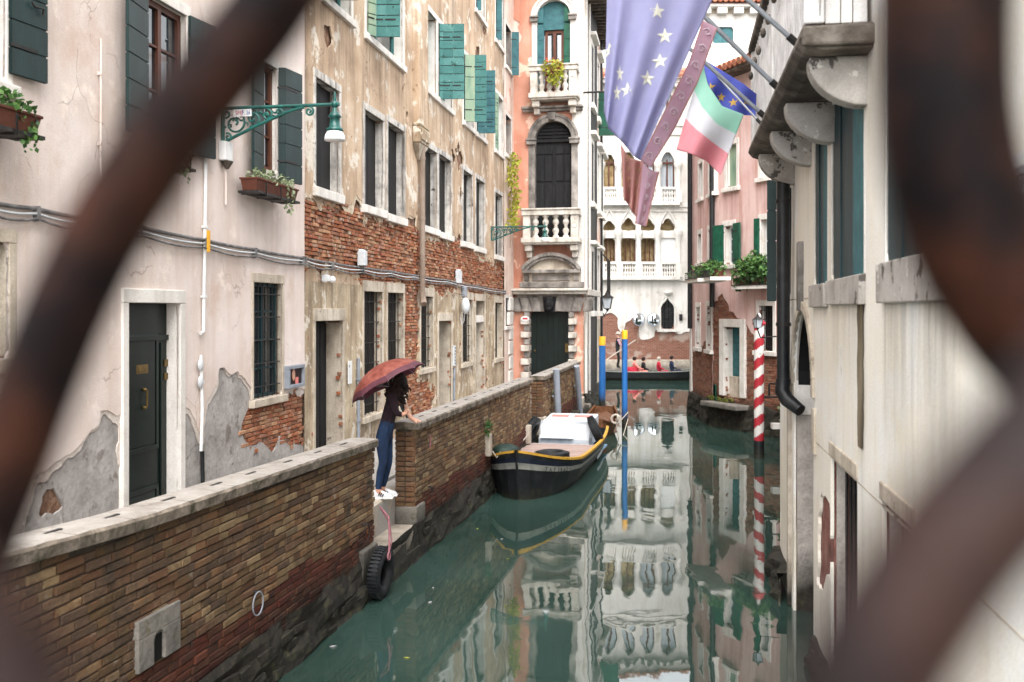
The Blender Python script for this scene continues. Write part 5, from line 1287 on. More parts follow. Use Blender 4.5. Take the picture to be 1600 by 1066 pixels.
# eaves with rafter ends and a row of tiles
em = MB(); em.box(-.6, SL + .3, -.75, .2, EZ, EZ + .08); ev = em.build('eaves', m_soffit, os_)
me = MB().box(-.06, .06, -.7, 0, -.16, -.002).mesh('rafter_end', m_soffit)
for k in range(int(SL / .4)): link('rafter_end', me, ev, (k * .4, 0, EZ))
me = MB().tube([(0, -.85, .12), (0, 4, 1.6)], .1, 8).mesh('roof_tile', m_rooft)
for k in range(int((SL + .8) / .22)): link('roof_tile', me, os_, (-.5 + k * .22, 0, EZ))
MB().add([(-.6, -.8, EZ + .09), (SL + .3, -.8, EZ + .09), (SL + .3, 4, EZ + 1.55), (-.6, 4, EZ + 1.55)], [(0, 1, 2, 3)]).build('roof', m_rooft, os_)
def wall_lantern(P, rz, label, s=1.):
    o = empty('lantern', P, rz, label, 'lantern'); g = MB()
    g.add([(-.11 * s, -.11 * s, 0), (.11 * s, -.11 * s, 0), (.11 * s, .11 * s, 0), (-.11 * s, .11 * s, 0), (-.17 * s, -.17 * s, .38 * s), (.17 * s, -.17 * s, .38 * s), (.17 * s, .17 * s, .38 * s), (-.17 * s, .17 * s, .38 * s)], [(0, 3, 2, 1), (4, 5, 6, 7), (0, 1, 5, 4), (1, 2, 6, 5), (2, 3, 7, 6), (3, 0, 4, 7)])
    g.build('glass', m_curtain, o)
    f_ = MB()
    for sx_, sy_ in ((-1, -1), (1, -1), (1, 1), (-1, 1)): f_.tube([(sx_ * .11 * s, sy_ * .11 * s, -.01), (sx_ * .175 * s, sy_ * .175 * s, .38 * s)], .016 * s, 5)
    f_.lathe([(.25 * s, .38 * s), (.2 * s, .43 * s), (.09 * s, .5 * s), (.07 * s, .56 * s), (.02 * s, .66 * s)], (0, 0, 0), 8); f_.lathe([(.02 * s, -.12 * s), (.06 * s, -.04 * s), (.16 * s, 0)], (0, 0, 0), 8); f_.build('frame', m_iron, o)
    return o
P = ORS.w(SL - 1, -.35, 0); Y_ = P.y
lp = at(949, 482, Y_); o = wall_lantern(lp, ORS.rz, 'grey glass lantern on a bracket at the far corner of the pale side house', 1.15)
MB().tube([(0, .0, -.1), (-.4, .12, -.35), (-.75, .12, -.2)], .022, 6).build('bracket', m_iron, o)
a = at(945, 455, Y_); b = at(952, 455, Y_)
o = empty('hanging_rod', at(951, 452, Y_), 0, 'dark iron rod hanging under a bracket above the far lantern', 'iron rod'); MB().box(-.07, .07, -.07, .07, -.35, 1.2).build('box', m_iron, o); MB().tube([(0, 0, 1.2), (-.35, .3, 1.6)], .03, 6).build('arm', m_iron, o)
o = empty('iron_bar', ORF.w(OL + .0, -.1, oz(148)), ORF.rz, 'thin black iron bar at the corner of the orange house by the big flag', 'iron bar'); MB().tube([(0, 0, 0), (ox(948) - OL, 0, 0)], .035, 6).build('rod', m_iron, o)
# ================================================================== WHITE PALAZZO at the end of the canal
pl = PAL.root('white_palazzo', 'white palazzo closing the canal, rows of pointed windows over a brick base', 'palazzo')
PX = lambda u: PAL.x(u); PZ = lambda v: PAL.z(960, v)
pa, pb = -6.0, 22.0
cols = [(942.5, 961.5), (970.5, 993.7), (1001.5, 1023.7), (1032, 1055)]
PY = 55.3; rz_ = lambda v: (v - HOR) * PY / FPX - HC      # height from the mirrored row
z1b, z1t, z1s, z1p = PZ(433), PZ(413), PZ(372.5), PZ(360.5)
lv2b, lv2t = rz_(852), rz_(872); lv2s, lv2a = rz_(915), rz_(942)
lv3b, lv3s, lv3a = rz_(980), rz_(1008), rz_(1025); PT = rz_(1037)
rects = []; trefs = []; pts2 = []
def tref(X, Z, c, w_, z0):       # pointed three-lobed head
    r = w_ * .27
    d = np.maximum.reduce([r - np.hypot(X - c + w_ * .24, Z - z0 - r), r - np.hypot(X - c - w_ * .24, Z - z0 - r), r - np.hypot(X - c, Z - z0 - r * 2.1), np.minimum(sd_rect(X, Z, (c - w_ * .5, c + w_ * .5, z0, z0 + r * .9)), 1), (r * .75 - np.abs(X - c)) - np.maximum(0, Z - z0 - r * 2.2) * .62])
    return np.where(Z < z0, -1, np.where(Z > z0 + r * 3.4, -1, d))
def ogee(X, Z, c, w_, z0, zs):
    d = sd_rect(X, Z, (c - w_ / 2, c + w_ / 2, z0, zs)); h = w_ * .85
    t = np.clip((Z - zs) / h, 0, 1); half = w_ / 2 * (1 - t ** 1.5) ** .8
    return np.maximum(d, np.where((Z >= zs) & (Z < zs + h), half - np.abs(X - c), -1))
W4 = []
for a, b in cols: W4.append(((PX(a) + PX(b)) / 2, PX(b) - PX(a)))
def ph(X, Z):
    d = np.full(X.shape, -9.)
    for c, w_ in W4:
        d = np.maximum(d, sd_rect(X, Z, (c - w_ / 2, c + w_ / 2, z1b, z1s))); d = np.maximum(d, tref(X, Z, c, w_, z1p))
        d = np.maximum(d, ogee(X, Z, c, w_ * .95, lv2b, lv2s)); d = np.maximum(d, ogee(X, Z, c, w_ * .9, lv3b, lv3s))
    c, w_ = (PX(1032) + PX(1054)) / 2, PX(1054) - PX(1032); d = np.maximum(d, ogee(X, Z, c, w_, PZ(514), PZ(480)))
    return d
pbrk = [(PX(900), PZ(592)), (PX(900), PZ(494)), (PX(967), PZ(495)), (PX(967.5), PZ(520)), (PX(971), PZ(520)), (PX(972), PZ(497)), (PX(1000), PZ(499)), (PX(1002), PZ(530)), (PX(1012), PZ(532)), (PX(1026), PZ(529)), (PX(1028), PZ(520)), (PX(1060), PZ(518)), (PX(1100), PZ(515)), (PX(1100), PZ(592))]
sheet('plaster', m_palw, pl, pa, pb, .3, PT, .14, lambda X, Z: np.minimum(-ph(X, Z), -(sd_poly(X, Z, pbrk) + fbm(X, Z, 1.2, 5) * .7)), 0, .3)
sheet('brick_base', m_palbrick, pl, pa, pb, -1, PZ(480), .3, lambda X, Z: -ph(X, Z), .05, .2)
MB().box(pa, pb, 1.4, 8, -1, PT).build('body', m_void, pl)
MB().box(pa, pb, -.3, .0, -1, PZ(562)).build('quay_ledge', m_quaystone, pl, bev=.03)
for k, (c, w_) in enumerate(W4):
    # level one: amber room, leaded sashes, white blind in the last bay
    o = MB().box(c - w_ * .72, c + w_ * .72, -.05, .02, z1s + .02, z1p - .02).build('window', m_stonew, pl)
    MB().box(c - w_ * .6, c + w_ * .6, .62, .66, z1b, z1p + .9).build('pane', m_amber, o)
    m = MB()
    for q in (-.5, -.16, .16, .46): m.box(c + w_ * q - .03, c + w_ * q + .03, .3, .36, z1b, z1s)
    for q in range(7):
        for s in (-1, 1): m.tube([(c + s * (-w_ * .45 + (q % 3) * .25), .33, z1b + .2 + (q // 3) * .45), (c + s * (-w_ * .45 + (q % 3) * .25 + .24), .33, z1b + .62 + (q // 3) * .45)], .012, 4)
    m.build('sash', m_brown, o)
    if k == 3: MB().box(c - w_ / 2, c + w_ / 2, .05, .1, z1s - 1.45, z1s).build('blind', m_white, o)
    # arch head moulding
    m = MB()
    for s in (-1, 1): m.tube([(c + s * w_ * .62, -.02, z1p), (c + s * w_ * .5, -.02, z1p + .45), (c + s * w_ * .28, -.02, z1p + .8), (c + s * .1, -.02, z1p + 1.0), (c, -.02, z1p + 1.2)], .06, 6)
    m.build('hood_mould', m_stonew, o)
    o2_ = MB().box(c - w_ * .55, c + w_ * .55, -.06, .02, lv2b - .1, lv2b - .002).build('window', m_stonew, pl); MB().box(c - w_ * .6, c + w_ * .6, .4, .44, lv2b, lv2a).build('pane', m_amber if k == 1 else (m_amber if k == 0 else m_curtain), o2_)
    m = MB()
    for q in (-.48, 0, .44): m.box(c + w_ * q - .04, c + w_ * q + .04, .25, .31, lv2b, lv2s + .2)
    m.box(c - w_ / 2, c + w_ / 2, .24, .3, lv2s - .05, lv2s + .05); m.build('sash', m_brown, o2_)
    o3_ = MB().box(c - w_ * .55, c + w_ * .55, -.12, .02, lv3b - .12, lv3b - .002).build('window', m_stonew, pl); MB().box(c - w_ * .6, c + w_ * .6, .3, .34, lv3b, lv3a).build('pane', m_curtain, o3_)
    m = MB()
    for q in (-.5, 0, .46): m.box(c + w_ * q - .05, c + w_ * q + .05, .2, .26, lv3b, lv3a)
    m.build('sash', m_brown, o3_)
# columns between the bays
for zb_, zt_ in ((z1b, z1p), (lv2b, lv2s)):
    me = MB().lathe([(.2, 0), (.2, .12), (.14, .18), (.13, (zt_ - zb_) * .8), (.2, (zt_ - zb_) * .88), (.24, (zt_ - zb_) * .93), (.24, zt_ - zb_)], (0, 0, 0), 10).mesh('column', m_stonew)
    for k in range(5):
        xx = (W4[0][0] - W4[0][1] * .68) if k == 0 else ((W4[3][0] + W4[3][1] * .68) if k == 4 else (W4[k - 1][0] + W4[k][0]) / 2 + (W4[k - 1][1] - W4[k][1]) / 4)
        link('column', me, pl, (xx, -.1, zb_))
# balustrades
for zb_, zt_ in ((z1b, z1t), (lv2b, lv2b + (z1t - z1b))):
    xa, xb = W4[0][0] - 1.2, W4[3][0] + W4[3][1] * .75
    b_ = MB().box(xa, xb, -.4, .0, zb_ - .16, zb_).build('balustrade', m_stonew, pl); MB().box(xa, xb, -.36, -.12, zt_ - .0, zt_ + .13).build('handrail', m_stonew, b_)
    for k, (c, w_) in enumerate(W4): balusters(b_, c - w_ * .5, c + w_ * .5, -.24, zb_, zt_, 6, m_stonew, r=.075, seg=8, joined=True, name='baluster_row')
    for k in range(5):
        xx = (W4[0][0] - W4[0][1] * .68) if k == 0 else ((W4[3][0] + W4[3][1] * .68) if k == 4 else (W4[k - 1][0] + W4[k][0]) / 2)
        MB().box(xx - .17, xx + .17, -.36, -.1, zb_, zt_).build('post', m_stonew, b_)
MB().box(pa, pb, -.12, .02, PZ(439), PZ(433) - .002).build('string_course', m_stonew, pl)
for zz in (rz_(838), rz_(845), rz_(958), rz_(972)): MB().box(pa, pb, -.08, .02, zz, zz + .09).build('string_course', m_stonew, pl)
cm = MB().box(pa, pb, -.5, .4, PT, PT + .25).build('cornice', m_stonew, pl)
me = MB().box(-.1, .1, -.45, 0, -.2, -.002).mesh('dentil', m_stonew)
for k in range(40): link('dentil', me, cm, (PX(925) + k * .42, 0, PT))
MB().add([(pa, -.7, PT + .26), (pb, -.7, PT + .26), (pb, 6, PT + 2.4), (pa, 6, PT + 2.4)], [(0, 1, 2, 3)]).build('roof', m_rooft, pl)
me = MB().tube([(0, -.75, .3), (0, 3, 1.45)], .12, 6).mesh('roof_tile', m_rooft)
for k in range(60): link('roof_tile', me, pl, (PX(925) + k * .28, 0, PT))
# gothic window in the base
c, w_ = (PX(1032) + PX(1054)) / 2, PX(1054) - PX(1032)
o = MB().box(c - w_ * .75, c + w_ * .75, -.14, .02, PZ(518.5), PZ(514) - .01).build('window', m_stonew, pl)
MB().box(c - w_ * .6, c + w_ * .6, .25, .3, PZ(514), PZ(466)).build('pane', m_glass, o)
m = MB()
for s in (-1, 1):
    m.tube([(c + s * w_ * .54, -.01, PZ(514)), (c + s * w_ * .54, -.01, PZ(481)), (c + s * w_ * .42, -.01, PZ(475)), (c + s * w_ * .16, -.01, PZ(469)), (c, -.01, PZ(463))], .07, 6)
m.build('hood_mould', m_stonew, o); g = MB()
for k in range(4): g.tube([(c - w_ * .4 + k * w_ * .27, .1, PZ(514)), (c - w_ * .4 + k * w_ * .27, .1, PZ(472))], .02, 5)
for k in range(5): g.tube([(c - w_ * .5, .1, PZ(510 - k * 7)), (c + w_ * .5, .1, PZ(510 - k * 7))], .02, 5)
g.build('grille', m_iron, o)
xx, zz = PX(1044), PZ(459); MB().lathe([(.05, -.1), (.2, 0), (.26, .1), (.1, .14)], (xx, -.1, zz), 10).build('finial', m_stonew, pl)
m = MB().box(PX(1061), PX(1066), -.1, .0, PZ(501), PZ(491)); m.build('small_vent', m_iron, pl)
for k, u in enumerate((997, 1019.5)):
    o = empty('traffic_mirror', (PX(u), PY - .35, PZ(499.5)), R(14 if k == 0 else -12), ('left' if k == 0 else 'right') + ' of the two round convex mirrors on the brick base of the white palazzo', 'convex mirror', 'round mirrors on the palazzo')
    m = MB(); rr_ = .33; rows = [[(rr_ * t * math.cos(2 * PI * i / 24), -.09 * (1 - t * t), rr_ * t * math.sin(2 * PI * i / 24)) for i in range(25)] for t in (.02, .25, .5, .75, 1)]
    m.grid(rows); m.build('mirror_face', m_mirror, o); MB().torus((0, 0, 0), rr_, .03, 'y', 28, 8).build('rim', m_pipeg, o); MB().tube([(0, .02, 0), (0, .38, 0)], .03, 6).build('arm', m_pipeg, o)

# cream house with a tiled roof behind the pink one
YB = 46; bgr = empty('cream_back_house', (0, YB, 0), 0, 'plain cream house with a tiled roof at the top behind the flags', 'house')
B = lambda u, v: (at(u, v, YB).x, at(u, v, YB).z)
x0, zt_ = B(1098, 22); x1 = x0 + 12; zb_ = 2
wx0, wz0 = B(1114, 68); wx1, wz1 = B(1146, 42)
hb = holes([(wx0, wx1, wz0, wz1)]); sheet('plaster', m_palw, bgr, x0, x1, zb_, zt_, .12, lambda X, Z: -hb(X, Z), 0, .2)
MB().box(x0 + .25, x1, .3, 1.5, zb_, zt_).build('body', m_palw, bgr)
o = MB().box(wx0 - .2, wx1 + .2, -.05, .2, wz0 - .15, wz0 - .002).build('window', m_stonew, bgr)
for k in range(2): MB().box(wx0 + k * (wx1 - wx0) / 2 + .01, wx0 + (k + 1) * (wx1 - wx0) / 2 - .01, .1, .15, wz0, wz1).build('shutter', m_shblue, o)
cz_ = B(1100, 14)[1]; ev = MB().box(x0 - .3, x1, -.4, .3, cz_, cz_ + .12).build('eaves', m_stonew, bgr); me = MB().box(-.22, .22, -.35, 0, -.28, -.002).mesh('corbel', m_stonew)
for k in range(9): link('corbel', me, ev, (x0 + .1 + k * .75, 0, cz_))
MB().box(x0, x1, .02, .2, zt_, cz_).build('frieze', m_jamb, bgr)
MB().add([(x0 - .4, -.5, cz_ + .14), (x1, -.5, cz_ + .14), (x1, 3, cz_ + 1.1), (x0 - .4, 3, cz_ + 1.1)], [(0, 1, 2, 3)]).build('roof', m_rooft, bgr)
me = MB().tube([(0, -.6, .26), (0, 4, 1.5)], .12, 7).mesh('roof_tile', m_rooft)
for k in range(24): link('roof_tile', me, bgr, (x0 - .3 + k * .25, 0, cz_))
o = empty('antenna', (B(1157, 20)[0], YB + 1, cz_), 0, 'thin roof aerial above the tiled roof at the top of the picture', 'aerial'); MB().tube([(0, 0, -.2), (0, 0, 3)], .025, 6).build('mast', m_iron, o); MB().tube([(-.4, 0, 2.4), (.4, 0, 2.4)], .015, 5).build('boom', m_iron, o)

# ================================================================== PINK HOUSE (right, at the bend)
pk = KB.root('pink_house', 'pink house with green shutters and a brick base at the bend on the right', 'house')
def sub(f):      # a wall of the pink house in its own plane, as parts of the one house
    e = f.o - KB.o; rel = Vector((e.dot(KB.ax), e.dot(KB.ay), 0))
    return rel, f.rz - KB.rz
relA, rotA = sub(KA)
class Shift:
    """collects parts built in another wall plane and moves them under the house"""
    def __init__(s): s.mark = set(C.objects)
    def move(s):
        for o in list(C.objects):
            if o not in s.mark and o.parent == pk:
                M = Matrix.Translation(relA) @ Matrix.Rotation(rotA, 4, 'Z'); o.matrix_local = M @ o.matrix_local
EK = KB.z(1160, 116)
def kwall(f, xa, xb, rects, bottom_poly, seed, nob):
    h_ = holes(rects)
    def fp(X, Z): return np.minimum(-(sd_poly(X, Z, bottom_poly) + fbm(X, Z, 1.6, seed, 5) * .9), -h_(X, Z))
    sheet('plaster', m_pink, pk, xa, xb, .5, EK, .1, fp, 0, .025, .015, seed, stains=[(q[0] - .2, q[1] + .2, q[2] - .1, 1.6, .7) for q in rects])
    w_ = sheet('wall', m_mortar, pk, xa, xb, -1, EK, .15, lambda X, Z: -h_(X, Z) - .03, .045, .2)
    bricks(f, w_, lambda a, b: fp(np.array([a]), np.array([b]))[0] < .12 and h_(np.array([a]), np.array([b]))[0] < -.05, xa, xb, .45, min(EK, bottom_poly[0][1] + .8), .018, [m_bpink], None, nob, L=.25, H=.06, seed=seed)
def kr(f, u0, u1, vs, vh): return (f.x(u0), f.x(u1), f.z(u0, vs), f.z(u0, vh))
kb_r = [kr(KB, 1136, 1151, 294, 228), kr(KB, 1133, 1146, 414, 354), kr(KB, 1189, 1201, 430, 344), kr(KB, 1133, 1158, 618, 511), kr(KB, 1186, 1208, 548, 478), kr(KB, 1189, 1201, 278, 215)]
ka_r = [kr(KA, 1092, 1098, 312, 258), kr(KA, 1108, 1115.5, 304, 258), kr(KA, 1091, 1096, 411, 367), kr(KA, 1107, 1113, 420, 360), kr(KA, 1088, 1094, 542, 480), kr(KA, 1105, 1112, 546, 478)]
KBL = KB.x(1225)
bp = [(-.2, KB.z(1121, 475)), (KB.x(1128), KB.z(1128, 470)), (KB.x(1140), KB.z(1140, 492)), (KB.x(1160), KB.z(1160, 500)), (KB.x(1190), KB.z(1190, 540)), (KBL + 1, KB.z(1200, 560)), (KBL + 1, -1), (-.2, -1)]
kwall(KB, 0, KBL, kb_r, bp, 81, 200)
KAL = KA.x(1079)
bpA = [(.1, KA.z(1114, 520)), (KA.x(1100), KA.z(1100, 530)), (KAL - 1, KA.z(1085, 560)), (KAL - 1, -1), (.1, -1)]
sh_ = Shift(); kwall(KA, KAL, 0, ka_r, bpA, 83, 100)
for k, r_ in enumerate(ka_r):
    o = surround(KA, pk, *r_, m_stonew, jw=.12, lh=.15, proud=.02, deep=.3, slh=.12); back(o, *r_, .2, m_glass)
for k in (2, 3):
    r_ = ka_r[k]; w_ = (r_[1] - r_[0]) * .6; shutter(pk, r_[0] - .02, -.04, r_[2] - .05, r_[3], w_, 165, m_shemer, 3, horizontal=False); shutter(pk, r_[1] + .02, -.04, r_[2] - .05, r_[3], w_, 20, m_shemer, 3, horizontal=False)
sh_.move()
MB().box(.1, KBL, .4, 8, -1, EK).build('body', m_void, pk)
# roof edge with tiles
ev = MB().box(-.4, KBL + .3, -.55, .3, EK, EK + .1).build('eaves', m_soffit, pk)
me = MB().tube([(0, -.65, .16), (0, 3, 1.3)], .11, 7).mesh('roof_tile', m_rooft)
for k in range(int(KBL / .24)): link('roof_tile', me, pk, (-.3 + k * .24, 0, EK))
MB().add([(-.4, -.6, EK + .11), (KBL + .3, -.6, EK + .11), (KBL + .3, 5, EK + 1.9), (-.4, 5, EK + 1.9)], [(0, 1, 2, 3)]).build('roof', m_rooft, pk)
for k in (0, 1, 2, 4, 5):
    r_ = kb_r[k]; o = surround(KB, pk, *r_, m_stonew, jw=.13, lh=.16, proud=.02, deep=.3, slh=.13, slp=.1)
    if k == 0: MB().box(r_[0], r_[1], .1, .14, r_[2], r_[3]).build('closed_shutter', m_shpale, o)
    elif k == 4: back(o, *r_, .22, m_void); grille(o, *r_, .05, 5, 5)
    else: sash(o, *r_, .18, m_white, m_glass, 2, 3, .07)
r_ = kb_r[1]; leaf_to(KB, pk, r_[0] - .02, -.04, r_[2] - .1, r_[3] + .05, 170, 1115, m_shemer, 4, horizontal=False); leaf_to(KB, pk, r_[1] + .02, -.04, r_[2] - .1, r_[3] + .05, 8, 1155.5, m_shemer, 3, horizontal=False)
r_ = kb_r[2]; leaf_to(KB, pk, r_[0] - .02, -.04, r_[2] - .1, r_[3] + .05, 170, 1179, m_shemer, 3, horizontal=False)
# water door
r_ = kb_r[3]; o = surround(KB, pk, *r_, m_stonew, jw=.24, lh=.24, proud=.06, deep=.4, sill=False, name='doorway')
zm = KB.z(1133, 588); dl = MB().box(r_[0], r_[1], .28, .32, zm, r_[3]).build('water_door', m_shblue, pk)
me = MB().box(.02, (r_[1] - r_[0]) / 2 - .01, -.022, -.001, 0, (r_[3] - zm) / 6 - .03).mesh('panel', m_shblue)
for k in range(6):
    for s in range(2): link('panel', me, dl, (r_[0] + s * (r_[1] - r_[0]) / 2, .28, zm + .01 + k * (r_[3] - zm) / 6))
MB().box(r_[0], r_[1], .15, .4, r_[2] - .2, zm - .002).build('threshold', m_jamb, pk)
MB().box(r_[0] - .6, r_[1] + .5, -.5, .0, r_[2] - .32, r_[2] - .2, .02).build('landing_stone', m_block, pk, bev=.03)
mossy(pk, -.1, KBL, -.1, KB.z(1126, 627), 7)
rd = random.Random(41); m = MB()
for k in range(40): m.ball((rd.uniform(-.1, KB.x(1150)), -.08, KB.z(1126, 627) + rd.uniform(-.15, .12)), rd.uniform(.06, .2), .03, rd.uniform(.02, .06), 7, 5)
o = m.build('moss_bank', m_moss, pk); o['kind'] = 'stuff'
sh_ = Shift(); mossy(pk, KAL, .05, -.1, .72, 8); MB().box(KAL - .02, KAL + .25, -.03, .2, .7, EK).build('corner_strip', m_stonew, pk); sh_.move()
o = KB.root('rain_pipe', 'black rain pipe between the far and near faces of the pink house', 'downpipe'); MB().tube([(.1, -.1, KB.z(1121, 480)), (.1, -.1, EK - .05)], .08, 8).build('tube', m_pipek, o)
o = KA.root('rain_pipe', 'pair of black rain pipes at the far corner of the pink house beside the palazzo', 'downpipe')
for q in (.25, .6): MB().tube([(KAL + q, -.1, 2.9), (KAL + q, -.1, EK - .05)], .05, 8).build('tube', m_pipek, o)
# planted window shelves
def shelf(f, u0, u1, v, n, hgt, label, seed, lm, nl, ls=.12):
    x0, z = f.px(u0, v, n); x1, _ = f.px(u1, v, n); L_ = abs(x1 - x0); a = min(x0, x1)
    o = empty('planted_shelf', f.w(a, 0, z), f.rz, label, 'planter', 'planted shelves on the pink house'); rd = random.Random(seed)
    MB().box(0, L_, n, -.02, -.12, -.02).build('shelf', m_stonew, o)
    for k in range(3): MB().lathe([(.1, 0), (.14, .18), (.15, .2)], (L_ * (k + .5) / 3, n * .5, -.015), 10).build('pot', m_terra, o)
    m = MB()
    for k in range(5): leaves(m, (L_ * (k + .5) / 5, n * .55, hgt * rd.uniform(.35, .6)), (L_ * .16, .28, hgt * .5), nl // 5, ls, rd, .2)
    m.build('foliage', lm, o)
    g = MB(); g.box(0, L_, n - .02, n, .18, .2); g.box(0, L_, n - .02, n, -.02, .01); [g.box(L_ * k / 12 - .006, L_ * k / 12 + .006, n - .018, n - .004, .011, .179) for k in range(13)]; g.build('iron_guard', m_iron, o)
shelf(KB, 1143, 1200, 446, -.45, .95, 'big shelf of bushy green plants below the emerald shutters of the pink house', 31, m_leaf, 1100, .13)
shelf(KA, 1071, 1090, 437, -.8, .5, 'farther small shelf of potted plants at the far end of the pink house', 32, m_leaf, 260)
shelf(KA, 1094, 1110, 434, -.6, .55, 'middle shelf of potted plants on the receding face of the pink house', 33, m_leaf, 260)

# low brick stretch joining the pink house to the right house
Lp0 = RGT.w(RGT.x(1222) , .35, 0); Lp1 = KB.w(KBL, .2, 0); LNK = Frame(Lp1, Vector((Lp0.x - Lp1.x, Lp0.y - Lp1.y, 0))); LL = (Vector((Lp0.x, Lp0.y)) - Vector((Lp1.x, Lp1.y))).length
lw_ = LNK.root('canal_wall', 'low crumbling mossy canal wall between the pink house and the right house', 'canal wall')
m_lw = mat('crumbling mossy wall', [lin('#6b5040'), lin('#8f7058'), lin('#b8a68e')], 3, .95, 1.0, 12, wear=(lin('#4a5030'), 2.5, .56, .08), algae=(.3, 1.1))
sheet('wall', m_lw, lw_, -.5, LL, -1, 3.2, .12, lambda X, Z: X * 0 + 1, 0, .3, .12, 6); MB().box(-.5, LL, .1, 2, -1, 3.15, .01).build('core', m_lw, lw_)
rd = random.Random(9); m = MB()
for k in range(9): leaves(m, (LL * .25 + k * .3, -.1, 2.0 + rd.uniform(-.8, .6)), (.3, .2, .4), 80, .12, rd, .4)
o = empty('creeper', LNK.w(0, 0, 0), LNK.rz, 'dusty grey green creeper on the wall behind the striped pole', 'creeper'); m.build('foliage', m_leafd, o)

# ================================================================== RIGHT HOUSE
rt = RGT.root('right_house', 'cream plastered house along the right edge with teal shutters, balcony and an arched water gate', 'house')
rx = lambda u, n=0: RGT.x(u, n); rzz = lambda u, v, n=0: RGT.z(u, v, n)
ra0, ra1 = rx(1240), rx(1271); arr = (ra1 - ra0) / 2; acx = (ra0 + ra1) / 2
zsp_ = rzz(1256, 486) - arr * 1.0
ZW0 = rzz(1300, 430); ZW1 = rzz(1352, 120)
rw = [(rx(1273), rx(1293), rzz(1273, 446), ZW1 + .1), (rx(1300), rx(1350), rzz(1300, 438), ZW1 + .1), (rx(1384), rx(1488), rzz(1384, 411), ZW1 + .4), (rx(1577) + .9, rx(1577) + 1.9, rzz(1384, 411), ZW1 + .4)]
rlow = [(rx(1298), rx(1340), -.5, rzz(1298, 700)), (rx(1378), rx(1378) + .9, -.5, rzz(1378, 766))]
rh = holes(rw + rlow, [(acx, arr, -.6, zsp_)])
RX0, RX1 = rx(1219), rx(1600) + 5.0; RT = 11.5
def frt(X, Z): return -rh(X, Z)
sheet('plaster', m_right, rt, RX0, RX1, -.3, RT, .055, lambda X, Z: np.minimum(frt(X, Z), -np.minimum(sd_poly(X, Z, [(rx(1277), rzz(1277, 905)), (rx(1279), rzz(1279, 800)), (rx(1283), rzz(1283, 752)), (rx(1288), rzz(1288, 775)), (rx(1297), rzz(1297, 790)), (rx(1297), rzz(1297, 905))]) + fbm(X, Z, 3, 6, 5) * .3, 1)), 0, .03, .015, 11, stains=[(rw[2][0] - .05, rw[2][1] + .1, rw[2][2] - .24, 1.3, .75), (rw[1][0], rw[1][1], rw[1][2] - .2, .8, .5), (rw[3][0], rw[3][1], rw[3][2] - .2, 1.3, .8), (RX0, RX1, 1.1, 1.3, .35), (RX0, RX1, rzz(1300, 120), .8, .5), (rx(1345), rx(1352), rzz(1346, 432), 2.6, .8)])
m_rb = mat('bare red masonry', [lin('#5d3a33'), lin('#7d5148'), lin('#8d6a60')], 6, .95, 1.0, 12)
sheet('wall', m_rb, rt, RX0, RX1, -1, RT, .12, lambda X, Z: frt(X, Z) - .03, .035, .2)
MB().box(RX0 + .05, RX1, .75, 5, -1, RT).build('body', m_void, rt); MB().box(RX0 - .1, RX1, -.3, 5, RT, RT + .2).build('roof', m_rooft, rt)
MB().box(RX0 + .01, RX0 + .06, .0, 5, -1, RT).build('end_wall', m_right, rt)
# arched water gate: rough far jamb, stone springer, ring of stones
MB().box(ra0 - .3, ra0 + .005, .04, .8, -1, zsp_ - .35).build('gate_jamb', m_rightd, rt); MB().box(ra0 - .3, ra0 + .02, .02, .75, zsp_ - .349, zsp_ + .05).build('springer', m_stonew, rt, bev=.01); MB().box(ra0 - .3, ra0 + .004, .05, .13, zsp_ + .051, zsp_ + .42).build('jamb_top', m_rightd, rt); MB().box(ra0 - .35, ra0 - .01, .131, .76, zsp_ + .051, zsp_ + .42).build('dark_vault', m_void, rt); MB().box(ra0 - .35, ra0 + .003, .04, .76, zsp_ + .421, zsp_ + 1.7).build('dark_vault', m_void, rt)
MB().box(ra1 - .004, ra1 + .3, .04, .8, -1, zsp_).build('gate_jamb', m_rightd, rt)
m = MB(); m.arch(acx, zsp_, arr - .004, arr + .03, .03, .05, n=16); m.build('gate_vault', m_rightd, rt); m = MB(); m.arch(acx, zsp_, arr - .02, arr + .04, .051, .76, n=16); m.build('dark_vault', m_void, rt)
gs = MB(); gs.arch(acx, zsp_, arr + .002, arr + .11, -.03, .02, n=16); gs.build('gate_arch', m_jamb, rt, bev=.01)
MB().box(acx - .08, acx + .08, -.06, .02, zsp_ + arr + .0, zsp_ + arr + .75).build('keystone', m_stoned, rt, bev=.015)
MB().box(ra0 - .28, ra0 - .16, -.05, .04, .0, zsp_).build('gate_edge', m_quaystone, rt, bev=.015); MB().box(ra1 + .02, ra1 + .2, -.025, .02, zsp_ - .55, zsp_ - .1).build('springer', m_jamb, rt, bev=.01)
# windows with teal shutters folded into the reveals
for k, r_ in enumerate(rw):
    o = surround(RGT, rt, *r_, m_stonew if k else m_stonew, jw=.05, lh=.12, proud=.004, deep=.12, slh=.22 if k != 2 else .26, slp=.05, slw=.02, sillm=m_marble)
    w_ = r_[1] - r_[0]; n = 4
    for q in range(n):
        pm = MB().box(r_[0] + q * w_ / n + .006, r_[0] + (q + 1) * w_ / n - .006, .012 + .012 * (q % 2), .06, r_[2], r_[3]); pm.build('shutter_panel', m_teal, o)
    MB().box(r_[1] - w_ * .32, r_[1] - .003, .004, .0115, r_[2], r_[3]).build('reveal_leaf', m_shblue, o)
    back(o, *r_, .08, m_void)
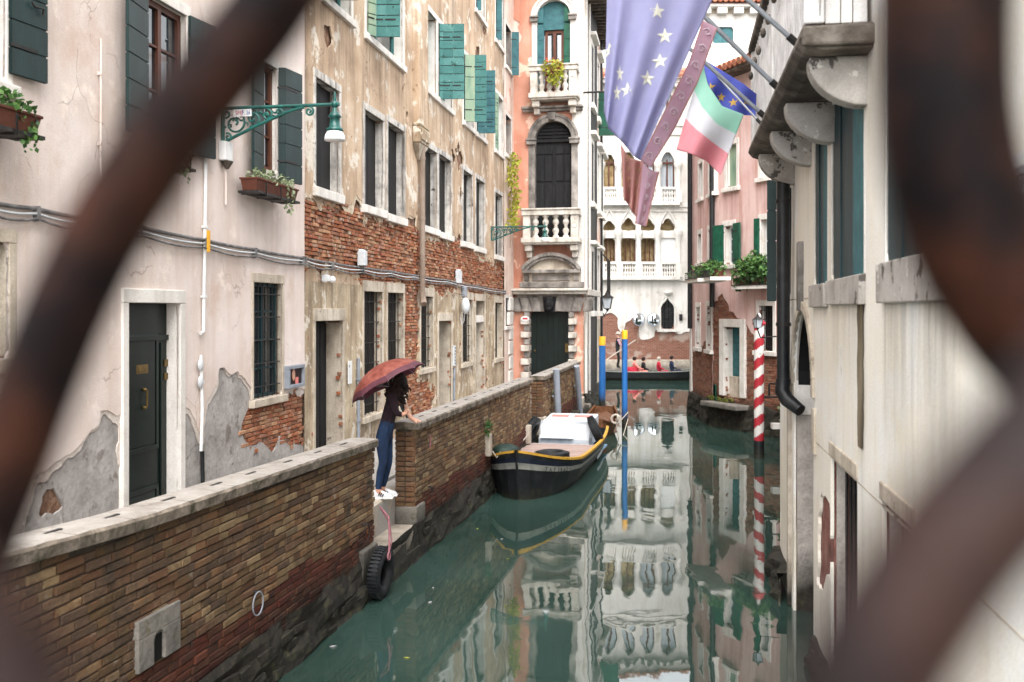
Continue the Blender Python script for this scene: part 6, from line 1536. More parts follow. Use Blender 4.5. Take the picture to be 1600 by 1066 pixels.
# lower openings at the water
for k, r_ in enumerate(rlow):
    MB().box(r_[0] - .25, r_[0] + .004, .05, .13, -1, r_[3] - .02, .004).build('opening_jamb', m_rightd, rt); MB().box(r_[1] - .004, r_[1] + .25, .05, .7, -1, r_[3]).build('opening_jamb', m_rightd, rt)
    MB().box(r_[0] - .03, r_[1] + .03, -.015, .6, r_[3] - .06, r_[3] + .06).build('lintel', m_jamb, rt, bev=.01)
    g = MB()
    for q in range(7): xx = r_[0] + (r_[1] - r_[0]) * (q + .5) / 7; g.tube([(xx, .12, -.5), (xx, .12, r_[3] - .05)], .012, 6)
    g.build('grille', m_iron, rt); MB().box(r_[0] - .02, r_[1] + .02, .16, .2, -1, r_[3]).build('dark_back', m_void, rt)
# string line and wall joints
zs_ = rzz(1232, 470); MB().box(RX0, rx(1295), -.004, .01, zs_, zs_ + .015).build('string_line', m_jamb, rt); zs_ = rzz(1273, 690); MB().box(rx(1272), RX1, -.003, .01, zs_, zs_ + .012).build('string_line', m_jamb, rt)
# stain of dark run-off below the second sill
sx0 = rx(1341.5); sx1 = rx(1351); zt1_, zb1_ = rzz(1346, 432), rzz(1346, 700)
m_stain = mat('dark run-off stain', [lin('#453b2b'), lin('#5f5340'), lin('#8a7d67')], 4, .9, .2, 30, stretch=(1, 1, .2))
stp_ = [(sx0 + .01 * math.sin(k * 1.7) + .012 * k / 12, zt1_ + (zb1_ - zt1_) * k / 12) for k in range(13)]; stq_ = [(sx1 - .012 * math.sin(k * 2.3) - .02 * k / 12, zt1_ + (zb1_ - zt1_) * k / 12) for k in range(13)]
sheet('runoff_stain', m_stain, rt, sx0 - .15, sx1 + .15, zb1_ - .3, zt1_ + .5, .02, lambda X, Z: sd_poly(X, Z, stp_ + stq_[::-1]) + fbm(X, Z, 6, 2) * .03, -.011, 0)
mossy(rt, RX0, rx(1236), -.12, .36, 9); mossy(rt, rx(1273), RX1, -.03, .3, 10)
# balcony on four marble corbels
hs_ = [(1352, 169), (1299.5, 221), (1267, 261.6), (1240.6, 289.5)]
cxs = [rx(u) for u, v in hs_]; zc_ = sum(rzz(u, v) for u, v in hs_) / 4
PR = .46; zsl = zc_ + .36
bal = None
bxa, bxb = min(cxs) - .45, max(cxs) + .28
m = MB(); ns = 6
prof = [(-PR + .12, zsl - .002), (-PR + .02, zsl + .03), (-PR - .03, zsl + .09), (-PR - .02, zsl + .15), (-PR + .02, zsl + .17), (.05, zsl + .18), (.05, zsl - .0)]
m.add([(bxa, y, z) for y, z in prof] + [(bxb, y, z) for y, z in prof], [tuple(range(6, -1, -1)), tuple(range(7, 14))] + [(i, (i + 1) % 7, 7 + (i + 1) % 7, 7 + i) for i in range(7)])
bal = m.build('balcony', m_soffit, rt, bev=.01)
MB().box(bxb + .0, bxb + .05, -PR - .02, .05, zsl + .02, zsl + .16).build('slab_end', m_soffit, bal, bev=.02)
for k, c in enumerate(sorted(cxs)):
    poly = [(0, 0)] ; pts = [(.02, zsl - .004), (-PR + .06, zsl - .004), (-PR + .06, zsl - .06)] + [(-PR + .06 + (PR - .06) * (1 - math.cos(R(a))) ** .9, zsl - .06 - (.30) * math.sin(R(a))) for a in range(10, 91, 10)] + [(.02, zsl - .36)]
    m = MB(); n = len(pts); th = .09
    m.add([(c - th, y, z) for y, z in pts] + [(c + th, y, z) for y, z in pts], [tuple(range(n)), tuple(range(2 * n - 1, n - 1, -1))] + [(i, (i + 1) % n, n + (i + 1) % n, n + i) for i in range(n)])
    m.build('corbel', m_marble, bal, bev=.012)
# parapet of the balcony: stone slats between posts, dark rail
zt_ = zsl + .185; hb_ = 1.08
me = MB().box(-.03, .03, -.03, .03, 0, hb_).lathe([(.045, .02), (.03, .2), (.05, .5), (.03, .8), (.045, hb_ - .02)], (0, 0, 0), 8).mesh('slat', m_balw)
nsl = int((bxb - bxa) / .17)
for k in range(nsl): link('slat', me, bal, (bxa + .15 + k * (bxb - bxa - .3) / nsl, -PR + .06, zt_))
for k, (ya, yb) in enumerate(((.145, .25), (.256, .33), (.336, .43))): MB().box(bxb - .11 - .01 * k, bxb - .03, -PR + ya, -PR + yb, zt_, zt_ + hb_).build('slat', m_balw if k != 1 else m_stonew, bal, bev=.008)
for xx in (bxa + .02, bxb - .14, (bxa + bxb) / 2): MB().box(xx, xx + .14, -PR + .0, -PR + .14, zt_, zt_ + hb_ + .02).build('post', m_balw, bal, bev=.012)
MB().box(bxa, bxb, -PR + .1, -PR + .115, zt_ + .05, zt_ + hb_).build('back_panel', m_balw, bal)
MB().box(bxa - .03, bxb + .03, -PR - .03, -PR + .17, zt_ + hb_ + .021, zt_ + hb_ + .12).build('handrail', m_soffit, bal, bev=.02); MB().box(bxb - .14, bxb + .0, -PR + .171, .05, zt_ + hb_ + .021, zt_ + hb_ + .12).build('handrail', m_soffit, bal, bev=.02)
m = MB()
for k in range(9): m.ball((bxa + .3 + k * (bxb - bxa) / 9, -PR - .02, zt_ + hb_ * .72 + .03 * (k % 2)), .07, .03, .05, 8, 5)
m.build('carved_band', m_soffit, bal)
# big dark shutter at the far corner and black downpipe
_x, _y = rx(1219) + .06, -.05
leaf_to(RGT, rt, _x, _y, RGT.z(1213, 472), RGT.z(1213, 290), 104, 1199, m_shdark, 4)
MB().box(rx(1222), rx(1236), -.03, .02, rzz(1230, 460), rzz(1230, 300)).build('narrow_shutter', m_teal, rt)
dp = RGT.root('downpipe', 'thick black downpipe with a patched lower end at the far corner of the right house', 'downpipe'); xp = rx(1224, -.12)
MB().tube([(xp, -.12, rzz(1224, 585)), (xp, -.12, RT - .1)], .075, 14).build('tube', m_pipek, dp); MB().tube([(xp, -.12, rzz(1224, 585) + .02), (xp, -.13, rzz(1224, 600)), (xp + .06, -.08, rzz(1224, 612)), (xp + .2, .05, rzz(1224, 625))], [.085, .09, .085, .07], 14).build('elbow', m_pipek, dp)
for v in (505, 330): MB().lathe([(.088, -.02), (.088, .02)], (xp, -.12, rzz(1224, v)), 14).build('collar', m_iron, dp)
# notice board half behind the ironwork
x0, z1 = RGT.px(1577, 246, -.02); x1 = x0 + .55; z0 = z1 - .24
sg = empty('wall_sign', RGT.w(x0, 0, z0), RGT.rz, 'grey enamel notice on the right wall, half hidden by the ironwork at the right edge', 'sign')
MB().box(0, x1 - x0, -.02, -.004, 0, z1 - z0 - .055).build('plate', m_pipeg, sg); MB().box(0, x1 - x0, -.021, -.004, z1 - z0 - .053, z1 - z0).build('header', m_white, sg)
text('DIVIETO', .082, m_blktxt, sg, Matrix.Translation((.012, -.0225, .122)) @ FRONT, align='LEFT', sx=.72); text('NUOTO', .082, m_blktxt, sg, Matrix.Translation((.05, -.0225, .045)) @ FRONT, align='LEFT', sx=.72)
# ================================================================== POLES IN THE WATER
def water_pole(u, vtop, vwater, rad, label, kind):
    B0 = on_z(u, vwater, 0.); Y = B0.y; zt = at(u, vtop, Y).z
    o = empty('mooring_pole', (B0.x, B0.y, 0), 0, label, 'mooring pole', 'painted mooring poles in the canal')
    if kind == 'blue':
        zy = zt - (14 * Y / FPX)
        MB().lathe([(rad, -1), (rad, zy)], (0, 0, 0), 16).build('shaft', m_blue, o); MB().lathe([(rad * 1.01, zy + .002), (rad * 1.01, zt - .02), (rad * .9, zt)], (0, 0, 0), 16).build('yellow_top', m_yellow, o)
    else:
        zb = .42; n = 20; H_ = zt - zb - .25
        rows = 90; m = MB(); vs = []
        for i in range(rows + 1):
            for k in range(n): a = 2 * PI * k / n; vs.append((rad * math.cos(a), rad * math.sin(a), zb + H_ * i / rows))
        for i in range(rows):
            for k in range(n):
                # twisted stripe, pitch .5 m
                m.cur = 0
                ph = ((zb + H_ * i / rows) / .46 - k / n) % 1.0; m.f.append((i * n + k, i * n + (k + 1) % n, (i + 1) * n + (k + 1) % n, (i + 1) * n + k)); m.mi.append(0 if ph < .5 else 1); m.sm.append(True)
        m.v = vs; m.build('striped_shaft', [m_red, m_whitep], o)
        MB().lathe([(rad * 1.02, -1), (rad * 1.02, zb)], (0, 0, 0), n).build('foot', m_hull, o)
        MB().lathe([(rad * 1.0, 0), (rad * 1.35, .02), (rad * 1.35, .06), (rad * 1.0, .09), (rad * .9, .13), (rad * .4, .17)], (0, 0, zb + H_ + .001), 16).build('cap', m_red, o)
        MB().lathe([(.02, 0), (.05, .04), (.045, .08), (.01, .12)], (0, 0, zb + H_ + .17), 10).build('knob', m_whitep, o)
        MB().lathe([(rad * 1.06, .0), (rad * 1.06, .03)], (0, 0, .1), n).build('band', m_iron, o)
    return o, Y, zt
water_pole(976, 516, 671, .085, 'tall blue mooring pole with a yellow top nearest the moored boat', 'blue')
water_pole(941, 526, 640, .115, 'blue mooring pole with a yellow top close to the pale side house', 'blue')
sp, SY, SZ = water_pole(1186, 492, 716, .118, 'red and white spiral striped mooring pole by the right house', 'striped')
o = empty('pole_bracket', (sp.location.x, sp.location.y, 1.45), 0, 'iron bracket holding the striped pole to the canal wall', 'bracket'); MB().box(-.02, .55, -.03, .03, -.02, .02).build('bar', m_iron, o)
MB().box(.25, .6, -.02, .02, .3, .34).build('bar', m_iron, o); MB().box(.22, .26, -.025, .025, .03, .31).build('bar', m_iron, o); MB().box(.3, .65, -.1, .1, -.75, -.62).build('stone', m_stonew, o)
P = at(1184, 512, 19.5); o = wall_lantern(P, .3, 'dark iron lantern behind the top of the striped pole', .42); MB().tube([(0, 0, -.05), (.12, .1, -.2), (.6, .2, -.18)], .014, 6).build('bracket', m_iron, o)

# ================================================================== BOAT
tip = Vector((.08, 18.25)); axd = Vector((.222, 1)).normalized()
bt = empty('work_boat', (tip.x, tip.y, 0), math.atan2(axd.y, axd.x), 'black hulled work boat with a yellow gunwale and plank deck moored along the brick parapet', 'boat')
# local x runs from the bow tip to the stern, y to the left (wall side)
BLn = 7.4
st_ = [0, .12, .35, .7, 1.2, 1.9, 2.8, 3.8, 5.0, 6.2, 7.0, 7.4]
def hb(x): return min(.93, .10 + .93 * (1 - math.exp(-x * 1.25))) if x < 5 else .93 - .16 * ((x - 5) / 2.4) ** 1.6
def sheer(x): return .48 + .42 * math.exp(-x * .9) + .05 * max(0, (x - 4) / 3.4) ** 2
def sect(x):
    b = hb(x); s = sheer(x); rk = .28 * math.exp(-x * 2.2)
    return [(x + rk, .0, -.35), (x + rk * .8, b * .62, -.25), (x + rk * .6, b * .80, .02), (x + rk * .35, b * .92, s * .4), (x + rk * .18, b * .975, s * .66), (x + rk * .1, b * .99, s * .74), (x, b, s * .80), (x, b + .012, s * .90), (x, b + .018, s)]
m = MB()
NS = 9
for side in (1, -1):
    for i in range(len(st_) - 1):
        A = sect(st_[i]); B_ = sect(st_[i + 1])
        if i == 0: A = [(p[0], p[1] * .18, p[2]) for p in A]
        for k in range(NS - 1):
            m.cur = {4: 1, 5: 1, 6: 2}.get(k, 0)
            q = [A[k], A[k + 1], B_[k + 1], B_[k]]
            m.add([(x, y * side, z) for x, y, z in q], [(0, 1, 2, 3) if side < 0 else (3, 2, 1, 0)], False)
m.cur = 0
A = sect(BLn); m.add([(x, y, z) for x, y, z in A] + [(x, -y, z) for x, y, z in A], [(k, k + 1, NS + k + 1, NS + k) for k in range(NS - 1)])
hull = m.build('hull', [m_hull, m_hullw, m_hulln, m_hully], bt)
# gunwale capping
for side in (1, -1):
    m = MB(); rows = []
    for x in [i * BLn / 40 for i in range(41)]:
        b = hb(x) * (.18 + .82 * min(1, x / .1)); s = sheer(x); rows.append([(x, side * (b + .025), s + .0), (x, side * (b + .025), s + .045), (x + .02, side * (b - .04), s + .05), (x + .02, side * (b - .04), s - .01)])
    m.grid(rows, False); m.build('gunwale', m_hully, bt)
MB().tube([(-.02, 0, sheer(0) + .06), (.05, 0, .55), (.16, 0, .2), (.3, 0, -.3)], .025, 8).build('stem_post', m_hull, bt)
# name on the starboard bow band
def band_pt(x, side): b = hb(x); s = sheer(x); return Vector((x + .02, side * (b + .012), s * .70))
a = band_pt(.42, -1); b = band_pt(1.25, -1); d = (b - a); ang = math.atan2(d.y, d.x); slp = math.atan2(b.z - a.z, math.hypot(d.x, d.y))
def on_bow(x0, x1, body, side, size, sx):
    """letters one by one along the curved band"""
    n = len(body)
    for i, chv in enumerate(body):
        if chv == ' ': continue
        x = x0 + (x1 - x0) * (i + .5) / n; p = band_pt(x, side); q = band_pt(x + .03, side); d = q - p; az = math.atan2(d.y, d.x)
        if side > 0: az += PI
        nrm = Vector((math.sin(az), -math.cos(az), 0)); tl = math.atan2(q.z - p.z, math.hypot(d.x, d.y)) * (1 if side < 0 else -1)
        M = Matrix.Translation(p + nrm * .014) @ Matrix.Rotation(az, 4, 'Z') @ Matrix.Rotation(-tl, 4, 'Y') @ Matrix.Rotation(R(90), 4, 'X')
        text(chv, size, m_blktxt, hull, M, sx=sx)
on_bow(.34, 1.12, 'TAPIRAZ*', -1, .125, .8)
on_bow(1.12, .34, 'TAPIRAZ*', 1, .125, .8)
# deck planks over the hold, hold and cabin panel
for k in range(23):
    x0 = .62 + k * .182; b = min(hb(x0), hb(x0 + .17)) - .085; zz = sheer(x0) - .055
    MB().box(x0, x0 + .176, -b, b, zz - .04, zz + .003 * (k % 3)).build('deck_plank', m_deck, bt)
m = MB(); rows = []
for x in [.15 + i * .25 for i in range(5)]: rows.append([(x, -hb(x) + .05, sheer(x) - .09), (x, 0, sheer(x) - .07), (x, hb(x) - .05, sheer(x) - .09)])
m.grid(rows); m.build('fore_deck', m_hull, bt)
MB().box(4.9, 7.2, -.78, .78, .1, .14).build('hold_floor', m_boatb, bt)
for s in (1, -1):
    m = MB(); rows = [[(x, s * (hb(x) - .09), .1), (x, s * (hb(x) - .07), sheer(x) - .01)] for x in [4.85 + .25 * i for i in range(11)]]; m.grid(rows); m.build('inner_side', m_boatw, bt)
MB().box(4.83, 4.88, -.8, .8, .12, sheer(4.8) - .06).build('hold_bulkhead', m_boatw, bt)
# white engine housing: box with a sloping lid and low front panel
m = MB(); m.prism([(5.2, .3), (6.9, .3), (6.9, .93), (5.55, .84), (5.2, .5)], -.6, .6); m.build('engine_housing', m_boatw, bt, bev=.02)
MB().box(5.52, 5.58, -.63, .63, .5, .88).build('windscreen', m_boatw, bt)
Mx = Matrix.Translation((5.32, .14, .70)) @ Matrix.Rotation(R(-40), 4, 'Y'); MB().box(-.28, .3, -.38, .40, -.015, .015, M=Mx).build('hatch_lid', m_white, bt, bev=.008)
for y0 in (-.48, .08): MB().box(6.35, 6.6, y0, y0 + .42, .905, .915, M=Matrix.Translation((6.5, 0, .91)) @ Matrix.Rotation(R(-4), 4, 'Y') @ Matrix.Translation((-6.5, 0, -.91))).build('red_panel', m_salmon, bt)
MB().box(6.95, 7.3, -.6, .6, .35, .4).build('stern_seat', m_boatb, bt)
# loose gear lying in the boat
def on_boat(x, y, z): a = axd; return Vector((tip.x + a.x * x - a.y * y, tip.y + a.y * x + a.x * y, z))
def tyre(P, rz, tilt, R0, r, label, flat=False, name='tyre_fender'):
    o = empty(name, P, 0, label, 'tyre', 'tyres used as fenders'); o.rotation_euler = (tilt, 0, rz)
    MB().torus((0, 0, 0), R0, r, 'z' if flat else 'y', 40, 12, 1.15).build('tyre', m_rubber, o)
    m = MB()
    for k in range(40):
        a = 2 * PI * k / 40; q = R0 + r * .98
        if flat: m.box(-.012, .012, -.012, .012, -r * .8, r * .8, M=Matrix.Rotation(a, 4, 'Z') @ Matrix.Translation((q, 0, 0)))
        else: m.box(-.012, .012, -r * .85, r * .85, -.012, .012, M=Matrix.Rotation(a, 4, 'Y') @ Matrix.Translation((q, 0, 0)))
    m.build('tread', m_rubber, o); return o
az = math.atan2(axd.y, axd.x)
tyre(on_boat(5.3, -.74, .72), az + R(8), R(-24), .25, .085, 'black tyre leaning on the right side of the white engine housing')
tyre(on_boat(5.0, .74, .70), az - R(8), R(24), .25, .085, 'black tyre standing between the moored boat and the parapet')
tyre(on_boat(1.35, -.42, .68), 0, 0, .26, .075, 'black tyre lying flat on the plank deck near the bow', True)
o = empty('rope_lashing', on_boat(1.3, -.22, .70), az, 'black and white striped cord lashed round the tyre on the deck', 'cord')
for k in range(3): MB().tube([(-.12 + .0, .02 + .05 * k, -.08), (-.04, .02 + .05 * k, .03), (.1, .03 + .05 * k, .02), (.16, .03 + .05 * k, -.08)], .014, 6).build('cord', m_rope if k % 2 == 0 else m_rubber, o)
o = empty('tarpaulin', on_boat(.95, .42, .80), az, 'bundle of dark green tarpaulin on the bow beside the parapet', 'tarpaulin')
m = MB(); rd = random.Random(3)
rows = [[((.28 + .03 * rd.random()) * math.sin(PI * i / 8) * math.cos(2 * PI * k / 14) * 1.0, .26 * math.sin(PI * i / 8) * math.sin(2 * PI * k / 14) + .015 * math.sin(k * 2.2 + i), -.13 * math.cos(PI * i / 8) + .012 * math.sin(k * 3.1)) for k in range(15)] for i in range(9)]
m.grid(rows); m.build('bundle', m_tarp, o)
o = empty('buoy', on_boat(1.3, .36, .74), az, 'white fender buoy beside the green tarpaulin on the deck', 'buoy'); MB().ball((0, 0, 0), .17, .13, .12, 14, 9).build('body', m_white, o); MB().torus((-.17, 0, 0), .03, .012, 'z', 12, 6).build('eye', m_white, o)
# boat hook and mooring line
o = empty('mooring_line', on_boat(3.9, .86, .52), 0, 'pale mooring line from the boat to the parapet stone', 'rope')
e_ = QUAY.w(QUAY.x(819), -.1, QUAY.z(819, 678)) - o.location; MB().tube([(0, 0, 0), tuple(e_ * .5 + Vector((0, 0, -.06))), tuple(e_)], .014, 6).build('line', m_rope, o)
o = empty('mooring_line', on_boat(.35, .38, .86), 0, 'slack line from the bow to the mooring stone', 'rope'); e_ = QUAY.w(QUAY.x(760), -.12, QUAY.z(760, 705)) - o.location; MB().tube([(0, 0, 0), tuple(e_ * .5 + Vector((0, 0, -.12))), tuple(e_)], .012, 6).build('line', m_rope, o)
# second boat, varnished brown, beyond
P = on_z(940, 664, .35); b2 = empty('small_boat', (P.x + .0, P.y + .9, -.02), R(78), 'varnished orange brown wooden boat behind the black work boat', 'boat')
m = MB(); rows = []
for i in range(13):
    x = -1.0 + i * .2; b = .5 * math.sin(PI * min(1, (i + 1.5) / 15.5)) ** .6; s = .36 + .14 * abs(x) ** 2.4; rows.append([(x, -b, s), (x, -b * .95, .25), (x, -b * .6, -.1), (x, b * .6, -.1), (x, b * .95, .25), (x, b, s)])
m.grid(rows, False); m.add(rows[0], [tuple(range(6))]); m.add(rows[-1], [tuple(range(5, -1, -1))]); m.build('hull', m_boato, b2)
m = MB(); rows2 = []
for i in range(8): x = -.9 + i * .24; rows2.append([(x, -.42 + .1 * abs(x), .40 + .1 * abs(x)), (x, -.12, .54 + .06 * math.sin(i * 1.9)), (x, .1, .52 + .06 * math.sin(i * 1.3 + 1)), (x, .42 - .1 * abs(x), .40 + .1 * abs(x))])
m.grid(rows2); m.build('folded_cover', m_boato, b2)
for s in (-1, 1): m = MB(); m.tube([(r[0][0], s * abs(r[0][1]) * 1.0, r[0][2] + .01) for r in rows], .035, 6); m.build('rub_rail', m_boato, b2)
o = empty('mooring_line', at(962, 655, P.y), 0, 'coiled pale rope tying the brown boat to the blue pole', 'rope'); q = on_z(976, 671) ; e_ = Vector((q.x, q.y, .5)) - o.location
m = MB(); m.torus((0, 0, 0), .12, .03, 'y', 16, 6); m.torus((.05, .02, .02), .1, .025, 'x', 16, 6); m.tube([(0, 0, 0), tuple(e_ * .5 + Vector((.0, 0, -.15))), tuple(e_ + Vector((.1, 0, -.0)))], .016, 6); m.tube([(0, 0, -.05), (.1, 0, -.6), (.16, 0, -.62), tuple(e_ + Vector((.1, 0, -.2)))], .014, 6); m.build('coil', m_rope, o)

# tyre hanging by a pink rope at the water steps
tx = X1 - .22; P = QUAY.w(tx, -.16, QUAY.z(584, 887)); zt = P.z
tyre(P, QUAY.rz - R(2), R(4), .235, .07, 'large black tyre hanging from a pink rope by the water steps')
o = empty('pink_rope', QUAY.w(tx, -.16, .95), QUAY.rz, 'faded pink rope tied round the corner of the parapet and holding the tyre', 'rope')
m = MB()
m.tube([(.24, .1, .12), (.23, -.02, .0), (.14, -.06, -.2), (0, -.1, zt + .24 - .95)], .012, 6); m.tube([(.26, .1, .10), (.28, -.02, -.1), (.24, -.06, -.3), (.02, -.1, zt + .26 - .95)], .008, 6); m.torus((0, -.1, zt + .20 - .95), .045, .012, 'y', 14, 6); m.build('cord', m_ropepink, o)
x, z = QUAY.px(672, 690, -.03); o = empty('pink_ribbon', QUAY.w(x, -.03, z), QUAY.rz, 'small pink ribbon hanging on the second parapet near its end', 'ribbon'); MB().tube([(0, 0, .09), (.02, 0, .02), (0, 0, -.09)], .012, 5).build('strip', m_ropepink, o)

# leaves floating on the water
rd = random.Random(77); me = []
for k in range(4):
    m = MB(); m.add([(-.05, 0, 0), (0, -.025, .004), (.055, 0, .006), (0, .025, .004)], [(0, 1, 2, 3)]); me.append(m.mesh('leaf', m_leafy if k % 2 else m_orn))
for k, (u, v) in enumerate([(677, 919), (746, 827), (784, 843), (793, 874), (672, 942), (636, 1029), (520, 1011), (731, 757)]):
    P = on_z(u, v); o = link('floating_leaf', me[k % 4], None, (P.x, P.y, .006), (0, 0, rd.uniform(0, 6)), (rd.uniform(.4, .8),) * 3)
    tag(o, 'small pale leaf floating on the green canal water', 'leaf', 'leaves floating on the canal')

# ================================================================== GONDOLA
GY = 50.5; gx = lambda u: at(u, 590, GY).x
go = empty('gondola', (gx(1005), GY, 0), 0, 'long black gondola with passengers crossing in front of the white palazzo', 'gondola')
m = MB(); rows = []
for i in range(25):
    t = -1 + 2 * i / 24; x = 5.4 * t; b = .68 * max(0, 1 - abs(t) ** 2.4) ** .8 + .015; s = .42 + (1.05 if t < 0 else .95) * abs(t) ** 3.2; k_ = -.15 + .75 * abs(t) ** 4
    rows.append([(x, -b, s), (x, -b * .8, (s + k_) / 2), (x, -b * .45, k_), (x, b * .45, k_), (x, b * .8, (s + k_) / 2), (x, b, s)])
m.grid(rows, False); m.build('hull', m_hull, go)
for s in (0, 5): MB().tube([(r[s][0], r[s][1], r[s][2] + .02) for r in rows], .03, 6).build('gunwale', m_hullw, go)
MB().box(-4.4, -2.4, -.4, .4, .55, .6).build('stern_deck', m_hull, go)
MB().prism([(5.3, 1.2), (5.42, 1.2), (5.6, 1.9), (5.3, 2.0), (5.4, 1.75), (5.25, 1.6)], -.02, .02).build('prow_iron', m_pipeg, go)
MB().lathe([(.3, .3), (.34, .62), (.2, .66)], (-.55, 0, 0), 10).build('armchair', m_cloud, go)

# ================================================================== PEOPLE
def skin_body(name, joints, edges, parent, mats, matfn, sub=2, root='pelvis'):
    """one continuous body grown from a skeleton of joints {name: (x, y, z, radius)}"""
    names = list(joints); ix = {n: i for i, n in enumerate(names)}
    me = bpy.data.meshes.new(name); me.from_pydata([joints[n][:3] for n in names], [(ix[a], ix[b]) for a, b in edges], []); me.update()
    o = bpy.data.objects.new(name, me); C.objects.link(o)
    sk = o.modifiers.new('skin', 'SKIN'); sv = me.skin_vertices[0].data
    for n in names:
        r = joints[n][3]; sv[ix[n]].radius = r if isinstance(r, tuple) else (r, r); sv[ix[n]].use_root = (n == root)
    ss = o.modifiers.new('sub', 'SUBSURF'); ss.levels = sub; ss.render_levels = sub
    dg = bpy.context.evaluated_depsgraph_get(); dg.update(); nm = bpy.data.meshes.new_from_object(o.evaluated_get(dg)); nm.name = name
    bpy.data.objects.remove(o)
    nm.materials.clear()
    for q in mats: nm.materials.append(q)
    for p in nm.polygons: p.material_index = matfn(p.center); p.use_smooth = True
    b = bpy.data.objects.new(name, nm); C.objects.link(b); b.parent = parent
    return b

# woman leaning on the end of the second parapet; local x to the right, y away from us
WP = on_z(597, 777, .925); WY = WP.y; px_m = WY / FPX
wo_ = empty('person', (WP.x, WP.y, .925), 0, 'woman in a dark sweater and blue jeans leaning on the parapet under an umbrella', 'person')
wx = lambda u: (u - 597) * px_m; wz = lambda v: HC - .925 + (HOR - v) * px_m
J = {'pelvis': (wx(600), 0, wz(672), (.135, .12)), 'waist': (wx(606), 0, wz(655), (.115, .10)), 'chest': (wx(613), 0, wz(632), (.13, .11)), 'upper': (wx(617), 0, wz(617), (.11, .10)), 'neck': (wx(620), .0, wz(608), .05), 'head': (wx(625), .0, wz(597), .085), 'crown': (wx(625), 0, wz(588), .07),
     'hipl': (wx(598), -.085, wz(683), .105), 'kneel': (wx(600), -.09, wz(722), .062), 'calfl': (wx(595.5), -.09, wz(738), .058), 'ankl': (wx(592), -.09, wz(766), .042), 'toel': (wx(600), -.09, wz(773), .038),
     'hipr': (wx(602), .085, wz(683), .10), 'kneer': (wx(606), .1, wz(722), .06), 'calfr': (wx(602), .1, wz(740), .056), 'ankr': (wx(596), .1, wz(766), .04), 'toer': (wx(604), .1, wz(773), .036),
     'shl': (wx(615), -.16, wz(617), .065), 'ell': (wx(622), -.19, wz(644), .05), 'wrl': (wx(632), -.12, wz(647), .032), 'hal': (wx(636), -.10, wz(643), .03),
     'shr': (wx(620), .15, wz(617), .06), 'elr': (wx(632), .2, wz(646), .048), 'wrr': (wx(641), .15, wz(656), .032), 'har': (wx(648), .13, wz(659), .028)}
E = [('pelvis', 'waist'), ('waist', 'chest'), ('chest', 'upper'), ('upper', 'neck'), ('neck', 'head'), ('head', 'crown'), ('pelvis', 'hipl'), ('hipl', 'kneel'), ('kneel', 'calfl'), ('calfl', 'ankl'), ('ankl', 'toel'), ('pelvis', 'hipr'), ('hipr', 'kneer'), ('kneer', 'calfr'), ('calfr', 'ankr'), ('ankr', 'toer'), ('upper', 'shl'), ('shl', 'ell'), ('ell', 'wrl'), ('wrl', 'hal'), ('upper', 'shr'), ('shr', 'elr'), ('elr', 'wrr'), ('wrr', 'har')]
for hnd, bx_, s in (('hal', (wx(636), -.10, wz(643)), 1), ('har', (wx(648), .13, wz(659)), -1)):
    for k in range(4):
        a = Vector(bx_) + Vector((.02, (-.03 + .02 * k), .012 - .004 * abs(k - 1.5))); n1, n2 = f'{hnd}f{k}', f'{hnd}g{k}'
        if s > 0: J[n1] = (a.x + .015, a.y, a.z + .02, .011); J[n2] = (a.x - .005, a.y - .005, a.z + .035 - .012 * k, .009)
        else: J[n1] = (a.x + .03, a.y, a.z - .01, .010); J[n2] = (a.x + .06 - .006 * abs(k - 1.5), a.y, a.z - .028, .008)
        E += [(hnd, n1), (n1, n2)]
    J[hnd + 't'] = (bx_[0] + (.0 if s > 0 else .02), bx_[1] - .045, bx_[2] + .03 * s, .011); E += [(hnd, hnd + 't')]
zwaist = wz(658)
def wm(c):
    if c.z < .13: return 2
    if c.z < zwaist + .25 * (wx(606) - c.x) and c.x < wx(627): return 0
    if c.x > wx(630) and c.z < wz(636) + .02: return 2
    if c.z > wz(609): return 2
    return 1
skin_body('body', J, E, wo_, [m_jeans, m_sweater, m_skin], wm, 3)
# curly hair: many small curls in a volume round the head
rd = random.Random(6); m = MB(); hc = Vector((wx(621), 0, wz(600)))
m.ball(tuple(hc + Vector((-.0, .0, .03))), .14, .13, .15, 14, 10); m.ball(tuple(hc + Vector((-.03, 0, -.1))), .13, .13, .15, 14, 10)
for k in range(420):
    while True:
        q = Vector((rd.uniform(-1, 1), rd.uniform(-1, 1), rd.uniform(-1, 1)))
        if .55 < q.length < 1: break
    p = hc + Vector((-.015 + q.x * .165, q.y * .165, q.z * .23 - .055)); d = Vector((rd.uniform(-1, 1), rd.uniform(-1, 1), -1.2)).normalized() * rd.uniform(.03, .07); e = Vector((rd.uniform(-1, 1), rd.uniform(-1, 1), rd.uniform(-.3, .3))).normalized() * .018
    m.tube([p, p + d * .5 + e, p + d], [.012, .012, .006], 4, False)
m.build('hair', m_hair, wo_)
# face details under the hair
fc = Vector((wx(625), 0, wz(597))); m = MB(); m.ball(tuple(fc + Vector((.085, 0, -.01))), .02, .014, .022, 8, 6); m.build('nose', m_skin, wo_)
m = MB()
for s in (-1, 1): m.ball(tuple(fc + Vector((.078, s * .033, .02))), .01, .014, .008, 8, 5)
m.build('eyes', m_hair, wo_); MB().ball(tuple(fc + Vector((.078, 0, -.05))), .01, .026, .008, 8, 5).build('mouth', m_salmon, wo_)
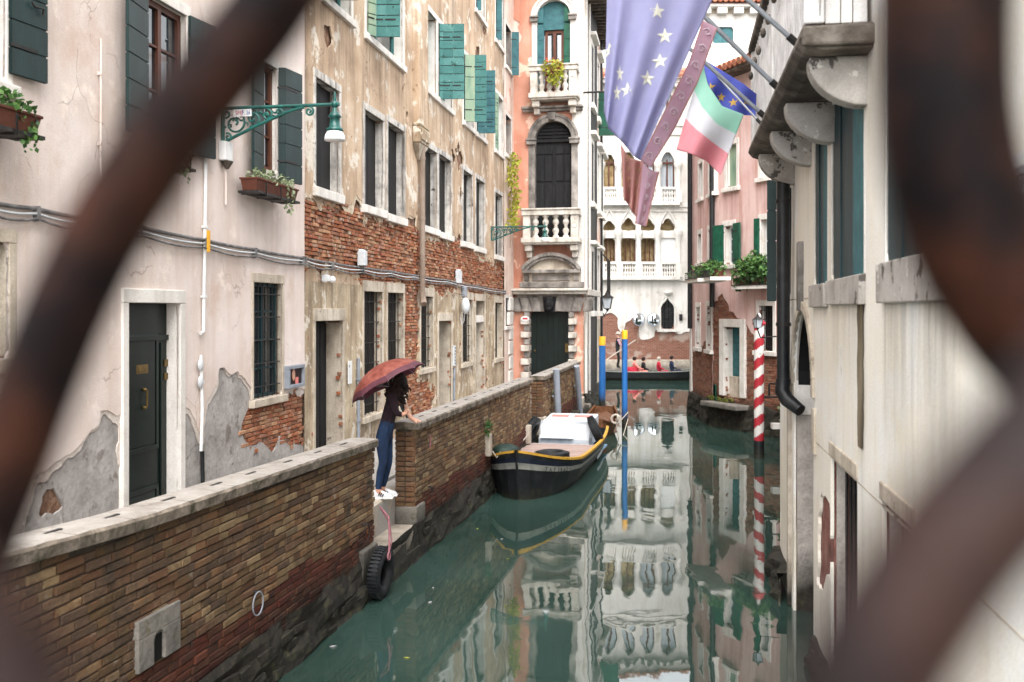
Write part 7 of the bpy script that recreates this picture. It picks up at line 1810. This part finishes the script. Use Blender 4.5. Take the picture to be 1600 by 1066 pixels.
# sneakers with three dark stripes
for (ua, y) in ((594, -.09), (598, .1)):
    m = MB(); x0 = wx(ua) - .09; rows = []
    for x, h_, b in ((0, .085, .032), (.03, .10, .038), (.09, .105, .04), (.14, .085, .043), (.20, .06, .045), (.25, .045, .038), (.275, .025, .02)):
        rows.append([(x0 + x, y - b, .012)] + [(x0 + x, y - b * math.cos(a) , .02 + h_ * math.sin(a)) for a in (R(15), R(50), R(90), R(130), R(165))] + [(x0 + x, y + b, .012)])
    m.grid(rows); m.add(rows[0], [tuple(range(7))]); m.add(rows[-1], [tuple(range(6, -1, -1))]); s_ = m.build('shoe', m_shoe, wo_)
    m = MB(); m.prism([(x0 - .005, 0), (x0 + .28, 0), (x0 + .285, .02), (x0 - .01, .022)], y - .047, y + .047); m.build('sole', m_white, s_)
    m = MB()
    for k in range(3): m.box(x0 + .085 + k * .026, x0 + .098 + k * .026, y - .0475, y - .041, .03, .085, M=Matrix.Translation((x0 + .12, 0, .055)) @ Matrix.Rotation(R(28), 4, 'Y') @ Matrix.Translation((-x0 - .12, 0, -.055)))
    m.build('stripes', m_blktxt, s_)

# umbrella held over her shoulder
ap = Vector((wx(591.5), -.05, wz(570.5))); hd_ = Vector((wx(634), -.11, wz(645)))
um = empty('umbrella', (WP.x + hd_.x, WP.y + hd_.y, .925 + hd_.z), 0, 'open red and orange umbrella with a plum border held by the woman', 'umbrella')
ax_ = (ap - Vector((wx(627), -.09, wz(637)))).normalized(); off = ap - hd_
ax_ = off.normalized(); L0 = off.length
MB().tube([(0, 0, 0), tuple(ax_ * (L0 + .07))], .008, 8).build('shaft', m_brown, um); MB().tube([tuple(ax_ * -.07), tuple(ax_ * .14)], .014, 8).build('handle', m_black, um)
e1 = ax_.cross(Vector((0, 1, 0))).normalized(); e2 = ax_.cross(e1).normalized(); RU = .56; nR = 8
tiltf = Vector((0, 0, 0))
def rib_pt(a, t):      # dome profile with t from 0 at the top to 1 at the rim
    r = RU * math.sin(t * 1.18) / math.sin(1.18); dz = -.30 * (1 - math.cos(t * 1.18)) / (1 - math.cos(1.18)); return r, dz
def canopy(t0, t1, mtl, name):
    m = MB(); nt_ = 7; per = 6
    rows = []
    for i in range(nt_ + 1):
        t = t0 + (t1 - t0) * i / nt_; row = []
        for k in range(nR * per + 1):
            a = 2 * PI * k / (nR * per) + R(10); f_ = (k % per) / per; sag = math.sin(PI * f_) ; r, dz = rib_pt(a, t); r *= 1 - .075 * sag * t; dz += -.0 + .025 * sag * t * t
            row.append(off + ax_ * dz + e1 * (r * math.cos(a)) + e2 * (r * math.sin(a)))
        rows.append(row)
    m.grid(rows, False); return m.build(name, mtl, um, fix=False)
canopy(.02, .84, m_umb, 'canopy'); canopy(.841, 1.0, m_umbp, 'border')
for k in range(nR):
    a = 2 * PI * k / nR + R(10); pts = []
    for i in range(8): r, dz = rib_pt(a, i / 7); pts.append(off + ax_ * (dz - .006) + e1 * (r * math.cos(a)) + e2 * (r * math.sin(a)))
    MB().tube(pts, .004, 5).build('rib', m_pipeg, um); MB().tube([pts[-1], pts[-1] + (pts[-1] - pts[-2]).normalized() * .03], .006, 5).build('rib_tip', m_hair, um)
    MB().tube([off - ax_ * .34, pts[4]], .003, 4).build('stretcher', m_pipeg, um)

# gondolier and passengers, small in the distance
def standing(P, label, shirt, trousers, hat=None, vest=None, rz=0.):
    o = empty('person', P, rz, label, 'person')
    J = {'pelvis': (0, 0, .95, .13), 'waist': (0, 0, 1.1, .12), 'chest': (.02, 0, 1.32, .15), 'upper': (.03, 0, 1.45, .11), 'neck': (.03, 0, 1.54, .055), 'head': (.04, 0, 1.66, .095), 'crown': (.04, 0, 1.74, .07), 'hl': (0, -.1, .85, .09), 'kl': (.05, -.1, .48, .065), 'al': (-.04, -.1, .08, .045), 'tl': (.08, -.1, .04, .04), 'hr': (0, .1, .85, .09), 'kr': (.08, .1, .48, .065), 'ar': (.03, .1, .08, .045), 'tr': (.15, .1, .04, .04), 'sl': (.03, -.2, 1.43, .065), 'el': (.12, -.27, 1.17, .05), 'wl': (.36, -.2, 1.15, .035), 'fl': (.42, -.19, 1.16, .035), 'sr': (.03, .2, 1.43, .065), 'er': (.16, .27, 1.2, .05), 'wr': (.42, .12, 1.22, .035), 'fr': (.48, .1, 1.22, .035)}
    E = [('pelvis', 'waist'), ('waist', 'chest'), ('chest', 'upper'), ('upper', 'neck'), ('neck', 'head'), ('head', 'crown'), ('pelvis', 'hl'), ('hl', 'kl'), ('kl', 'al'), ('al', 'tl'), ('pelvis', 'hr'), ('hr', 'kr'), ('kr', 'ar'), ('ar', 'tr'), ('upper', 'sl'), ('sl', 'el'), ('el', 'wl'), ('wl', 'fl'), ('upper', 'sr'), ('sr', 'er'), ('er', 'wr'), ('wr', 'fr')]
    skin_body('body', J, E, o, [trousers, vest or shirt, shirt, m_skin], lambda c: 0 if c.z < 1.0 else (3 if c.z > 1.53 or c.x > .33 else (2 if abs(c.y) > .17 else 1)), 1)
    if hat: MB().lathe([(.17, 1.74), (.17, 1.76), (.1, 1.77), (.1, 1.84), (.06, 1.85)], (.04, 0, 0), 12).build('hat', hat, o)
    return o
gd = standing((gx(965), GY, .6), 'gondolier in a black waistcoat and pale pink sleeves rowing at the stern of the gondola', m_flagp, m_vest, m_rope, m_vest)
o = empty('oar', (gx(965) + .4, GY - .2, 1.75), 0, 'long pale oar held by the gondolier', 'oar'); MB().tube([(.5, .1, .28), (-.9, -.5, -.6), (-1.7, -.9, -1.15)], [.025, .028, .04], 6).build('shaft', m_rope, o); MB().box(-2.1, -1.5, -.98, -.94, -1.4, -1.05).build('blade', m_rope, o)
def seated(P, label, top, hair=m_hair, lean=.0):
    o = empty('person', P, 0, label, 'person', 'passengers in the gondola')
    J = {'pelvis': (0, 0, .14, .15), 'waist': (-.03, 0, .28, .13), 'chest': (-.05 - lean, 0, .48, .15), 'upper': (-.05 - lean, 0, .6, .11), 'neck': (-.04 - lean, 0, .68, .055), 'head': (-.02 - lean, 0, .8, .095), 'crown': (-.02 - lean, 0, .88, .07), 'hl': (.05, -.1, .12, .09), 'kl': (.42, -.12, .2, .07), 'al': (.45, -.12, -.18, .05), 'hr': (.05, .1, .12, .09), 'kr': (.42, .12, .2, .07), 'ar': (.45, .12, -.18, .05), 'sl': (-.05 - lean, -.2, .58, .065), 'el': (.0, -.27, .34, .05), 'wl': (.24, -.2, .3, .035), 'sr': (-.05 - lean, .2, .58, .065), 'er': (.0, .27, .34, .05), 'wr': (.24, .2, .3, .035)}
    E = [('pelvis', 'waist'), ('waist', 'chest'), ('chest', 'upper'), ('upper', 'neck'), ('neck', 'head'), ('head', 'crown'), ('pelvis', 'hl'), ('hl', 'kl'), ('kl', 'al'), ('pelvis', 'hr'), ('hr', 'kr'), ('kr', 'ar'), ('upper', 'sl'), ('sl', 'el'), ('el', 'wl'), ('upper', 'sr'), ('sr', 'er'), ('er', 'wr')]
    skin_body('body', J, E, o, [top, m_skin], lambda c: 1 if c.z > .67 or (c.x > .2 and c.z > .25 and abs(c.y) > .16) else 0, 1)
    MB().ball((-.05 - lean, 0, .83), .11, .105, .11, 10, 7).build('hair', hair, o)
    return o
seated((gx(998), GY, .25), 'passenger in salmon pink leaning back at the stern end of the gondola seats', m_salmon, m_hair, .16)
seated((gx(1008), GY + .25, .22), 'passenger in dark clothes beside the one in salmon pink', m_vest)
seated((gx(1031), GY, .25), 'passenger in bright red in the middle of the gondola', m_cloud, m_rope)
seated((gx(1051), GY, .3), 'passenger in navy blue nearest the prow of the gondola', m_navy)

# ================================================================== FLAGPOLES AND FLAGS over the canal
def flagpole(P0, P1, rad, label):
    o = empty('flagpole', P0, 0, label, 'flagpole', 'grey flagpoles leaning out from the balcony'); d = Vector(P1) - Vector(P0)
    MB().tube([(0, 0, 0), tuple(d)], rad, 10).build('pole', m_alu, o); MB().ball(tuple(d * 1.005), rad * 1.8, rad * 1.8, rad * 1.8, 10, 7).build('ball', m_alu, o)
    q = d * .0 + d.normalized() * .04; MB().tube([tuple(-q), tuple(q)], rad * 1.5, 10).build('socket', m_iron, o)
    return o
YO = lambda u, v, n=-PR: RGT.px(u, v, n)
def on_bal(u, v):
    x, z = RGT.px(u, v, -PR - .02); return RGT.w(x, -PR - .02, z)
A1 = on_bal(1238, 62); A2 = on_bal(1210, 132); A3 = on_bal(1190, 178); A4 = on_bal(1184, 190)
T1 = at(985, -165, A1.y - .1); T2 = at(1012, -60, A2.y - .1); T3 = at(1040, 42, A3.y - .1); T4 = at(1096, 92, A4.y + .6)
flagpole(A1, T1, .019, 'nearest flagpole slanting up out of the top of the frame, carrying the big blue flag')
flagpole(A2, T2, .021, 'second flagpole, carrying the pink bordered flag'); flagpole(A3, T3, .02, 'third flagpole, carrying the green white and red flag'); flagpole(on_bal(1186, 190), T4, .012, 'thin farthest flagpole behind the tricolour flag')

def cloth(name, label, outline_top, outline_bot, Y, mtl_fn, mats, nu=44, nv=40, amp=.05, waves=3.0, seed=0):
    """cloth hanging between an upper edge and a lower edge (photo columns and rows at depth Y), folded in depth"""
    o = empty(name, at(*outline_top[0], Y), 0, label, 'flag', 'flags hung over the canal'); o_ = o.location.copy()
    def interp(pl, t):
        s = t * (len(pl) - 1); i = min(int(s), len(pl) - 2); f = s - i; return pl[i][0] * (1 - f) + pl[i + 1][0] * f, pl[i][1] * (1 - f) + pl[i + 1][1] * f
    def P(s, t, lift=0.):
        a = interp(outline_top, s); b = interp(outline_bot, s); u = a[0] * (1 - t) + b[0] * t; v = a[1] * (1 - t) + b[1] * t
        dy = amp * (math.sin(2 * PI * waves * s + seed + 1.2 * t) * (.25 + .75 * t) + .4 * math.sin(5.1 * s + 3 * t + seed)) 
        return at(u, v, Y + dy - lift) - o_
    m = MB(); rows = [[P(i / nu, j / nv) for i in range(nu + 1)] for j in range(nv + 1)]
    m.grid(rows); 
    for q in range(len(m.f)): j, i = divmod(q, nu); m.mi[q] = mtl_fn((i + .5) / nu, (j + .5) / nv)
    c = m.build('cloth', mats, o, fix=False)
    c.modifiers.new('solid', 'SOLIDIFY').thickness = .003
    return o, P
def star_on(o, Pf, s, t, r, mtl, asp=1.0, rot=0.):
    """five-pointed star lying on the cloth"""
    for side, lift in (('front', .006), ('back', -.006)):
        c = Pf(s, t, lift); pts = []; ds = Pf(s + .01, t) - Pf(s - .01, t); dt = Pf(s, t + .01) - Pf(s, t - .01)
        J_ = np.array([[ds.x, dt.x], [ds.z, dt.z]]) / .02
        for k in range(10):
            a = R(90 + 36 * k) + rot; q = r if k % 2 == 0 else r * .4
            g = np.linalg.solve(J_, np.array([q * math.cos(a) * asp, q * math.sin(a)])); pts.append(Pf(min(1, max(0, s + g[0])), min(1, max(0, t + g[1])), lift))
        m = MB(); m.add([c] + pts, [(0, 1 + k, 1 + (k + 1) % 10) for k in range(10)]); m.build('star', mtl, o)
Yf = A1.y
def st_uv(P, u, v, n=24):    # cloth coordinate nearest to a photo point
    best = None; base = None
    return None
EUo, EUP = cloth('blue_star_flag', 'big translucent blue flag with pale yellow stars hanging from the nearest pole', [(950, -70), (990, -100), (1040, -80), (1085, -40), (1114, -2)], [(944, 175), (951, 202), (972, 222), (990, 244), (1001, 251)], Yf, lambda s, t: 0, [m_flagb], amp=.05, waves=3.2, seed=.5)
def solve(P, u, v, org):
    best = (1e9, 0, 0)
    for i in range(41):
        for j in range(41):
            q = P(i / 40, j / 40) + org; uu = 800 + FPX * q.x / q.y; vv = HOR - FPX * (q.z - HC) / q.y; d = (uu - u) ** 2 + (vv - v) ** 2
            if d < best[0]: best = (d, i / 40, j / 40)
    return best[1:]
org = EUo.location
for (u, v, asp) in ((1029, 17, 1), (1038, 58, 1), (1032, 97, 1), (1009, 123, 1), (981, 139, .85), (967, 115, .5), (953, 80, .75), (962, 148, .5), (1000, -20, 1)):
    s, t = solve(EUP, u, v, org); star_on(EUo, EUP, s, t, 13.0 * Yf / FPX, m_star, asp)
# pink bordered flag with tails
Y2 = Yf + .5
PKo, PKP = cloth('pink_border_flag', 'pink flag with an ornate scroll border and hanging tails behind the big blue flag', [(1000, 250), (1040, 170), (1075, 100), (1098, 32)], [(1017, 262), (1052, 205), (1090, 130), (1121, 44)], Y2, lambda s, t: 1 if t < .07 or t > .93 else 0, [m_flagp, m_flagtail], nu=40, nv=14, amp=.02, waves=2, seed=1)
og = PKo.location
def scrolls(o, P, n, rr_, mtl, t0=.5, per=1):
    for k in range(n):
        s = (k + .5) / n; c = P(s, t0, .007); m = MB(); sg_ = 1 if k % 2 else -1; pts = []
        for i in range(15): a = i / 14 * 1.15 * 2 * PI; q = rr_ * (1 - i / 14 * .75); pts.append(c + Vector((sg_ * q * math.cos(a), -.003, q * math.sin(a))))
        m.tube(pts, rr_ * .17, 4); pts = [P(s, t0 - .28, .008), P(min(1, s + .3 / n), t0, .008), P(s, t0 + .28, .008)]; m.tube(pts, rr_ * .14, 4); m.build('scroll_ornament', mtl, o)
scrolls(PKo, PKP, 9, .036, m_orn)
T_, TP = cloth('flag_tail', 'longest ornate pink tail of the bordered flag', [(1003, 252), (1012, 262), (1020, 268), (1030, 268)], [(993, 349), (998, 351), (1004, 353), (1010, 354)], Y2, lambda s, t: 0 if .12 < s < .88 else 1, [m_flagp, m_flagtail], nu=12, nv=24, amp=.03, waves=1, seed=2)
for k in range(5):
    c = TP(.5, .1 + k * .2, .007); m = MB(); m.tube([c + Vector((.022 * math.cos(i * .7) * (1 - i / 16), -.003, .03 * math.sin(i * .7) * (1 - i / 16))) for i in range(14)], .0035, 4); m.build('scroll_ornament', m_orn, T_)
T2_, TP2 = cloth('flag_tail', 'red brown folded tail left of the longest tail', [(970, 225), (982, 246), (994, 250), (1003, 252)], [(975, 312), (982, 320), (988, 332), (994, 338)], Y2 + .03, lambda s, t: 0, [m_flagtail], nu=20, nv=20, amp=.05, waves=2, seed=3)
for k in range(8):
    c = TP2(.25 + .5 * (k % 2), .1 + k * .105, .007); m = MB(); m.tube([c + Vector((.028 * math.cos(i * .7) * (1 - i / 16), -.003, .03 * math.sin(i * .7) * (1 - i / 16))) for i in range(14)], .004, 4); m.build('scroll_ornament', m_orng, T2_)
# tricolour
ITo, ITP = cloth('tricolour_flag', 'green white and red flag billowing under the third pole', [(1097, 94), (1106, 132), (1128, 166), (1162, 179)], [(1057, 234), (1078, 240), (1104, 252), (1126, 274)], A3.y - .05, lambda s, t: 0 if t < .33 else (1 if t < .66 else 2), [m_fgreen, m_fwhite, m_fred], amp=.07, waves=1.3, seed=.2)
EU2, EP2 = cloth('blue_star_flag', 'smaller deep blue flag with gold stars behind the tricolour flag', [(1098, 92), (1130, 112), (1160, 130), (1182, 147)], [(1103, 122), (1116, 156), (1144, 179), (1181, 181)], A4.y + .4, lambda s, t: 0, [m_flagbd], amp=.06, waves=2, seed=1.4)
for (u, v) in ((1110, 136), (1126, 152), (1145, 160), (1166, 158)):
    s, t = solve(EP2, u, v, EU2.location); star_on(EU2, EP2, s, t, 7.5 * A4.y / FPX, m_stard)

# ================================================================== IRON RAILING OF THE BRIDGE, close to the eye and out of focus
RD = .42
def rp(u, v, dy=0.): return at(u, v, RD + dy)
ir = empty('bridge_railing', (0, RD, HC - .45), 0, 'blurred rusty wrought iron scrolls of the bridge railing close to the viewer', 'railing')
def bar(pts, r, near=0., mtl=None, name='scroll'):
    # smooth the path through the control points
    P = [rp(u, v, near) - ir.location for u, v in pts]; q = []
    for i in range(len(P) - 1):
        p0 = P[max(0, i - 1)]; p1 = P[i]; p2 = P[i + 1]; p3 = P[min(len(P) - 1, i + 2)]
        for k in range(8):
            t = k / 8; q.append(.5 * ((2 * p1) + (p2 - p0) * t + (2 * p0 - 5 * p1 + 4 * p2 - p3) * t * t + (3 * p1 - p0 - 3 * p2 + p3) * t ** 3))
    q.append(P[-1]); MB().tube(q, r, 14).build(name, mtl or m_rail, ir)
bar([(560, -160), (470, -60), (405, 35), (325, 130), (248, 230), (185, 325), (138, 410), (92, 510), (52, 610), (15, 710), (-35, 840), (-80, 980)], .0178)
bar([(1490, -160), (1478, -40), (1474, 80), (1480, 200), (1506, 320), (1556, 430), (1640, 540), (1740, 620)], .028)
bar([(1740, 575), (1655, 675), (1575, 760), (1500, 845), (1435, 935), (1372, 1040), (1335, 1160)], .0158, -.2, m_rail_lit)
bar([(-120, 930), (-60, 985), (-10, 1050), (40, 1130)], .014, -.2, m_rail_lit)
